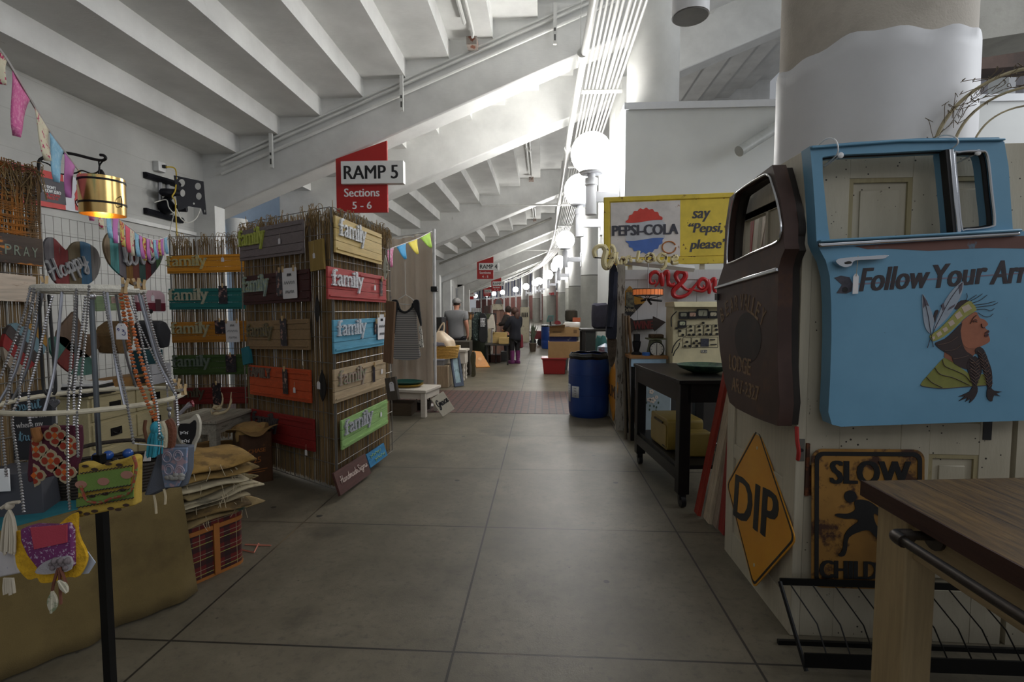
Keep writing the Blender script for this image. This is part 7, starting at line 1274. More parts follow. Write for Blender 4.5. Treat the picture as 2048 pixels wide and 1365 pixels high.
# ring pendant lamp
lc = atY(px('R1', (1026, 822)), 6.1); o = thing('ring_lamp', 'round wire pendant with an orange glowing band hanging from the white bar', 'lamp', lc); rl = .168
part(o, 'band', M().lathe(lc, [(rl, -.034), (rl + .003, -.03), (rl + .003, .03), (rl, .034), (rl - .005, .03), (rl - .005, -.03), (rl, -.034)], 40), mat('orange glowing shade', (236, 130, 70), .6, emit=.25)); part(o, 'rim', M().tube([lc + VC((rl * cos(a), rl * sin(a), .036)) for a in [2 * pi * k / 40 for k in range(40)]], .007, 6, True).tube([lc + VC((rl * cos(a), rl * sin(a), -.038)) for a in [2 * pi * k / 40 for k in range(40)]], .007, 6, True), mat('dark chrome', (110, 110, 112), .25, .9))
m = M()
for k in range(24): a = 2 * pi * k / 24; m.tube([lc + VC(((rl + .006) * cos(a), (rl + .006) * sin(a), -.036)), lc + VC(((rl + .006) * cos(a), (rl + .006) * sin(a), .035))], .0018, 4)
part(o, 'cage_wires', m, BLK); part(o, 'spokes', M().tube([lc + VC((-rl, 0, -.04)), lc + VC((0, 0, -.08)), lc + VC((rl, 0, -.04))], .005, 5).tube([lc + VC((0, -rl, -.04)), lc + VC((0, 0, -.08)), lc + VC((0, rl, -.04))], .005, 5), BLK); part(o, 'cord', M().tube([lc + VC((0, 0, -.08)), lc + VC((0, 0, .34))], .006, 6), mat('silver lamp rod', (160, 160, 160), .4, .5))
for s in (-1, 0, 1): part(o, 'bulb_holder', M().cyl(lc + VC((.02 * s, 0, -.085)), lc + VC((.12 * (s + .4), .03, -.1 - .04 * (s == 0))), .013, n=8), BLK)
# devoe diamond, arrow, leaning tools
Yd = 6.46; f6 = FRY(Yd); E2 = lambda p: [(q.x, q.z) for q in [atY(px('R1', r), Yd) for r in p]]; o = thing('diamond_sign', 'small yellow and black diamond tin sign of a paint can on the plank screen', 'sign', atY(px('R1', (905, 1020)), Yd))
part(o, 'plate', M().prism(f6, E2([(880, 770), (1008, 893), (880, 1025), (800, 935), (800, 865)]), t0=0, t1=.006), mat('old yellow tin', (156, 116, 36), .5, c2=(80, 60, 30), s2=6, th=.58)); part(o, 'lower_half', M().prism(f6, E2([(800, 935), (985, 915), (880, 1025)]), t0=.006, t1=.009), BLK)
part(o, 'can_picture', M().prism(f6, E2([(850, 822), (915, 822), (915, 940), (850, 940)]), t0=.006, t1=.011), mat('grey can print', (104, 104, 84), .6, c2=(70, 70, 60), s2=30, th=.5)); q = E2([(882, 962)])[0]; part(o, 'lettering', M().text(f6, "DeVoe's", q[0], q[1], .14, .05, .009, .013, bold=.04), mat('dull cream print', (150, 140, 116), .6))
o = thing('arrow_sign', 'dark wooden arrow sign reading WINE pointing right on the plank screen', 'sign', atY(px('R1', (1000, 1140)), Yd)); part(o, 'board', M().prism(f6, E2([(780, 1015), (890, 1030), (910, 1048), (1065, 1035), (1065, 1015), (1168, 1062), (1080, 1135), (1065, 1118), (905, 1130), (885, 1160), (790, 1165)]), t0=.0, t1=.022), wood('dark arrow wood', (52, 42, 38), 'x', k=.3)); q = E2([(985, 1085)])[0]; part(o, 'lettering', M().text(f6, 'WINE', q[0], q[1], .24, .1, .022, .025, bold=.05, rot=.03), mat('dull red paint', (104, 36, 34), .6))
for i, (a, b, cc) in enumerate((((1246, 628), (1252, 850), (96, 84, 68)), ((1251, 632), (1262, 862), (110, 92, 68)), ((1257, 632), (1275, 840), (120, 90, 56)))):
    p, q = atY(a, 6.3), atY(b, 5.95); q.z = 0.0; single('garden_tool', M().tube([q, p], .017, 8), wood('tool handle %d' % i, cc, 'z'), 'old wooden tool handle leaning beside the flaking white post, %s of three' % ('left', 'middle', 'right')[i], 'tool', 'tool handles leaning by the post')
# denim jacket on the corner
o = thing('denim_jacket', 'dark denim jacket with a pale patch hanging at the aisle corner of the screen', 'jacket', atY((1225, 690), 6.3)); NAVY = mat('dark navy denim', (30, 34, 50), .85, var=.25, vs=12, bump=.3, bs=200); Yj = 6.33; J = lambda p: [(q.x, q.z) for q in [atY(px('R1', r), Yj) for r in p]]
part(o, 'body', M().prism(FRY(Yj), smooth2(J([(722, 640), (745, 600), (775, 640), (778, 800), (775, 1010), (770, 1180), (740, 1195), (695, 1185), (692, 1100), (705, 1000), (722, 900), (715, 780)]), 3), t0=-.05, t1=.05), NAVY, bevel=.02); part(o, 'sleeve', M().tube(cmr([atY(px('R1', r), Yj - .06) for r in ((755, 660), (745, 800), (735, 950), (715, 1100))], 4), [.05] * 13, 8), NAVY); part(o, 'patch', M().prism(FRY(Yj - .052), J([(720, 850), (750, 842), (765, 880), (745, 920), (722, 905)]), t0=0, t1=.004), mat('cream leather patch', (206, 194, 160), .7))
o = thing('fur_pelt', 'brown and grey fur hanging below the denim jacket at the aisle corner', 'fur', atY((1228, 720), 6.4)); part(o, 'body', M().prism(FRY(6.36), smooth2(J([(705, 1180), (770, 1190), (775, 1260), (765, 1360), (740, 1420), (720, 1400), (706, 1280)]), 3), t0=-.03, t1=.04), mat('brown grey fur', (84, 72, 60), .95, var=.4, vs=16, bump=.8, bs=60), bevel=.015)
# low shelf table with scale and iron pieces, instrument panel
Yt = 5.85; p = atY(px('R1', (880, 1335)), Yt); ztb = p.z; o = thing('enamel_table', 'small blue edged table in front of the plank screen', 'table', (1.4, 6.05, 0)); xq = atY(px('R1', (1190, 1335)), Yt).x
part(o, 'top', M().bx(p.x, xq, Yt, 6.35, ztb - .03, ztb), wood('warm tabletop', (150, 106, 58), 'x')); part(o, 'apron', M().bx(p.x + .02, xq - .02, Yt + .01, Yt + .03, ztb - .12, ztb - .03), mat('pale blue apron', (150, 178, 200), .5))
for x in (p.x + .03, xq - .06):
    for y in (Yt + .03, 6.28): part(o, 'leg', M().bx(x, x + .04, y, y + .04, 0, ztb - .03), BLKW)
sc = atY(px('R1', (1097, 1280)), 5.98); o = thing('kitchen_scale', 'white dial kitchen scale with a basket on top, on the small table', 'scale', (sc.x, 6.05, ztb)); rs = .085 * .95
part(o, 'body', M().hexa([(sc.x - .09, 5.99, ztb), (sc.x + .09, 5.99, ztb), (sc.x + .09, 6.12, ztb), (sc.x - .09, 6.12, ztb)], [(sc.x - .06, 6.0, sc.z + .1), (sc.x + .06, 6.0, sc.z + .1), (sc.x + .06, 6.11, sc.z + .1), (sc.x - .06, 6.11, sc.z + .1)]), mat('dull green enamel', (110, 116, 84), .5)); part(o, 'dial', M().cyl((sc.x, 5.975, sc.z), (sc.x, 5.99, sc.z), rs, n=32), mat('white dial', (224, 224, 220), .4, var=.02)); part(o, 'dial_rim', M().tube([(sc.x + rs * cos(a), 5.977, sc.z + rs * sin(a)) for a in [2 * pi * k / 36 for k in range(36)]], .007, 6, True), BLK)
m = M()
for k in range(12): a = 2 * pi * k / 12; m.box((sc.x + rs * .78 * cos(a), 5.973, sc.z + rs * .78 * sin(a)), (.004, .004, .014), Matrix.Rotation(-a + pi / 2, 3, 'Y'))
part(o, 'dial_marks', m, BLK); part(o, 'needle', M().bx(sc.x - .003, sc.x + .003, 5.97, 5.974, sc.z - .06, sc.z + .065), BLK); part(o, 'pan', M().bx(sc.x - .1, sc.x + .1, 5.96, 6.15, sc.z + .11, sc.z + .125).cyl((sc.x, 6.055, sc.z + .09), (sc.x, 6.055, sc.z + .11), .02), mat('dull green enamel', (110, 116, 84), .5))
single('moss_basket', M().bx(sc.x - .07, sc.x + .08, 5.98, 6.12, sc.z + .125, sc.z + .17), mat('dark woven basket', (78, 62, 44), .9, var=.4, vs=40, bump=.7, bs=80), 'small dark woven basket on the pan of the kitchen scale', 'basket', bevel=.01)
q = atY(px('R1', (935, 1300)), 6.05); o = thing('iron_vise', 'small dark iron vise on the small table left of the scale', 'vise', (q.x, 6.05, ztb)); part(o, 'body', M().lathe((q.x, 6.05, ztb), [(.06, 0), (.06, .02), (.03, .04), (.045, .1), (.05, .15), (.03, .17)], 14), mat('black cast iron', (30, 30, 34), .5, .5)); part(o, 'jaw', M().bx(q.x - .03, q.x + .03, 6.0, 6.1, ztb + .16, ztb + .24), mat('black cast iron', (30, 30, 34)))
single('blue_tin', M().lathe((q.x + .09, 5.95, ztb), [(.045, 0), (.045, .03), (.04, .035), (0, .035)], 20), mat('bright blue tin', (40, 96, 170), .4), 'small bright blue round tin in front of the iron vise', 'tin')
# instrument panel
Ye = 5.75; tl, br = atY(px('B6', (255, 270)), Ye), atY(px('B6', (1100, 1030)), Ye); x0, x1, z0, z1 = tl.x, 2.25, br.z, tl.z; o = thing('test_panel', 'cream electrical test panel with black meters and knobs behind the green bowl', 'instrument', ((x0 + x1) / 2, Ye + .2, z0 - .1)); CRP = mat('cream instrument enamel', (206, 196, 160), .45, c2=(150, 134, 100), s2=8, th=.62, soft=.1); fE = FRY(Ye)
part(o, 'cabinet', M().bx(x0 - .04, x1 + .03, Ye, Ye + .32, z0 - .12, z1 + .02), CRP, bevel=.008); hh = atY(px('B6', (255, 180)), Ye - .08).z; part(o, 'hood', M().hexa([(x0 - .05, Ye - .1, z1 + .005), (x1 + .04, Ye - .1, z1 + .005), (x1 + .04, Ye + .33, z1 + .01), (x0 - .05, Ye + .33, z1 + .01)], [(x0 - .05, Ye - .06, hh), (x1 + .04, Ye - .06, hh), (x1 + .04, Ye + .33, hh), (x0 - .05, Ye + .33, hh)]), CRP, bevel=.006); part(o, 'lower_ledge', M().bx(x0 - .04, x1 + .03, Ye - .08, Ye, z0 - .12, z0 - .06), mat('grey ledge', (150, 148, 140), .5))
EP = lambda p: (lambda q: (q.x, q.z))(atY(px('B6', p), Ye))
for a, b, c_ in (((282, 335), (410, 445), (150, 150, 130)), ((420, 330), (550, 445), (186, 150, 130)), ((552, 292), (720, 438), (150, 132, 110)), ((730, 325), (862, 438), (196, 186, 160)), ((268, 465), (388, 578), (176, 180, 150))):
    (xa_, za), (xb_, zb) = EP(a), EP(b); e = part(o, 'meter', M().prism(fE, rrect(xa_, zb, xb_, za, .012), t0=0, t1=.03), BLK); part(e, 'meter_face', M().prism(fE, rrect(xa_ + .014, zb + .03, xb_ - .014, za - .012, .012), t0=.03, t1=.032), mat('meter face %d' % c_[0], c_, .4)); cxx = (xa_ + xb_) / 2; part(e, 'needle', M().tube([(cxx, Ye - .034, zb + .03), (cxx + .012, Ye - .034, za - .03)], .0018, 4), BLK)
for a, b in (((275, 590), (395, 710)), ((405, 535), (525, 702)), ((535, 530), (655, 702)), ((665, 530), (780, 700)), ((790, 528), (900, 700)), ((345, 722), (470, 885)), ((480, 715), (880, 880))):
    (xa_, za), (xb_, zb) = EP(a), EP(b); part(o, 'panel_outline', M().prism(fE, rrect(xa_, zb, xb_, za, .008), [rrect(xa_ + .004, zb + .004, xb_ - .004, za - .004, .006)], 0, .002), BLK)
for p in ((650, 502), (460, 558), (468, 615), (440, 682), (505, 680), (588, 556), (598, 612), (602, 676), (716, 552), (728, 608), (698, 672), (765, 674), (842, 550), (852, 605), (860, 670), (300, 626), (342, 684), (405, 790), (376, 856), (446, 854), (552, 776), (510, 810), (556, 852), (594, 810), (248, 583)):
    q = EP(p); part(o, 'knob', M().cyl((q[0], Ye, q[1]), (q[0], Ye - .025, q[1]), .0125, n=10), BLK)
(xa_, za), (xb_, zb) = EP((618, 738)), EP((738, 862)); part(o, 'speaker_grille', M().fbox(fE, xa_, xb_, zb, za, 0, .006), mat('dark blue grille', (56, 58, 70), .6, var=.4, vs=60)); part(o, 'name_plate', M().fbox(fE, EP((640, 0))[0], EP((735, 0))[0], EP((0, 955))[1], EP((0, 910))[1], 0, .004), mat('grey name plate', (90, 90, 92), .5, c2=(190, 186, 170), s2=70, th=.5))
for a, b in (((755, 755), (830, 755)), ((760, 832), (855, 828))): (xa_, za), (xb_, zb) = EP(a), EP(b); part(o, 'toggle', M().tube([(xa_, Ye - .012, za), (xb_, Ye - .012, zb)], .007, 6), BLK)
for k, pts in enumerate(([(300, 740), (240, 790), (190, 870), (170, 960)], [(285, 800), (270, 860), (215, 930), (190, 1000)], [(240, 330), (180, 390), (160, 440), (165, 560)])): part(o, 'lead', M().tube(cmr([VC((EP(p)[0], Ye - .03, EP(p)[1])) for p in pts], 4), .006, 6), BLK)
o = thing('steel_desk', 'dark low desk under the cream test panel', 'desk', ((x0 + x1) / 2, 5.9, 0)); part(o, 'top', M().bx(x0 - .12, x1 + .1, Ye - .12, 6.2, z0 - .15, z0 - .12), mat('grey steel', (130, 128, 120), .5)); part(o, 'body', M().bx(x0 - .08, x1 + .06, Ye - .05, 6.15, 0, z0 - .15), mat('dark desk', (44, 40, 36), .6))
# ---------------------------------------------------------------- curtain booth and stalls further down the aisle, left side
CURT = mat('beige curtain', (228, 212, 194), .85, var=.03, vs=5, bump=.15, bs=30); a, b = VC((-1.70, 7.92, 0)), VC((-2.78, 8.72, 0)); d = b - a; L = d.length; d.normalize(); n = VC((-d.y, d.x, 0)); n = n if n.y < 0 else -n
def cf(u, v): s = L * u; return a + d * s + n * (.03 * sin(22 * s) + .008 * sin(51 * s + 1) * (1 - v * .5)) + VC((0, 0, .06 + 2.62 * v - .02 * abs(sin(17 * s)) * v))
o = thing('curtain', 'beige pleated curtain on a white pole behind the hanging striped shirt', 'curtain', (a + b) / 2); part(o, 'cloth', M().sheet(cf, 120, 10), CURT, solid=.004); part(o, 'heading_rod', M().tube([a + VC((0, 0, 2.7)), b + VC((0, 0, 2.7))], .014, 8), WHITE)
o = thing('curtain_pole', 'white upright pole with a black clamp at the edge of the beige curtain', 'pole', (-1.67, 7.9, 0)); part(o, 'pole', M().cyl((-1.67, 7.9, .01), (-1.67, 7.9, 2.74), .023, n=12), mat('white pole', (214, 212, 210), .4)); part(o, 'clamp', M().bx(-1.72, -1.62, 7.85, 7.95, 1.78, 1.86), BLK, bevel=.008); part(o, 'foot', M().bx(-1.82, -1.52, 7.8, 8.0, 0, .012), mat('white pole', (214, 212, 210)))
FG = [mat('flag pink zigzag', (214, 120, 160), .85, c2=(232, 200, 210), s2=40, th=.52), mat('flag turquoise', (70, 160, 210), .85), mat('flag lemon', (228, 208, 80), .85), mat('flag lime', (150, 188, 60), .85)]
bunting('short string of pink, turquoise, lemon and lime flags across the beige curtain', [('L6', (405, 790), 5.6), ('L6', (560, 735), 6.4), ('L6', (650, 700), 7.1), ('L6', (725, 660), 7.85)], [('L6', 418, 480, (462, 893)), ('L6', 495, 558, (555, 842)), ('L6', 568, 632, (634, 808)), ('L6', 648, 718, (722, 768))], FG)
Ys = 7.75; fS = FRY(Ys); S7 = lambda p: [(q.x, q.z) for q in [atY(px('L7', r), Ys) for r in p]]; o = thing('striped_shirt', 'grey striped tunic shirt with black sleeves on a hanger before the curtain', 'shirt', atY(px('L7', (340, 720)), Ys))
t = Nt('grey striped jersey'); x, y, z = t.xyz(); ln = t.math('LESS_THAN', t.math('FRACT', t.math('DIVIDE', z, .034)), .42); t.out(t.mix(ln, lin((150, 146, 142)), lin((100, 98, 98))), .85); JER = t.m
BLKC = mat('black jersey', (30, 29, 31), .9, var=.1)
def puff(par, name, k, pts, Y, mt, th=.05, sm=3, bev=.02): f_ = FRY(Y); return part(par, name, M().prism(f_, smooth2(fpts(k, pts, Y), sm), t0=-th / 2, t1=th / 2), mt, bevel=bev)
puff(o, 'body', 'L7', [(245, 250), (262, 232), (290, 290), (350, 295), (395, 250), (420, 260), (425, 420), (440, 600), (458, 700), (400, 728), (330, 732), (255, 722), (212, 690), (232, 500), (240, 360)], Ys, JER, .07)
puff(o, 'sleeve', 'L7', [(195, 200), (235, 180), (255, 200), (262, 240), (240, 330), (225, 480), (205, 490), (200, 330)], Ys - .045, BLKC); puff(o, 'sleeve', 'L7', [(395, 200), (420, 180), (445, 195), (455, 280), (470, 400), (462, 420), (445, 360), (425, 300), (400, 250)], Ys - .045, BLKC)
puff(o, 'lace_cuff', 'L7', [(448, 420), (468, 440), (485, 600), (478, 615), (450, 612), (448, 560), (462, 520), (445, 470)], Ys - .02, mat('cream lace', (206, 202, 192), .9, c2=(60, 58, 58), s2=60, th=.54, soft=.02), .04)
part(o, 'neckband', M().tube(cmr([VC((x, Ys - .04, z)) for x, z in S7([(262, 232), (285, 280), (335, 295), (385, 255), (398, 215)])], 5), .018, 6), BLKC)
part(o, 'hanger', M().tube(cmr([VC((x, Ys, z)) for x, z in S7([(255, 180), (320, 135), (322, 105)])], 4), .006, 5).tube(cmr([VC((x, Ys, z)) for x, z in S7([(320, 135), (390, 180), (395, 225), (275, 220)])], 4), .006, 5).tube([VC((x, Ys, z)) for x, z in S7([(322, 105), (318, -170)])], .004, 5), mat('white hanger', (206, 202, 196), .5))
o = thing('white_table', 'low white wooden table carrying trays in front of the beige curtain', 'table', (-1.95, 7.2, 0)); WTB = wood('worn white paint', (200, 192, 180), 'x', c2=(140, 126, 110), th=.68, k=.1)
q = atY(px('L7', (575, 1010)), 6.9); zt = .385; c0 = VC((-1.62, 6.98, 0)); tx = VC((-.985, .17, 0)); ty = VC((.17, .985, 0)); TW_ = Matrix(((tx.x, ty.x, 0, c0.x), (tx.y, ty.y, 0, c0.y), (0, 0, 1, 0), (0, 0, 0, 1)))
part(o, 'top', M().bx(-.02, .85, -.02, .56, zt - .04, zt).tf(TW_), WTB, bevel=.006); part(o, 'apron', M().bx(.04, .8, .02, .05, zt - .13, zt - .04).bx(.0, .03, .04, .5, zt - .13, zt - .04).tf(TW_), WTB)
for x in (0, .76):
    for y in (0, .47): part(o, 'leg', M().bx(x, x + .07, y, y + .07, 0, zt - .04).tf(TW_), WTB, bevel=.005)
for i, (cc, z, lb) in enumerate((((150, 120, 36), zt, 'mustard oval tray under the dark green tray on the low white table'), ((24, 70, 62), zt + .035, 'dark green oval tray on top of the mustard tray on the low white table'))):
    single('oval_tray', M().lathe((0, 0, 0), [(.2, 0), (.26, .03), (.27, .045), (.262, .046), (.19, .014), (0, .012)], 32).tf(Matrix.Translation(TW_ @ VC((.42, .27, z))) @ Matrix.Diagonal((1.0, .75, 1, 1))), mat('tray enamel %d' % i, cc, .35), lb, 'tray', 'oval trays on the low white table')
o = thing('amber_bottle', 'small dark bottle with a white label on the left end of the white table', 'bottle', TW_ @ VC((.74, .12, zt))); c = TW_ @ VC((.74, .12, zt)); part(o, 'glass', M().lathe(c, [(.032, 0), (.034, .09), (.012, .12), (.012, .15)], 16), BLK); part(o, 'label', M().lathe(c, [(.0345, .02), (.0355, .02), (.0355, .085), (.0345, .085)], 16), PAPER)
o = thing('lettered_board', 'white board with black script Grace leaning against the low white table', 'sign', (-1.5, 7.2, 0)); gp = Plane((-1.55, 6.98, 0), VC((.45, -1, .3))); fr, w_, h = qframe(gp, px('L7', (555, 1085)), px('L7', (665, 1012)), px('L7', (595, 1280)))
O = fr[0]; part(o, 'board', M().prism((O - fr[2] * (O.z - .0) / max(.2, fr[2].z) if O.z > 0 else O, fr[1], fr[2], fr[3]), rect(0, 0, w_, h + max(0, O.z)), t0=-.02, t1=0), wood('cream board', (206, 198, 180), 'z', k=.08), bevel=.003)
part(o, 'lettering', script(M(), fr, 'Grace', w_ * .1, h * .42, w_ * .85, h * .36, .0075, .004), BLK)
single('wooden_crate', M().bx(-2.3, -1.85, 7.1, 7.45, 0, .17), wood('dark crate wood', (74, 60, 42), 'x'), 'dark wooden crate under the low white table', 'crate', bevel=.006)
o = thing('wicker_ring', 'dark hooked basket handle behind the crate under the low white table', 'basket', (-1.8, 7.5, 0)); part(o, 'body', M().lathe((-1.8, 7.62, 0), [(.11, 0), (.13, .12), (.12, .12), (.1, .01)], 18), WK); part(o, 'handle', M().tube([(-1.8 + .1 * cos(a), 7.62, .12 + .15 * sin(a)) for a in [pi * k / 12 for k in range(13)]], .012, 6), WK)
# cabinet, tote, basket with bag, picture frame, spindle table, folded boards
q = atY(px('L7', (590, 790)), 9.75); single('cabinet', M().bx(-2.35, atY(px('L7', (710, 800)), 9.7).x, 9.7, 10.2, 0, .43), wood('pale oak cabinet', (146, 128, 104), 'z'), 'small pale oak cabinet beside the blue framed picture', 'cabinet', bevel=.01)
o = thing('storage_tote', 'grey plastic tote lid on the pale oak cabinet under the yellow basket', 'tote', (-2.1, 9.95, .43)); part(o, 'body', M().bx(-2.34, -1.9, 9.72, 10.15, .43, .52), mat('clear grey plastic', (110, 112, 116), .3)); part(o, 'lid', M().bx(-2.36, -1.86, 9.7, 10.17, .52, .56), mat('grey plastic lid', (140, 144, 156), .35), bevel=.012)
bc = atY(px('L7', (668, 720)), 9.9); bc = VC((bc.x, 9.95, .56)); o = thing('wicker_basket', 'yellow wicker basket holding a shopping bag behind the curtain pole', 'basket', bc); YW = mat('yellow wicker', (176, 138, 66), .75, var=.3, vs=50, bump=.7, bs=90); m = M()
for j in range(8): m.tube([bc + VC(((.26 + .006 * j) * cos(a), (.2 + .006 * j) * sin(a), .015 + .03 * j)) for a in [2 * pi * k / 28 for k in range(28)]], .017, 6, True)
part(o, 'body', m, YW); part(o, 'base', M().lathe(bc, [(.24, 0), (.24, .01)], 24), YW); part(o, 'handle', M().tube(cmr([bc + Vector(p) for p in ((-.06, -.2, .2), (-.06, -.24, .24), (.02, -.25, .25), (.08, -.24, .24), (.08, -.2, .2))], 4), .012, 6), mat('brown leather handle', (70, 46, 30), .6))
def bagf(u, v):
    a = 2 * pi * u; r = .22 * (1 - .8 * max(0, v - .45) / .55) * (1 + .1 * sin(5 * a + 3 * v)); return bc + VC((r * cos(a) - .06 * v, r * .8 * sin(a), .2 + .33 * v))
o = thing('shopping_bag', 'crumpled cream plastic shopping bag in the yellow wicker basket', 'bag', bc + VC((0, 0, .2))); part(o, 'body', M().sheet(bagf, 28, 8), mat('cream plastic', (206, 186, 160), .4, var=.08), solid=.003); part(o, 'handle', M().tube(cmr([bc + Vector(p) for p in ((-.12, 0, .5), (-.08, 0, .58), (-.03, 0, .66), (0, 0, .68), (.01, 0, .6), (.0, 0, .5))], 4), .016, 5), mat('cream plastic', (206, 186, 160)))
single('grey_cloth', slab((bc.x - .09, bc.y - .1, bc.z + .2), .28, .22, .11, .2, .1, seed=40), mat('grey blue cloth', (112, 112, 124), .9, var=.2), 'folded grey blue cloth in the yellow wicker basket', 'cloth')
pf = Plane((-1.55, 9.9, 0), VC((.55, -1, .22))); fr, w_, h = qframe(pf, px('L7', (722, 665)), px('L7', (805, 655)), px('L7', (770, 975))); o = thing('picture_frame', 'grey blue wooden picture frame leaning against the pale cabinet', 'picture', fr[0] + fr[1] * w_ / 2); ft_ = (fr[0] - fr[2] * fr[0].z, fr[1], fr[2], fr[3]); h += fr[0].z
part(o, 'frame', M().prism(ft_, rect(0, 0, w_ * 1.05, h), [rect(w_ * .22, h * .11, w_ * .83, h * .89)], -.03, .02), wood('slate blue frame', (84, 96, 116), 'z'), bevel=.008); part(o, 'picture', M().fbox(ft_, w_ * .2, w_ * .85, h * .1, h * .9, -.02, -.005), mat('pale blue print', (150, 176, 184), .4, var=.3, vs=7, c2=(60, 72, 76), s2=6, th=.58, soft=.1))
o = thing('spindle_table', 'small white side table with turned legs behind the picture frame', 'table', (-1.72, 10.9, 0)); zt = .62
part(o, 'top', M().bx(-2.05, -1.6, 10.7, 11.2, zt, zt + .04), WTB); part(o, 'drawer_box', M().bx(-2.0, -1.63, 10.73, 11.15, zt - .26, zt), WTB, bevel=.006)
for x in (-1.96, -1.67):
    for y in (10.78, 11.1): part(o, 'leg', M().lathe((x, y, 0), [(.025, 0), (.03, .04), (.02, .06), (.035, .11), (.018, .16), (.036, .22), (.02, .27), (.035, .34), (.035, .37)], 14), WTB)
single('white_box', M().bx(-2.1, -1.75, 10.6, 10.9, zt + .04, zt + .12), WTB, 'flat white box lying open on the small white side table', 'box')
o = thing('leather_boots_hanging', 'dark brown leather straps or boots hanging beside the orange board', 'leather goods', (-1.38, 11.4, 0)); part(o, 'body', M().prism(FRY(11.4), smooth2(fpts('L7', [(925, 670), (945, 650), (960, 690), (955, 780), (960, 860), (945, 885), (925, 880), (930, 800), (915, 720)], 11.4), 3), t0=-.08, t1=.04), mat('dark olive leather', (64, 58, 36), .6, var=.3, vs=10), bevel=.015)
oq = Plane((-1.25, 13.3, 0), VC((.3, -1, .5))); P = [oq.d2(px('L7', p)) for p in ((925, 632), (1010, 640), (1095, 782), (965, 788))]; o = thing('orange_board', 'orange plastic lid leaning in the aisle by the woman with boots', 'lid', (-1.2, 13.2, 0)); ofr = oq.fr(); zmin = min((ofr[0] + ofr[1] * x + ofr[2] * y).z for x, y in P); part(o, 'board', M().prism(ofr, [(x, y - zmin / ofr[2].z + .005) for x, y in P], t0=-.04, t1=0), mat('orange plastic', (206, 134, 50), .45), bevel=.015); c = (sum(p[0] for p in P) / 4, sum(p[1] for p in P) / 4 - zmin); part(o, 'emblem', M().prism(ofr, circ(c[0], c[1], .05), t0=0, t1=.004), mat('pale orange', (220, 160, 90), .45))
def bx5(name, label, cat, k, tl, br_, Y, dep, mt, z0=0, **kw):
    a, b = atY(px(k, tl), Y), atY(px(k, br_), Y); return single(name, M().bx(a.x, b.x, Y, Y + dep, z0 if z0 is not None else b.z, a.z), mt, label, cat, bevel=.008, **kw)
DK = mat('dark furniture', (40, 36, 32), .6, var=.2); DGR = mat('dark olive trunk', (44, 50, 36), .7, var=.2)
bx5('dark_sideboard', 'dark wooden sideboard between the man in grey and the white side table', 'sideboard', 'B1', (255, 890), (490, 1010), 11.6, .5, wood('dark sideboard wood', (58, 50, 38), 'x')); bx5('dark_chest', 'dark green chest stacked beside the orange lid', 'chest', 'L7', (920, 520), (1050, 640), 14.4, .6, DGR, z0=.0); bx5('tool_chest', 'rust brown wooden chest on the floor left of the pink boots', 'chest', 'L7', (1060, 685), (1185, 765), 14.5, .5, wood('rust brown chest', (84, 50, 40), 'x'))
bx5('storage_chest', 'dark trunk on the rust brown chest left of the woman', 'chest', 'L7', (1050, 600), (1180, 685), 14.55, .45, DGR, z0=.515); bx5('display_case', 'black display case with pale trim near the curtain pole', 'case', 'B1', (60, 590), (150, 790), 11.2, .5, BLK)
bx5('side_crate', 'grey crate standing behind the pink boots', 'crate', 'L7', (1190, 655), (1250, 735), 14.9, .4, mat('grey crate', (90, 90, 92), .6))
# rack of clothes: plaid shirt, printed tee, white top
def garment(name, label, k, body, Y, mt, th=.16): o = thing(name, label, 'shirt', atY(px(k, body[-1]), Y)); puff(o, 'body', k, body, Y, mt, th, 3, .04); return o
PLAID = mat('dark green plaid', (40, 52, 50), .9, c2=(120, 134, 128), s2=22, th=.56, soft=.05)
g = garment('plaid_shirt', 'dark green plaid shirt on the clothes rack behind the man', 'L8', [(520, 780), (560, 740), (620, 760), (615, 900), (600, 1060), (520, 1060), (508, 900)], 14.0, PLAID); g = garment('printed_tee', 'black tee with white lettering on the clothes rack', 'L8', [(600, 770), (640, 755), (670, 800), (680, 920), (675, 1080), (590, 1080), (590, 900)], 13.9, BLKC)
m = M(); f_ = FRY(13.81); rn = random.Random(5)
for r in range(6):
    for c in range(4): q = fpts('L8', [(606 + 15 * c, 815 + 18 * r)], 13.81)[0]; m.prism(f_, rect(q[0] - .014, q[1] - .014, q[0] + .012 * rn.random(), q[1] + .014), t0=0, t1=.004)
part(g, 'print', m, WHT); garment('white_blouse', 'white lace trimmed top on the clothes rack left of the woman', 'L8', [(690, 840), (740, 760), (765, 850), (775, 960), (755, 970), (740, 930), (690, 935), (670, 900)], 14.1, mat('white top', (196, 188, 174), .9, c2=(110, 100, 90), s2=10, th=.6)); garment('olive_jacket', 'olive jacket over the white top on the clothes rack', 'L8', [(660, 780), (700, 760), (745, 790), (740, 820), (670, 815)], 14.2, mat('olive cloth', (70, 74, 52), .9))
o = thing('clothes_rack', 'black metal clothes rack holding shirts behind the man', 'rack', (-1.2, 14.3, 0)); r0, r1 = atY(px('L8', (500, 760)), 14.3), atY(px('L8', (780, 760)), 14.3); part(o, 'rail', M().cyl(r0, r1, .016, n=8), BLK)
for q in (r0, r1): part(o, 'upright', M().cyl((q.x, q.y, 0), q, .016, n=8), BLK)
o = thing('lettered_board', 'black sign with rows of white letters beyond the man', 'sign', (-2, 15.5, 1.0)); f_ = FRY(15.5); P = fpts('L8', [(490, 690), (610, 690), (610, 745), (490, 745)], 15.5); part(o, 'board', M().prism(f_, P, t0=-.03, t1=0), BLK); m = M()
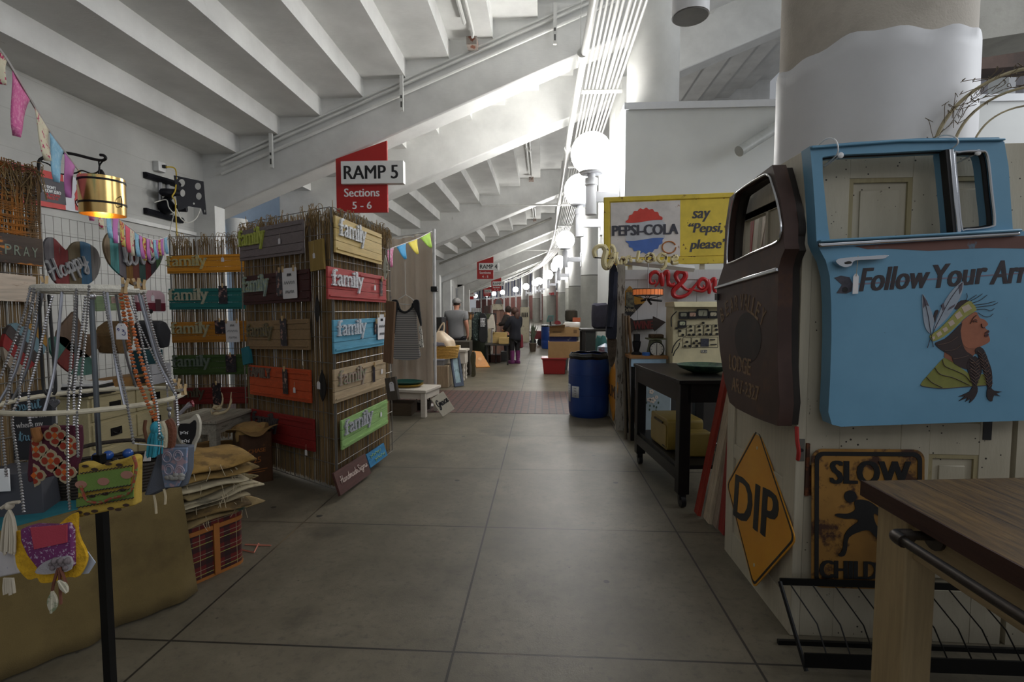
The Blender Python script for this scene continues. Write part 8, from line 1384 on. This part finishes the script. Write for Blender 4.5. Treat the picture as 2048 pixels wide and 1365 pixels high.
for r in range(3):
    for c in range(9): q = fpts('L8', [(497 + 12.5 * c, 700 + 15 * r)], 15.5)[0]; m.prism(f_, rect(q[0] - .011, q[1] - .012, q[0] + .008, q[1] + .012), t0=0, t1=.005)
part(o, 'lettering', m, WHT); part(o, 'stand', M().bx(P[0][0] + .1, P[0][0] + .14, 15.52, 15.56, 0, P[2][1]), BLK)
# yellow pine boxes and bushel baskets by the woman
for i, (tl, br_, Y) in enumerate((((1115, 480), (1245, 580), 14.2), ((1170, 525), (1260, 585), 13.9))):
    o = bx5('pine_box', ('large', 'small')[i] + ' yellow pine box on the stall table beside the woman', 'box', 'L7', tl, br_, Y, .3, wood('yellow pine', (176, 148, 92), 'x'), z0=None)
o = thing('stall_table', 'dark stall table carrying the yellow pine boxes beside the woman', 'table', (-.95, 14.4, 0)); q0, q1 = atY(px('L7', (1100, 585)), 14.0), atY(px('L7', (1265, 585)), 14.0); part(o, 'top', M().bx(q0.x - .15, q1.x, 13.8, 14.6, q0.z - .03, q0.z), DK)
for x in (q0.x - .1, q1.x - .05):
    for y in (13.85, 14.5): part(o, 'leg', M().bx(x, x + .04, y, y + .04, 0, q0.z - .03), DK)
# ---------------------------------------------------------------- people
def skin(par, name, J, E_, mt, root=0, sub=2):
    me = bpy.data.meshes.new(name); me.from_pydata([Vector(p) - LOC[par.name] for p, r in J], E_, []); me.materials.append(mt); ob = bpy.data.objects.new(name, me); COL.objects.link(ob); ob.parent = par; LOC[ob.name] = LOC[par.name]
    ob.modifiers.new('skin', 'SKIN').use_smooth_shade = True; sv = me.skin_vertices[0].data
    for i, (p, r) in enumerate(J): sv[i].radius = r if isinstance(r, tuple) else (r, r); sv[i].use_root = i == root
    q = ob.modifiers.new('sub', 'SUBSURF'); q.levels = sub; q.render_levels = sub; return ob
SKIN = mat('skin', (196, 140, 116), .55, var=.05)
def figure(o, B, H, yaw, sh, hip, arms, legs, mats, girth=1.0, head=0):
    """one continuous body by skin modifier; J in local body axes (x right, y forward, z up) scaled by height"""
    Rz = Matrix.Rotation(yaw, 3, 'Z'); W = lambda p: B + Rz @ (Vector(p) * H)
    J = [((0, 0, .52), (.062 * girth, .045 * girth)), ((0, .0, .6), (.06 * girth, .046 * girth)), ((0, -.005, .7), (.066 * girth, .048 * girth)), ((0, -.005, .79), (.06 * girth, .04 * girth)), ((0, 0, .845), .034), ((0, .008, .89), .038), ((0, .015, .925), (.047, .054)), ((0, .01, .965), (.044, .052)), ((0, .005, .99), (.026, .03))]
    E_ = [(0, 1), (1, 2), (2, 3), (3, 4), (4, 5), (5, 6), (6, 7), (7, 8)]
    for s, (el, wr, hd_) in zip((-1, 1), arms):
        k = len(J); J += [((s * sh, -.005, .8), .034 * girth), (el, .03 * girth), (wr, .02), (hd_, (.018, .012))]; E_ += [(3, k), (k, k + 1), (k + 1, k + 2), (k + 2, k + 3)]
        d = (Vector(hd_) - Vector(wr)).normalized(); sd_ = VC((0, 1, 0)).cross(d).normalized() if abs(d.y) < .8 else VC((1, 0, 0))
        fw_ = d.cross(sd_)
        for j in range(4): kk = len(J); off_ = fw_ * (-.015 + .01 * j); a_ = Vector(hd_) + off_; J += [(a_ + d * .018, .0052), (a_ + d * (.04 if j in (1, 2) else .033) + sd_ * .006 * s, .0042)]; E_ += [(k + 3, kk), (kk, kk + 1)]
        kk = len(J); J += [(Vector(hd_) + fw_ * .024 + d * .002, .0056), (Vector(hd_) + fw_ * .03 + d * .022, .0046)]; E_ += [(k + 2, kk), (kk, kk + 1)]
    for s, (kn, an, toe) in zip((-1, 1), legs): k = len(J); J += [((s * hip, 0, .48), .045 * girth), (kn, .03 * girth), (an, .024), (toe, (.022, .014))]; E_ += [(0, k), (k, k + 1), (k + 1, k + 2), (k + 2, k + 3)]
    body = skin(o, 'body', [(W(p), tuple(q * H for q in r) if isinstance(r, tuple) else r * H) for p, r in J], E_, mats['skin'])
    return W
B = atY((913, 650), 12.5); B.z = 0; o = thing('person', 'man in grey tee and cap standing with his back to the viewer', 'person', B); H = atY((915, 598), 12.5).z - .02
arms = (((-.155, -.01, .66), (-.15, .03, .52), (-.145, .04, .475)), ((.155, -.01, .66), (.15, .05, .53), (.14, .06, .485))); legs = (((-.06, .01, .27), (-.065, -.01, .045), (-.07, .07, .018)), ((.06, .01, .27), (.065, -.01, .045), (.07, .07, .018)))
W = figure(o, B, H, -.25, .125, .055, arms, legs, dict(skin=SKIN), 1.08)
TEE = mat('heather grey tee', (122, 122, 124), .9, var=.08); JEAN = mat('dark jeans', (30, 31, 40), .9, var=.15); hh = lambda r: tuple(q * H for q in r) if isinstance(r, tuple) else r * H
skin(o, 'tee_shirt', [(W(p), hh(r)) for p, r in (((0, 0, .43), (.122, .1)), ((0, 0, .52), (.126, .1)), ((0, 0, .6), (.124, .098)), ((0, -.005, .7), (.132, .098)), ((0, -.005, .79), (.112, .082)), ((0, -.004, .858), (.05, .05)), ((-.13, -.005, .795), .064), ((-.152, -.01, .69), .052), ((.13, -.005, .795), .064), ((.152, -.01, .69), .052))], [(0, 1), (1, 2), (2, 3), (3, 4), (4, 5), (4, 6), (6, 7), (4, 8), (8, 9)], TEE)
skin(o, 'jeans', [(W(p), hh(r)) for p, r in (((0, 0, .5), (.112, .088)), ((-.06, 0, .44), .082), ((-.062, .01, .27), .058), ((-.066, -.008, .06), .045), ((.06, 0, .44), .082), ((.062, .01, .27), .058), ((.066, -.008, .06), .045))], [(0, 1), (1, 2), (2, 3), (0, 4), (4, 5), (5, 6)], JEAN)
hc = W((0, .01, .955)); part(o, 'hair', M().ball(hc - VC((0, 0, .0)), .099, 14, (.9, 1.02, .95)), mat('dark brown hair', (48, 36, 28), .8)); cpm = part(o, 'cap', M().lathe(hc, [(.098, -.0), (.103, .02), (.1, .06), (.075, .1), (.03, .118), (0, .12)], 20), mat('grey cap', (134, 132, 130), .9)); part(cpm, 'peak', M().prism((hc + VC((0, 0, .0)), VC((1, 0, 0)), VC((0, 1, 0)), VC((0, 0, 1))), [(x * .9, .09 + y) for x, y in circ(0, 0, .085, .1, 14, 0, pi)], t0=0, t1=.012).tf(Matrix.Translation(hc) @ Matrix.Rotation(-.6, 4, 'Z') @ Matrix.Translation(-hc)), mat('grey cap', (134, 132, 130)))
part(o, 'beard', M().ball(W((.0, .045, .9)), .06, 12, (1, .8, .8)), mat('dark brown hair', (48, 36, 28)))
for s in (-1, 1): part(o, 'shoe', slab(W((.068 * s, .03, 0)), .1, .27, .075, -.25, .03, seed=50), BLK); part(o, 'ear', M().ball(W((.05 * s, .012, .925)), .022, 8, (.5, .8, 1.3)), SKIN)
B = VC((-.76, 14.25, 0)); o = thing('person', 'woman in dark coat and pink rain boots browsing at a stall', 'person', B); H = 1.56
arms = (((-.14, .06, .68), (-.12, .17, .6), (-.11, .21, .595)), ((.13, .04, .66), (.09, .15, .58), (.07, .185, .575))); legs = (((-.055, .02, .27), (-.06, .0, .045), (-.06, .075, .018)), ((.055, .0, .27), (.06, -.02, .045), (.06, .055, .018)))
W = figure(o, B, H, .75, .1, .05, arms, legs, dict(skin=SKIN), 1.05); hh = lambda r: tuple(q * H for q in r) if isinstance(r, tuple) else r * H
COAT = mat('navy black coat', (24, 25, 34), .9, var=.12); skin(o, 'coat', [(W(p), hh(r)) for p, r in (((0, 0, .38), (.135, .12)), ((0, 0, .5), (.118, .1)), ((0, 0, .62), (.1, .085)), ((0, -.005, .76), (.122, .1)), ((0, 0, .855), (.058, .058)), ((-.105, 0, .795), .066), ((-.142, .06, .68), .05), ((-.122, .16, .605), .04), ((.105, 0, .795), .066), ((.132, .04, .66), .054), ((.092, .14, .585), .04))], [(0, 1), (1, 2), (2, 3), (3, 4), (3, 5), (5, 6), (6, 7), (3, 8), (8, 9), (9, 10)], COAT)
skin(o, 'leggings', [(W(p), hh(r)) for p, r in (((0, 0, .46), (.08, .07)), ((-.055, .01, .4), .056), ((-.056, .02, .17), .04), ((.055, 0, .4), .056), ((.056, 0, .17), .04))], [(0, 1), (1, 2), (0, 3), (3, 4)], BLKC)
BOOT = mat('magenta rain boots', (104, 44, 92), .35, var=.15, vs=14, c2=(160, 110, 150), s2=18, th=.66)
for s, y in ((-1, .01), (1, -.01)): e = part(o, 'boot', M().lathe(W((.058 * s, y, 0)), [(.058, .02), (.05, .1), (.062, .22), (.07, .37), (.066, .37)], 16), BOOT); part(e, 'foot', slab(W((.058 * s, y + .035, 0)), .11, .27, .09, .75, .02, seed=51), BOOT)
hc = W((0, .005, .94)); HR = mat('auburn hair', (70, 44, 34), .6, var=.2, vs=20); part(o, 'hair', M().ball(hc + VC((0, -.01, .0)), .108, 16, (.95, 1, 1.05)).ball(hc + VC((.05, -.05, -.13)), .085, 14, (.9, .8, 1.5)), HR); part(o, 'shopping_bag', M().prism((W((.1, -.02, .27)), VC((.7, -.7, 0)), VC((0, 0, 1)), VC((-.7, -.7, 0))), [(0, 0), (.1, .03), (.08, .36), (.03, .4), (.0, .36)], t0=-.04, t1=.04), mat('dark red bag', (110, 30, 40), .7), bevel=.015)
B = VC((-1.02, 15.3, 0)); o = thing('person', 'person in a dark jacket partly hidden behind the woman with pink boots', 'person', B); H = 1.6
arms = (((-.15, .04, .68), (-.1, .16, .66), (-.08, .2, .67)), ((.14, .05, .68), (.13, .12, .8), (.1, .12, .86))); W = figure(o, B, H, 1.2, .11, .05, arms, legs, dict(skin=SKIN), 1.05); hh = lambda r: tuple(q * H for q in r) if isinstance(r, tuple) else r * H
skin(o, 'jacket', [(W(p), hh(r)) for p, r in (((0, 0, .45), (.11, .09)), ((0, 0, .62), (.1, .085)), ((0, -.005, .76), (.118, .095)), ((0, 0, .855), (.056, .056)), ((-.11, 0, .79), .062), ((-.15, .04, .68), .047), ((-.11, .14, .662), .036), ((.11, 0, .79), .062), ((.142, .05, .68), .047), ((.132, .11, .78), .036))], [(0, 1), (1, 2), (2, 3), (2, 4), (4, 5), (5, 6), (2, 7), (7, 8), (8, 9)], mat('dark brown jacket', (46, 40, 36), .9)); skin(o, 'trousers', [(W(p), hh(r)) for p, r in (((0, 0, .47), (.09, .08)), ((-.055, .01, .42), .062), ((-.058, .02, .27), .045), ((-.06, 0, .05), .036), ((.055, 0, .42), .062), ((.058, 0, .27), .045), ((.06, -.02, .05), .036))], [(0, 1), (1, 2), (2, 3), (0, 4), (4, 5), (5, 6)], JEAN)
part(o, 'hair', M().ball(W((0, .0, .945)), .105, 14, (.95, 1, 1.05)), mat('dark brown hair', (48, 36, 28)))
for s in (-1, 1): part(o, 'shoe', slab(W((.06 * s, .03, 0)), .1, .26, .075, 1.2, .03, seed=52), BLK)
# ---------------------------------------------------------------- right side of the aisle: barrel, tote, boxes, tables
BLUEB = mat('dark blue plastic barrel', (26, 62, 132), .35, var=.12, vs=3); bc = VC((.66, 7.32, 0)); o = thing('barrel', 'big blue plastic barrel lined with a black bag beside the BUMP sign', 'barrel', bc)
part(o, 'body', M().lathe(bc, [(.255, 0), (.272, .03), (.283, .12), (.287, .3), (.284, .302), (.284, .315), (.288, .317), (.289, .58), (.286, .582), (.286, .595), (.288, .597), (.284, .75), (.27, .84), (.272, .86), (.262, .86), (.25, .8), (.25, .5)], 48), BLUEB)
rn = random.Random(2); m = M(); m.sheet(lambda u, v: bc + VC(((.265 + .016 * sin(pi * v) + .004 * sin(23 * u * 2 * pi) * v) * cos(2 * pi * u) * (1 if v < .75 else .96), (.265 + .016 * sin(pi * v) + .004 * sin(23 * u * 2 * pi) * v) * sin(2 * pi * u) * (1 if v < .75 else .96), .80 + .095 * v + .006 * sin(2 * pi * u * 7))), 60, 8); part(o, 'bin_liner', m, mat('glossy black plastic', (20, 20, 22), .2, var=.05), solid=.003)
def lab(a0, a1, z0, z1): return M().sheet(lambda u, v: bc + VC((.2905 * cos(a0 + (a1 - a0) * u), .2905 * sin(a0 + (a1 - a0) * u), z0 + (z1 - z0) * v)), 8, 1)
for a0, a1, z0, z1 in ((rad(188), rad(205), .21, .46), (rad(212), rad(238), .28, .44)):
    e = part(o, 'label', lab(a0, a1, z0, z1), mat('white paper label', (200, 204, 210), .6, var=.02), solid=.001); am = (a0 + a1) / 2; Rr = .2925; m = M()
    for i in range(4): zz = z1 - .03 - .035 * i; m.tube([bc + VC((Rr * cos(am + q), Rr * sin(am + q), zz)) for q in (-.1 + .03 * i, 0, .07)], .0025, 4)
    part(e, 'printing', m, BLK)
o = thing('storage_tote', 'dark red plastic tote on the floor under the cardboard boxes', 'tote', (.3, 12.1, 0)); q0, q1 = atY(px('B2', (585, 1010)), 11.9), atY(px('B2', (880, 1010)), 11.9); RT = mat('dark red plastic', (134, 28, 30), .4, var=.06)
part(o, 'body', M().hexa([(q0.x + .04, 11.93, 0), (q1.x - .02, 11.93, 0), (q1.x - .02, 12.4, 0), (q0.x + .04, 12.4, 0)], [(q0.x, 11.9, .36), (q1.x, 11.9, .36), (q1.x, 12.45, .36), (q0.x, 12.45, .36)]), RT, bevel=.012); part(o, 'rim', M().bx(q0.x - .02, q1.x + .02, 11.88, 12.47, .35, .38), RT, bevel=.006)
KRAFT = mat('brown cardboard', (150, 118, 78), .8, var=.08); x0 = q0.x + .14
single('cardboard_box', M().bx(x0, x0 + .78, 11.95, 12.4, .38, .76), KRAFT, 'large plain cardboard box on the dark red tote', 'box', bevel=.004); single('blue_box', M().bx(x0 + .02, x0 + .66, 12.0, 12.4, .76, .88), mat('dark blue carton', (40, 48, 104), .6, c2=(120, 124, 140), s2=9, th=.6), 'dark blue carton between two cardboard boxes', 'box'); o = thing('cardboard_box', 'open topped printed cardboard box on the dark blue carton', 'box', (x0 + .3, 12.15, .88)); part(o, 'body', M().bx(x0 + .03, x0 + .72, 11.93, 12.38, .88, 1.09), KRAFT, bevel=.004); part(o, 'flap', M().hexa([(x0 + .03, 11.93, 1.09), (x0 + .38, 11.93, 1.09), (x0 + .38, 11.94, 1.09), (x0 + .03, 11.94, 1.09)], [(x0 + .0, 11.8, 1.12), (x0 + .38, 11.8, 1.16), (x0 + .38, 11.81, 1.16), (x0 + .0, 11.81, 1.12)]), KRAFT); part(o, 'printing', M().bx(x0 + .1, x0 + .3, 11.925, 11.93, .97, 1.0).bx(x0 + .58, x0 + .66, 11.925, 11.93, .96, 1.04), mat('brown print', (110, 84, 54), .8))
single('paper_bundle', slab((x0 + .55, 12.15, 1.09), .36, .3, .12, .1, .08, seed=60), mat('white crumpled paper', (206, 206, 204), .7, var=.08), 'crumpled white paper on the open cardboard box', 'paper')
o = thing('galvanized_tub', 'grey metal tub beside the cardboard boxes', 'tub', (x0 + .1, 12.9, 0)); part(o, 'body', M().lathe((x0 + .3, 12.95, 0), [(.2, 0), (.27, .9), (.28, .95), (.26, .95), (.25, .85)], 28), mat('galvanised metal', (120, 124, 128), .4, .7))
o = thing('dark_table', 'dark wooden side table behind the blue barrel', 'table', (1.1, 9.4, 0)); q0 = atY(px('B2', (1065, 610)), 9.2); zt = q0.z; part(o, 'top', M().bx(q0.x, 1.38, 9.1, 9.75, zt - .04, zt), DK, bevel=.004); part(o, 'cabinet', M().bx(q0.x + .08, q0.x + .26, 9.16, 9.7, 0, zt - .04), mat('smoked panel', (66, 66, 62), .4)); part(o, 'shelf', M().bx(q0.x + .26, 1.36, 9.2, 9.7, .45, .48), DK)
for x in (q0.x + .02, 1.32): part(o, 'leg', M().bx(x, x + .05, 9.12, 9.17, 0, zt - .04), DK); part(o, 'leg', M().bx(x, x + .05, 9.68, 9.73, 0, zt - .04), DK)
q = atY(px('B2', (1305, 480)), 9.4); single('hooded_jacket', slab((q.x - .0, 9.42, zt), .3, .34, .46, .2, .02, seed=61, e=2.4), mat('slate fleece', (60, 60, 76), .9, var=.15), 'slate grey hooded jacket heaped on the dark side table', 'jacket'); q = atY(px('B2', (1350, 800)), 8.4); o = thing('beach_ball', 'large pale blue and red striped round tin behind the barrel', 'tin', (q.x, 8.4, 0)); part(o, 'body', M().lathe((q.x + .02, 8.4, 0), [(.1, 0), (.12, .5), (.14, .78), (.12, .9), (0, .96)], 20), mat('pale blue and red tin', (120, 140, 160), .4, c2=(120, 60, 60), s2=3, th=.55)); single('green_cloth', slab((q.x - .0, 8.75, 0), .2, .2, 1.05, .3, .02, seed=62, e=2.5), mat('sea green cloth', (50, 100, 96), .9), 'sea green cloth hung behind the barrel', 'cloth')
# far right: round table, red chair, second blue barrel, wagon, door panel and frame
bc = VC((.55, 22.6, 0)); q = atY(px('B2', (665, 610)), 20.0); o = thing('barrel', 'second blue plastic barrel further down the aisle near the columns', 'barrel', (q.x, 20, 0)); part(o, 'body', M().lathe((q.x, 20, 0), [(.26, 0), (.29, .1), (.29, .3), (.287, .31), (.29, .32), (.29, .8), (.27, .88), (.25, .88)], 28), BLUEB); part(o, 'bin_liner', M().lathe((q.x, 20, 0), [(.275, .84), (.295, .86), (.285, .91), (.26, .91)], 28), mat('glossy black plastic', (20, 20, 22)))
q = atY(px('B2', (775, 540)), 19.0); CHR = mat('red vinyl', (140, 36, 40), .5); o = thing('folding_chair', 'red folding chair by the far columns', 'chair', (q.x, 19, 0)); part(o, 'backrest', M().prism(FRY(19.2), smooth2(fpts('B2', [(738, 545), (745, 515), (778, 505), (810, 520), (815, 548), (780, 555)], 19.2), 3), t0=-.03, t1=0), CHR); part(o, 'seat', M().bx(q.x - .24, q.x + .22, 18.75, 19.15, .43, .47), mat('grey seat', (150, 148, 146), .5))
for x in (-.22, .2):
    for y in (18.78, 19.15): part(o, 'leg', M().tube([(q.x + x, y, 0), (q.x + x, y + (.06 if y > 19 else 0), .9 if y > 19 else .44)], .014, 6), mat('grey steel tube', (130, 130, 132), .4, .6))
q0 = atY(px('B2', (855, 520)), 17.5); q1 = atY(px('B2', (1050, 520)), 17.5); o = thing('draped_table', 'dark table with a brown cloth heap by the far columns', 'table', ((q0.x + q1.x) / 2, 17.8, 0)); part(o, 'top', M().bx(q0.x, q1.x, 17.5, 18.3, q0.z - .04, q0.z), DK)
for x in (q0.x + .03, q1.x - .08):
    for y in (17.55, 18.2): part(o, 'leg', M().bx(x, x + .05, y, y + .05, 0, q0.z - .04), DK)
single('brown_blanket', slab(((q0.x + q1.x) / 2, 17.9, q0.z), q1.x - q0.x - .1, .6, .4, 0, .02, seed=63, e=2.6), mat('dark brown blanket', (64, 58, 48), .95, var=.2), 'dark brown blanket heaped on the far dark table', 'blanket'); q = atY(px('B2', (1010, 500)), 17.4); single('orange_tin', M().bx(q.x - .12, q.x + .14, 17.5, 17.6, q0.z, q0.z + .14), mat('orange carton', (186, 96, 60), .5), 'small orange carton in front of the brown blanket', 'box')
single('white_bin', M().bx(q0.x + .1, q1.x - .15, 17.62, 18.1, 0, q0.z - .06), mat('pale grey bin', (150, 148, 144), .5), 'pale grey bin under the far dark table', 'bin')
q = atY(px('B2', (685, 480)), 20.6); o = thing('picture_frame', 'teal framed mirror standing on the second barrel area by the columns', 'picture', (q.x, 20.7, 0)); f_ = FRY(20.7); P = fpts('B2', [(640, 520), (660, 445), (728, 442), (720, 515)], 20.7); part(o, 'frame', M().prism(f_, P, t0=-.03, t1=0), mat('teal frame', (60, 140, 130), .5)); c = (sum(p[0] for p in P) / 4, sum(p[1] for p in P) / 4); part(o, 'glass', M().prism(f_, [(c[0] + (x - c[0]) * .75, c[1] + (y - c[1]) * .75) for x, y in P], t0=0, t1=.004), mat('dull mirror', (110, 116, 116), .3)); part(o, 'easel', M().bx(c[0] - .03, c[0] + .03, 20.72, 20.78, 0, c[1]), DK)
q0, q1 = atY(px('B2', (440, 600)), 21.4), atY(px('B2', (600, 600)), 21.4); o = thing('wagon', 'dark red garden wagon with small wheels in the far aisle', 'wagon', ((q0.x + q1.x) / 2, 21.6, 0)); part(o, 'tray', M().bx(q0.x, q1.x, 21.4, 22.0, .28, .62), mat('dark red wagon', (110, 30, 36), .6), bevel=.01)
for x in (q0.x + .1, q1.x - .12):
    for y in (21.4, 21.95): part(o, 'wheel', M().cyl((x, y - .03, .14), (x, y + .03, .14), .14, n=18), BLK)
q = atY(px('B2', (470, 560)), 18.5); o = thing('potted_plant', 'tall grey green potted plant on a small cart in the far aisle', 'plant', (q.x, 18.5, 0)); part(o, 'pot', M().lathe((q.x, 18.5, 0), [(.1, 0), (.14, .3), (.12, .3)], 14), mat('brown pot', (80, 66, 52), .8)); m = M(); rn = random.Random(14)
for i in range(46): a_ = rn.uniform(0, 6.28); l_ = rn.uniform(.3, .75); r_ = rn.uniform(.05, .2); m.tube(cmr([VC((q.x, 18.5, .28)), VC((q.x + r_ * .4 * cos(a_), 18.5 + r_ * .4 * sin(a_), .28 + l_ * .6)), VC((q.x + r_ * cos(a_), 18.5 + r_ * sin(a_), .28 + l_))], 3), [.012, .016, .016, .014, .012, .008, .003][:7], 4)
part(o, 'foliage', m, mat('grey green leaves', (96, 104, 86), .8)); single('wall_notice', M().bx(atY(px('B2', (672, 158)), 50.2).x, atY(px('B2', (732, 158)), 50.2).x, 49.9, 50.12, atY(px('B2', (700, 190)), 50.2).z, atY(px('B2', (700, 158)), 50.2).z), mat('red and white notice', (190, 60, 60), .5, c2=(220, 220, 220), s2=2.2, th=.5, soft=.02), 'small red and white notice on a far column', 'notice')
CDR = mat('cream far door', (176, 168, 144), .6, c2=(120, 110, 90), s2=6, th=.6)
q0, q1 = atY(px('B2', (318, 340)), 24), atY(px('B2', (422, 600)), 24); o = thing('salvaged_door', 'cream salvaged door with dark hooks standing at the far end of the stalls', 'door', ((q0.x + q1.x) / 2, 24, 0)); o['kind'] = 'thing'; part(o, 'slab', M().bx(q0.x, q1.x, 24, 24.06, 0, q0.z), CDR); part(o, 'frame', M().bx(q0.x - .03, q0.x, 23.98, 24.07, 0, q0.z + .03).bx(q1.x, q1.x + .03, 23.98, 24.07, 0, q0.z + .03), mat('grey frame', (120, 116, 104), .6))
for k in range(4): xx = q0.x + (q1.x - q0.x) * (.2 + .2 * k); part(o, 'hook', M().tube([(xx, 23.98, q0.z - .25), (xx, 23.95, q0.z - .4), (xx, 23.98, q0.z - .45)], .02, 5), BLK)
# wardrobe boards and brown panels in the far left stall
for i, (x0_, x1_, cc) in enumerate(((745, 790, (110, 78, 66)), (792, 830, (140, 104, 88)), (832, 880, (116, 84, 72)))):
    a, b = atY(px('L8', (x0_, 715)), 17), atY(px('L8', (x1_, 980)), 17); single('tall_board', M().bx(a.x, b.x, 17, 17.06, 0, a.z), wood('brown panel %d' % i, cc, 'z'), 'tall brown wooden panel behind the clothes rack, %s of three' % ('left', 'middle', 'right')[i], 'panel', 'brown panels behind the clothes rack')
a, b = atY(px('L8', (735, 645)), 16.95), atY(px('L8', (868, 705)), 16.95); o = thing('stall_sign', 'cream stall sign on top of the brown panels', 'sign', ((a.x + b.x) / 2, 16.95, b.z)); part(o, 'board', M().bx(a.x, b.x, 16.94, 16.99, b.z - .02, a.z), mat('cream stall board', (176, 168, 146), .6, c2=(120, 110, 96), s2=8, th=.58)); part(o, 'finial', M().prism(FRY(16.97), fpts('L8', [(770, 645), (785, 600), (815, 580), (845, 600), (858, 645)], 16.97), t0=0, t1=.04), mat('grey moulding', (96, 94, 94), .7))
for i, (x0_, x1_, y0_, cc) in enumerate(((690, 720, 655, (90, 60, 54)), (640, 690, 665, (70, 54, 48)), (440, 500, 740, (96, 72, 46)))):
    a, b = atY(px('L8', (x0_, y0_)), 18.5), atY(px('L8', (x1_, 980)), 18.5); single('stall_cupboard', M().bx(a.x, b.x, 18.5, 18.9, 0, a.z), wood('stall cupboard %d' % i, cc, 'z'), 'dark brown cupboard in the far left stall, %s' % ('beside the brown panels', 'between the black sign and brown panels', 'just right of the man')[i], 'cupboard', 'cupboards in the far left stall')
a = atY(px('L8', (460, 830)), 15.0); single('cream_dresser', M().bx(a.x, a.x + .62, 15, 15.4, 0, a.z), mat('cream dresser paint', (170, 158, 130), .6, c2=(120, 108, 84), s2=7, th=.56), 'cream painted dresser between the man and the plaid shirt', 'dresser')
for i, (x, y) in enumerate(((500, 870), (480, 880), (520, 860))): q = atY(px('L8', (x, y)), 14.95); single('jar', M().lathe((q.x, 15.15, a.z), [(.05, 0), (.055, .1), (.03, .14), (.03, .16)], 12), mat('amber glass', (160, 110, 60), .2), 'small amber jar on the cream dresser, %s of three' % ('middle', 'left', 'right')[i], 'jar', 'jars on the cream dresser')
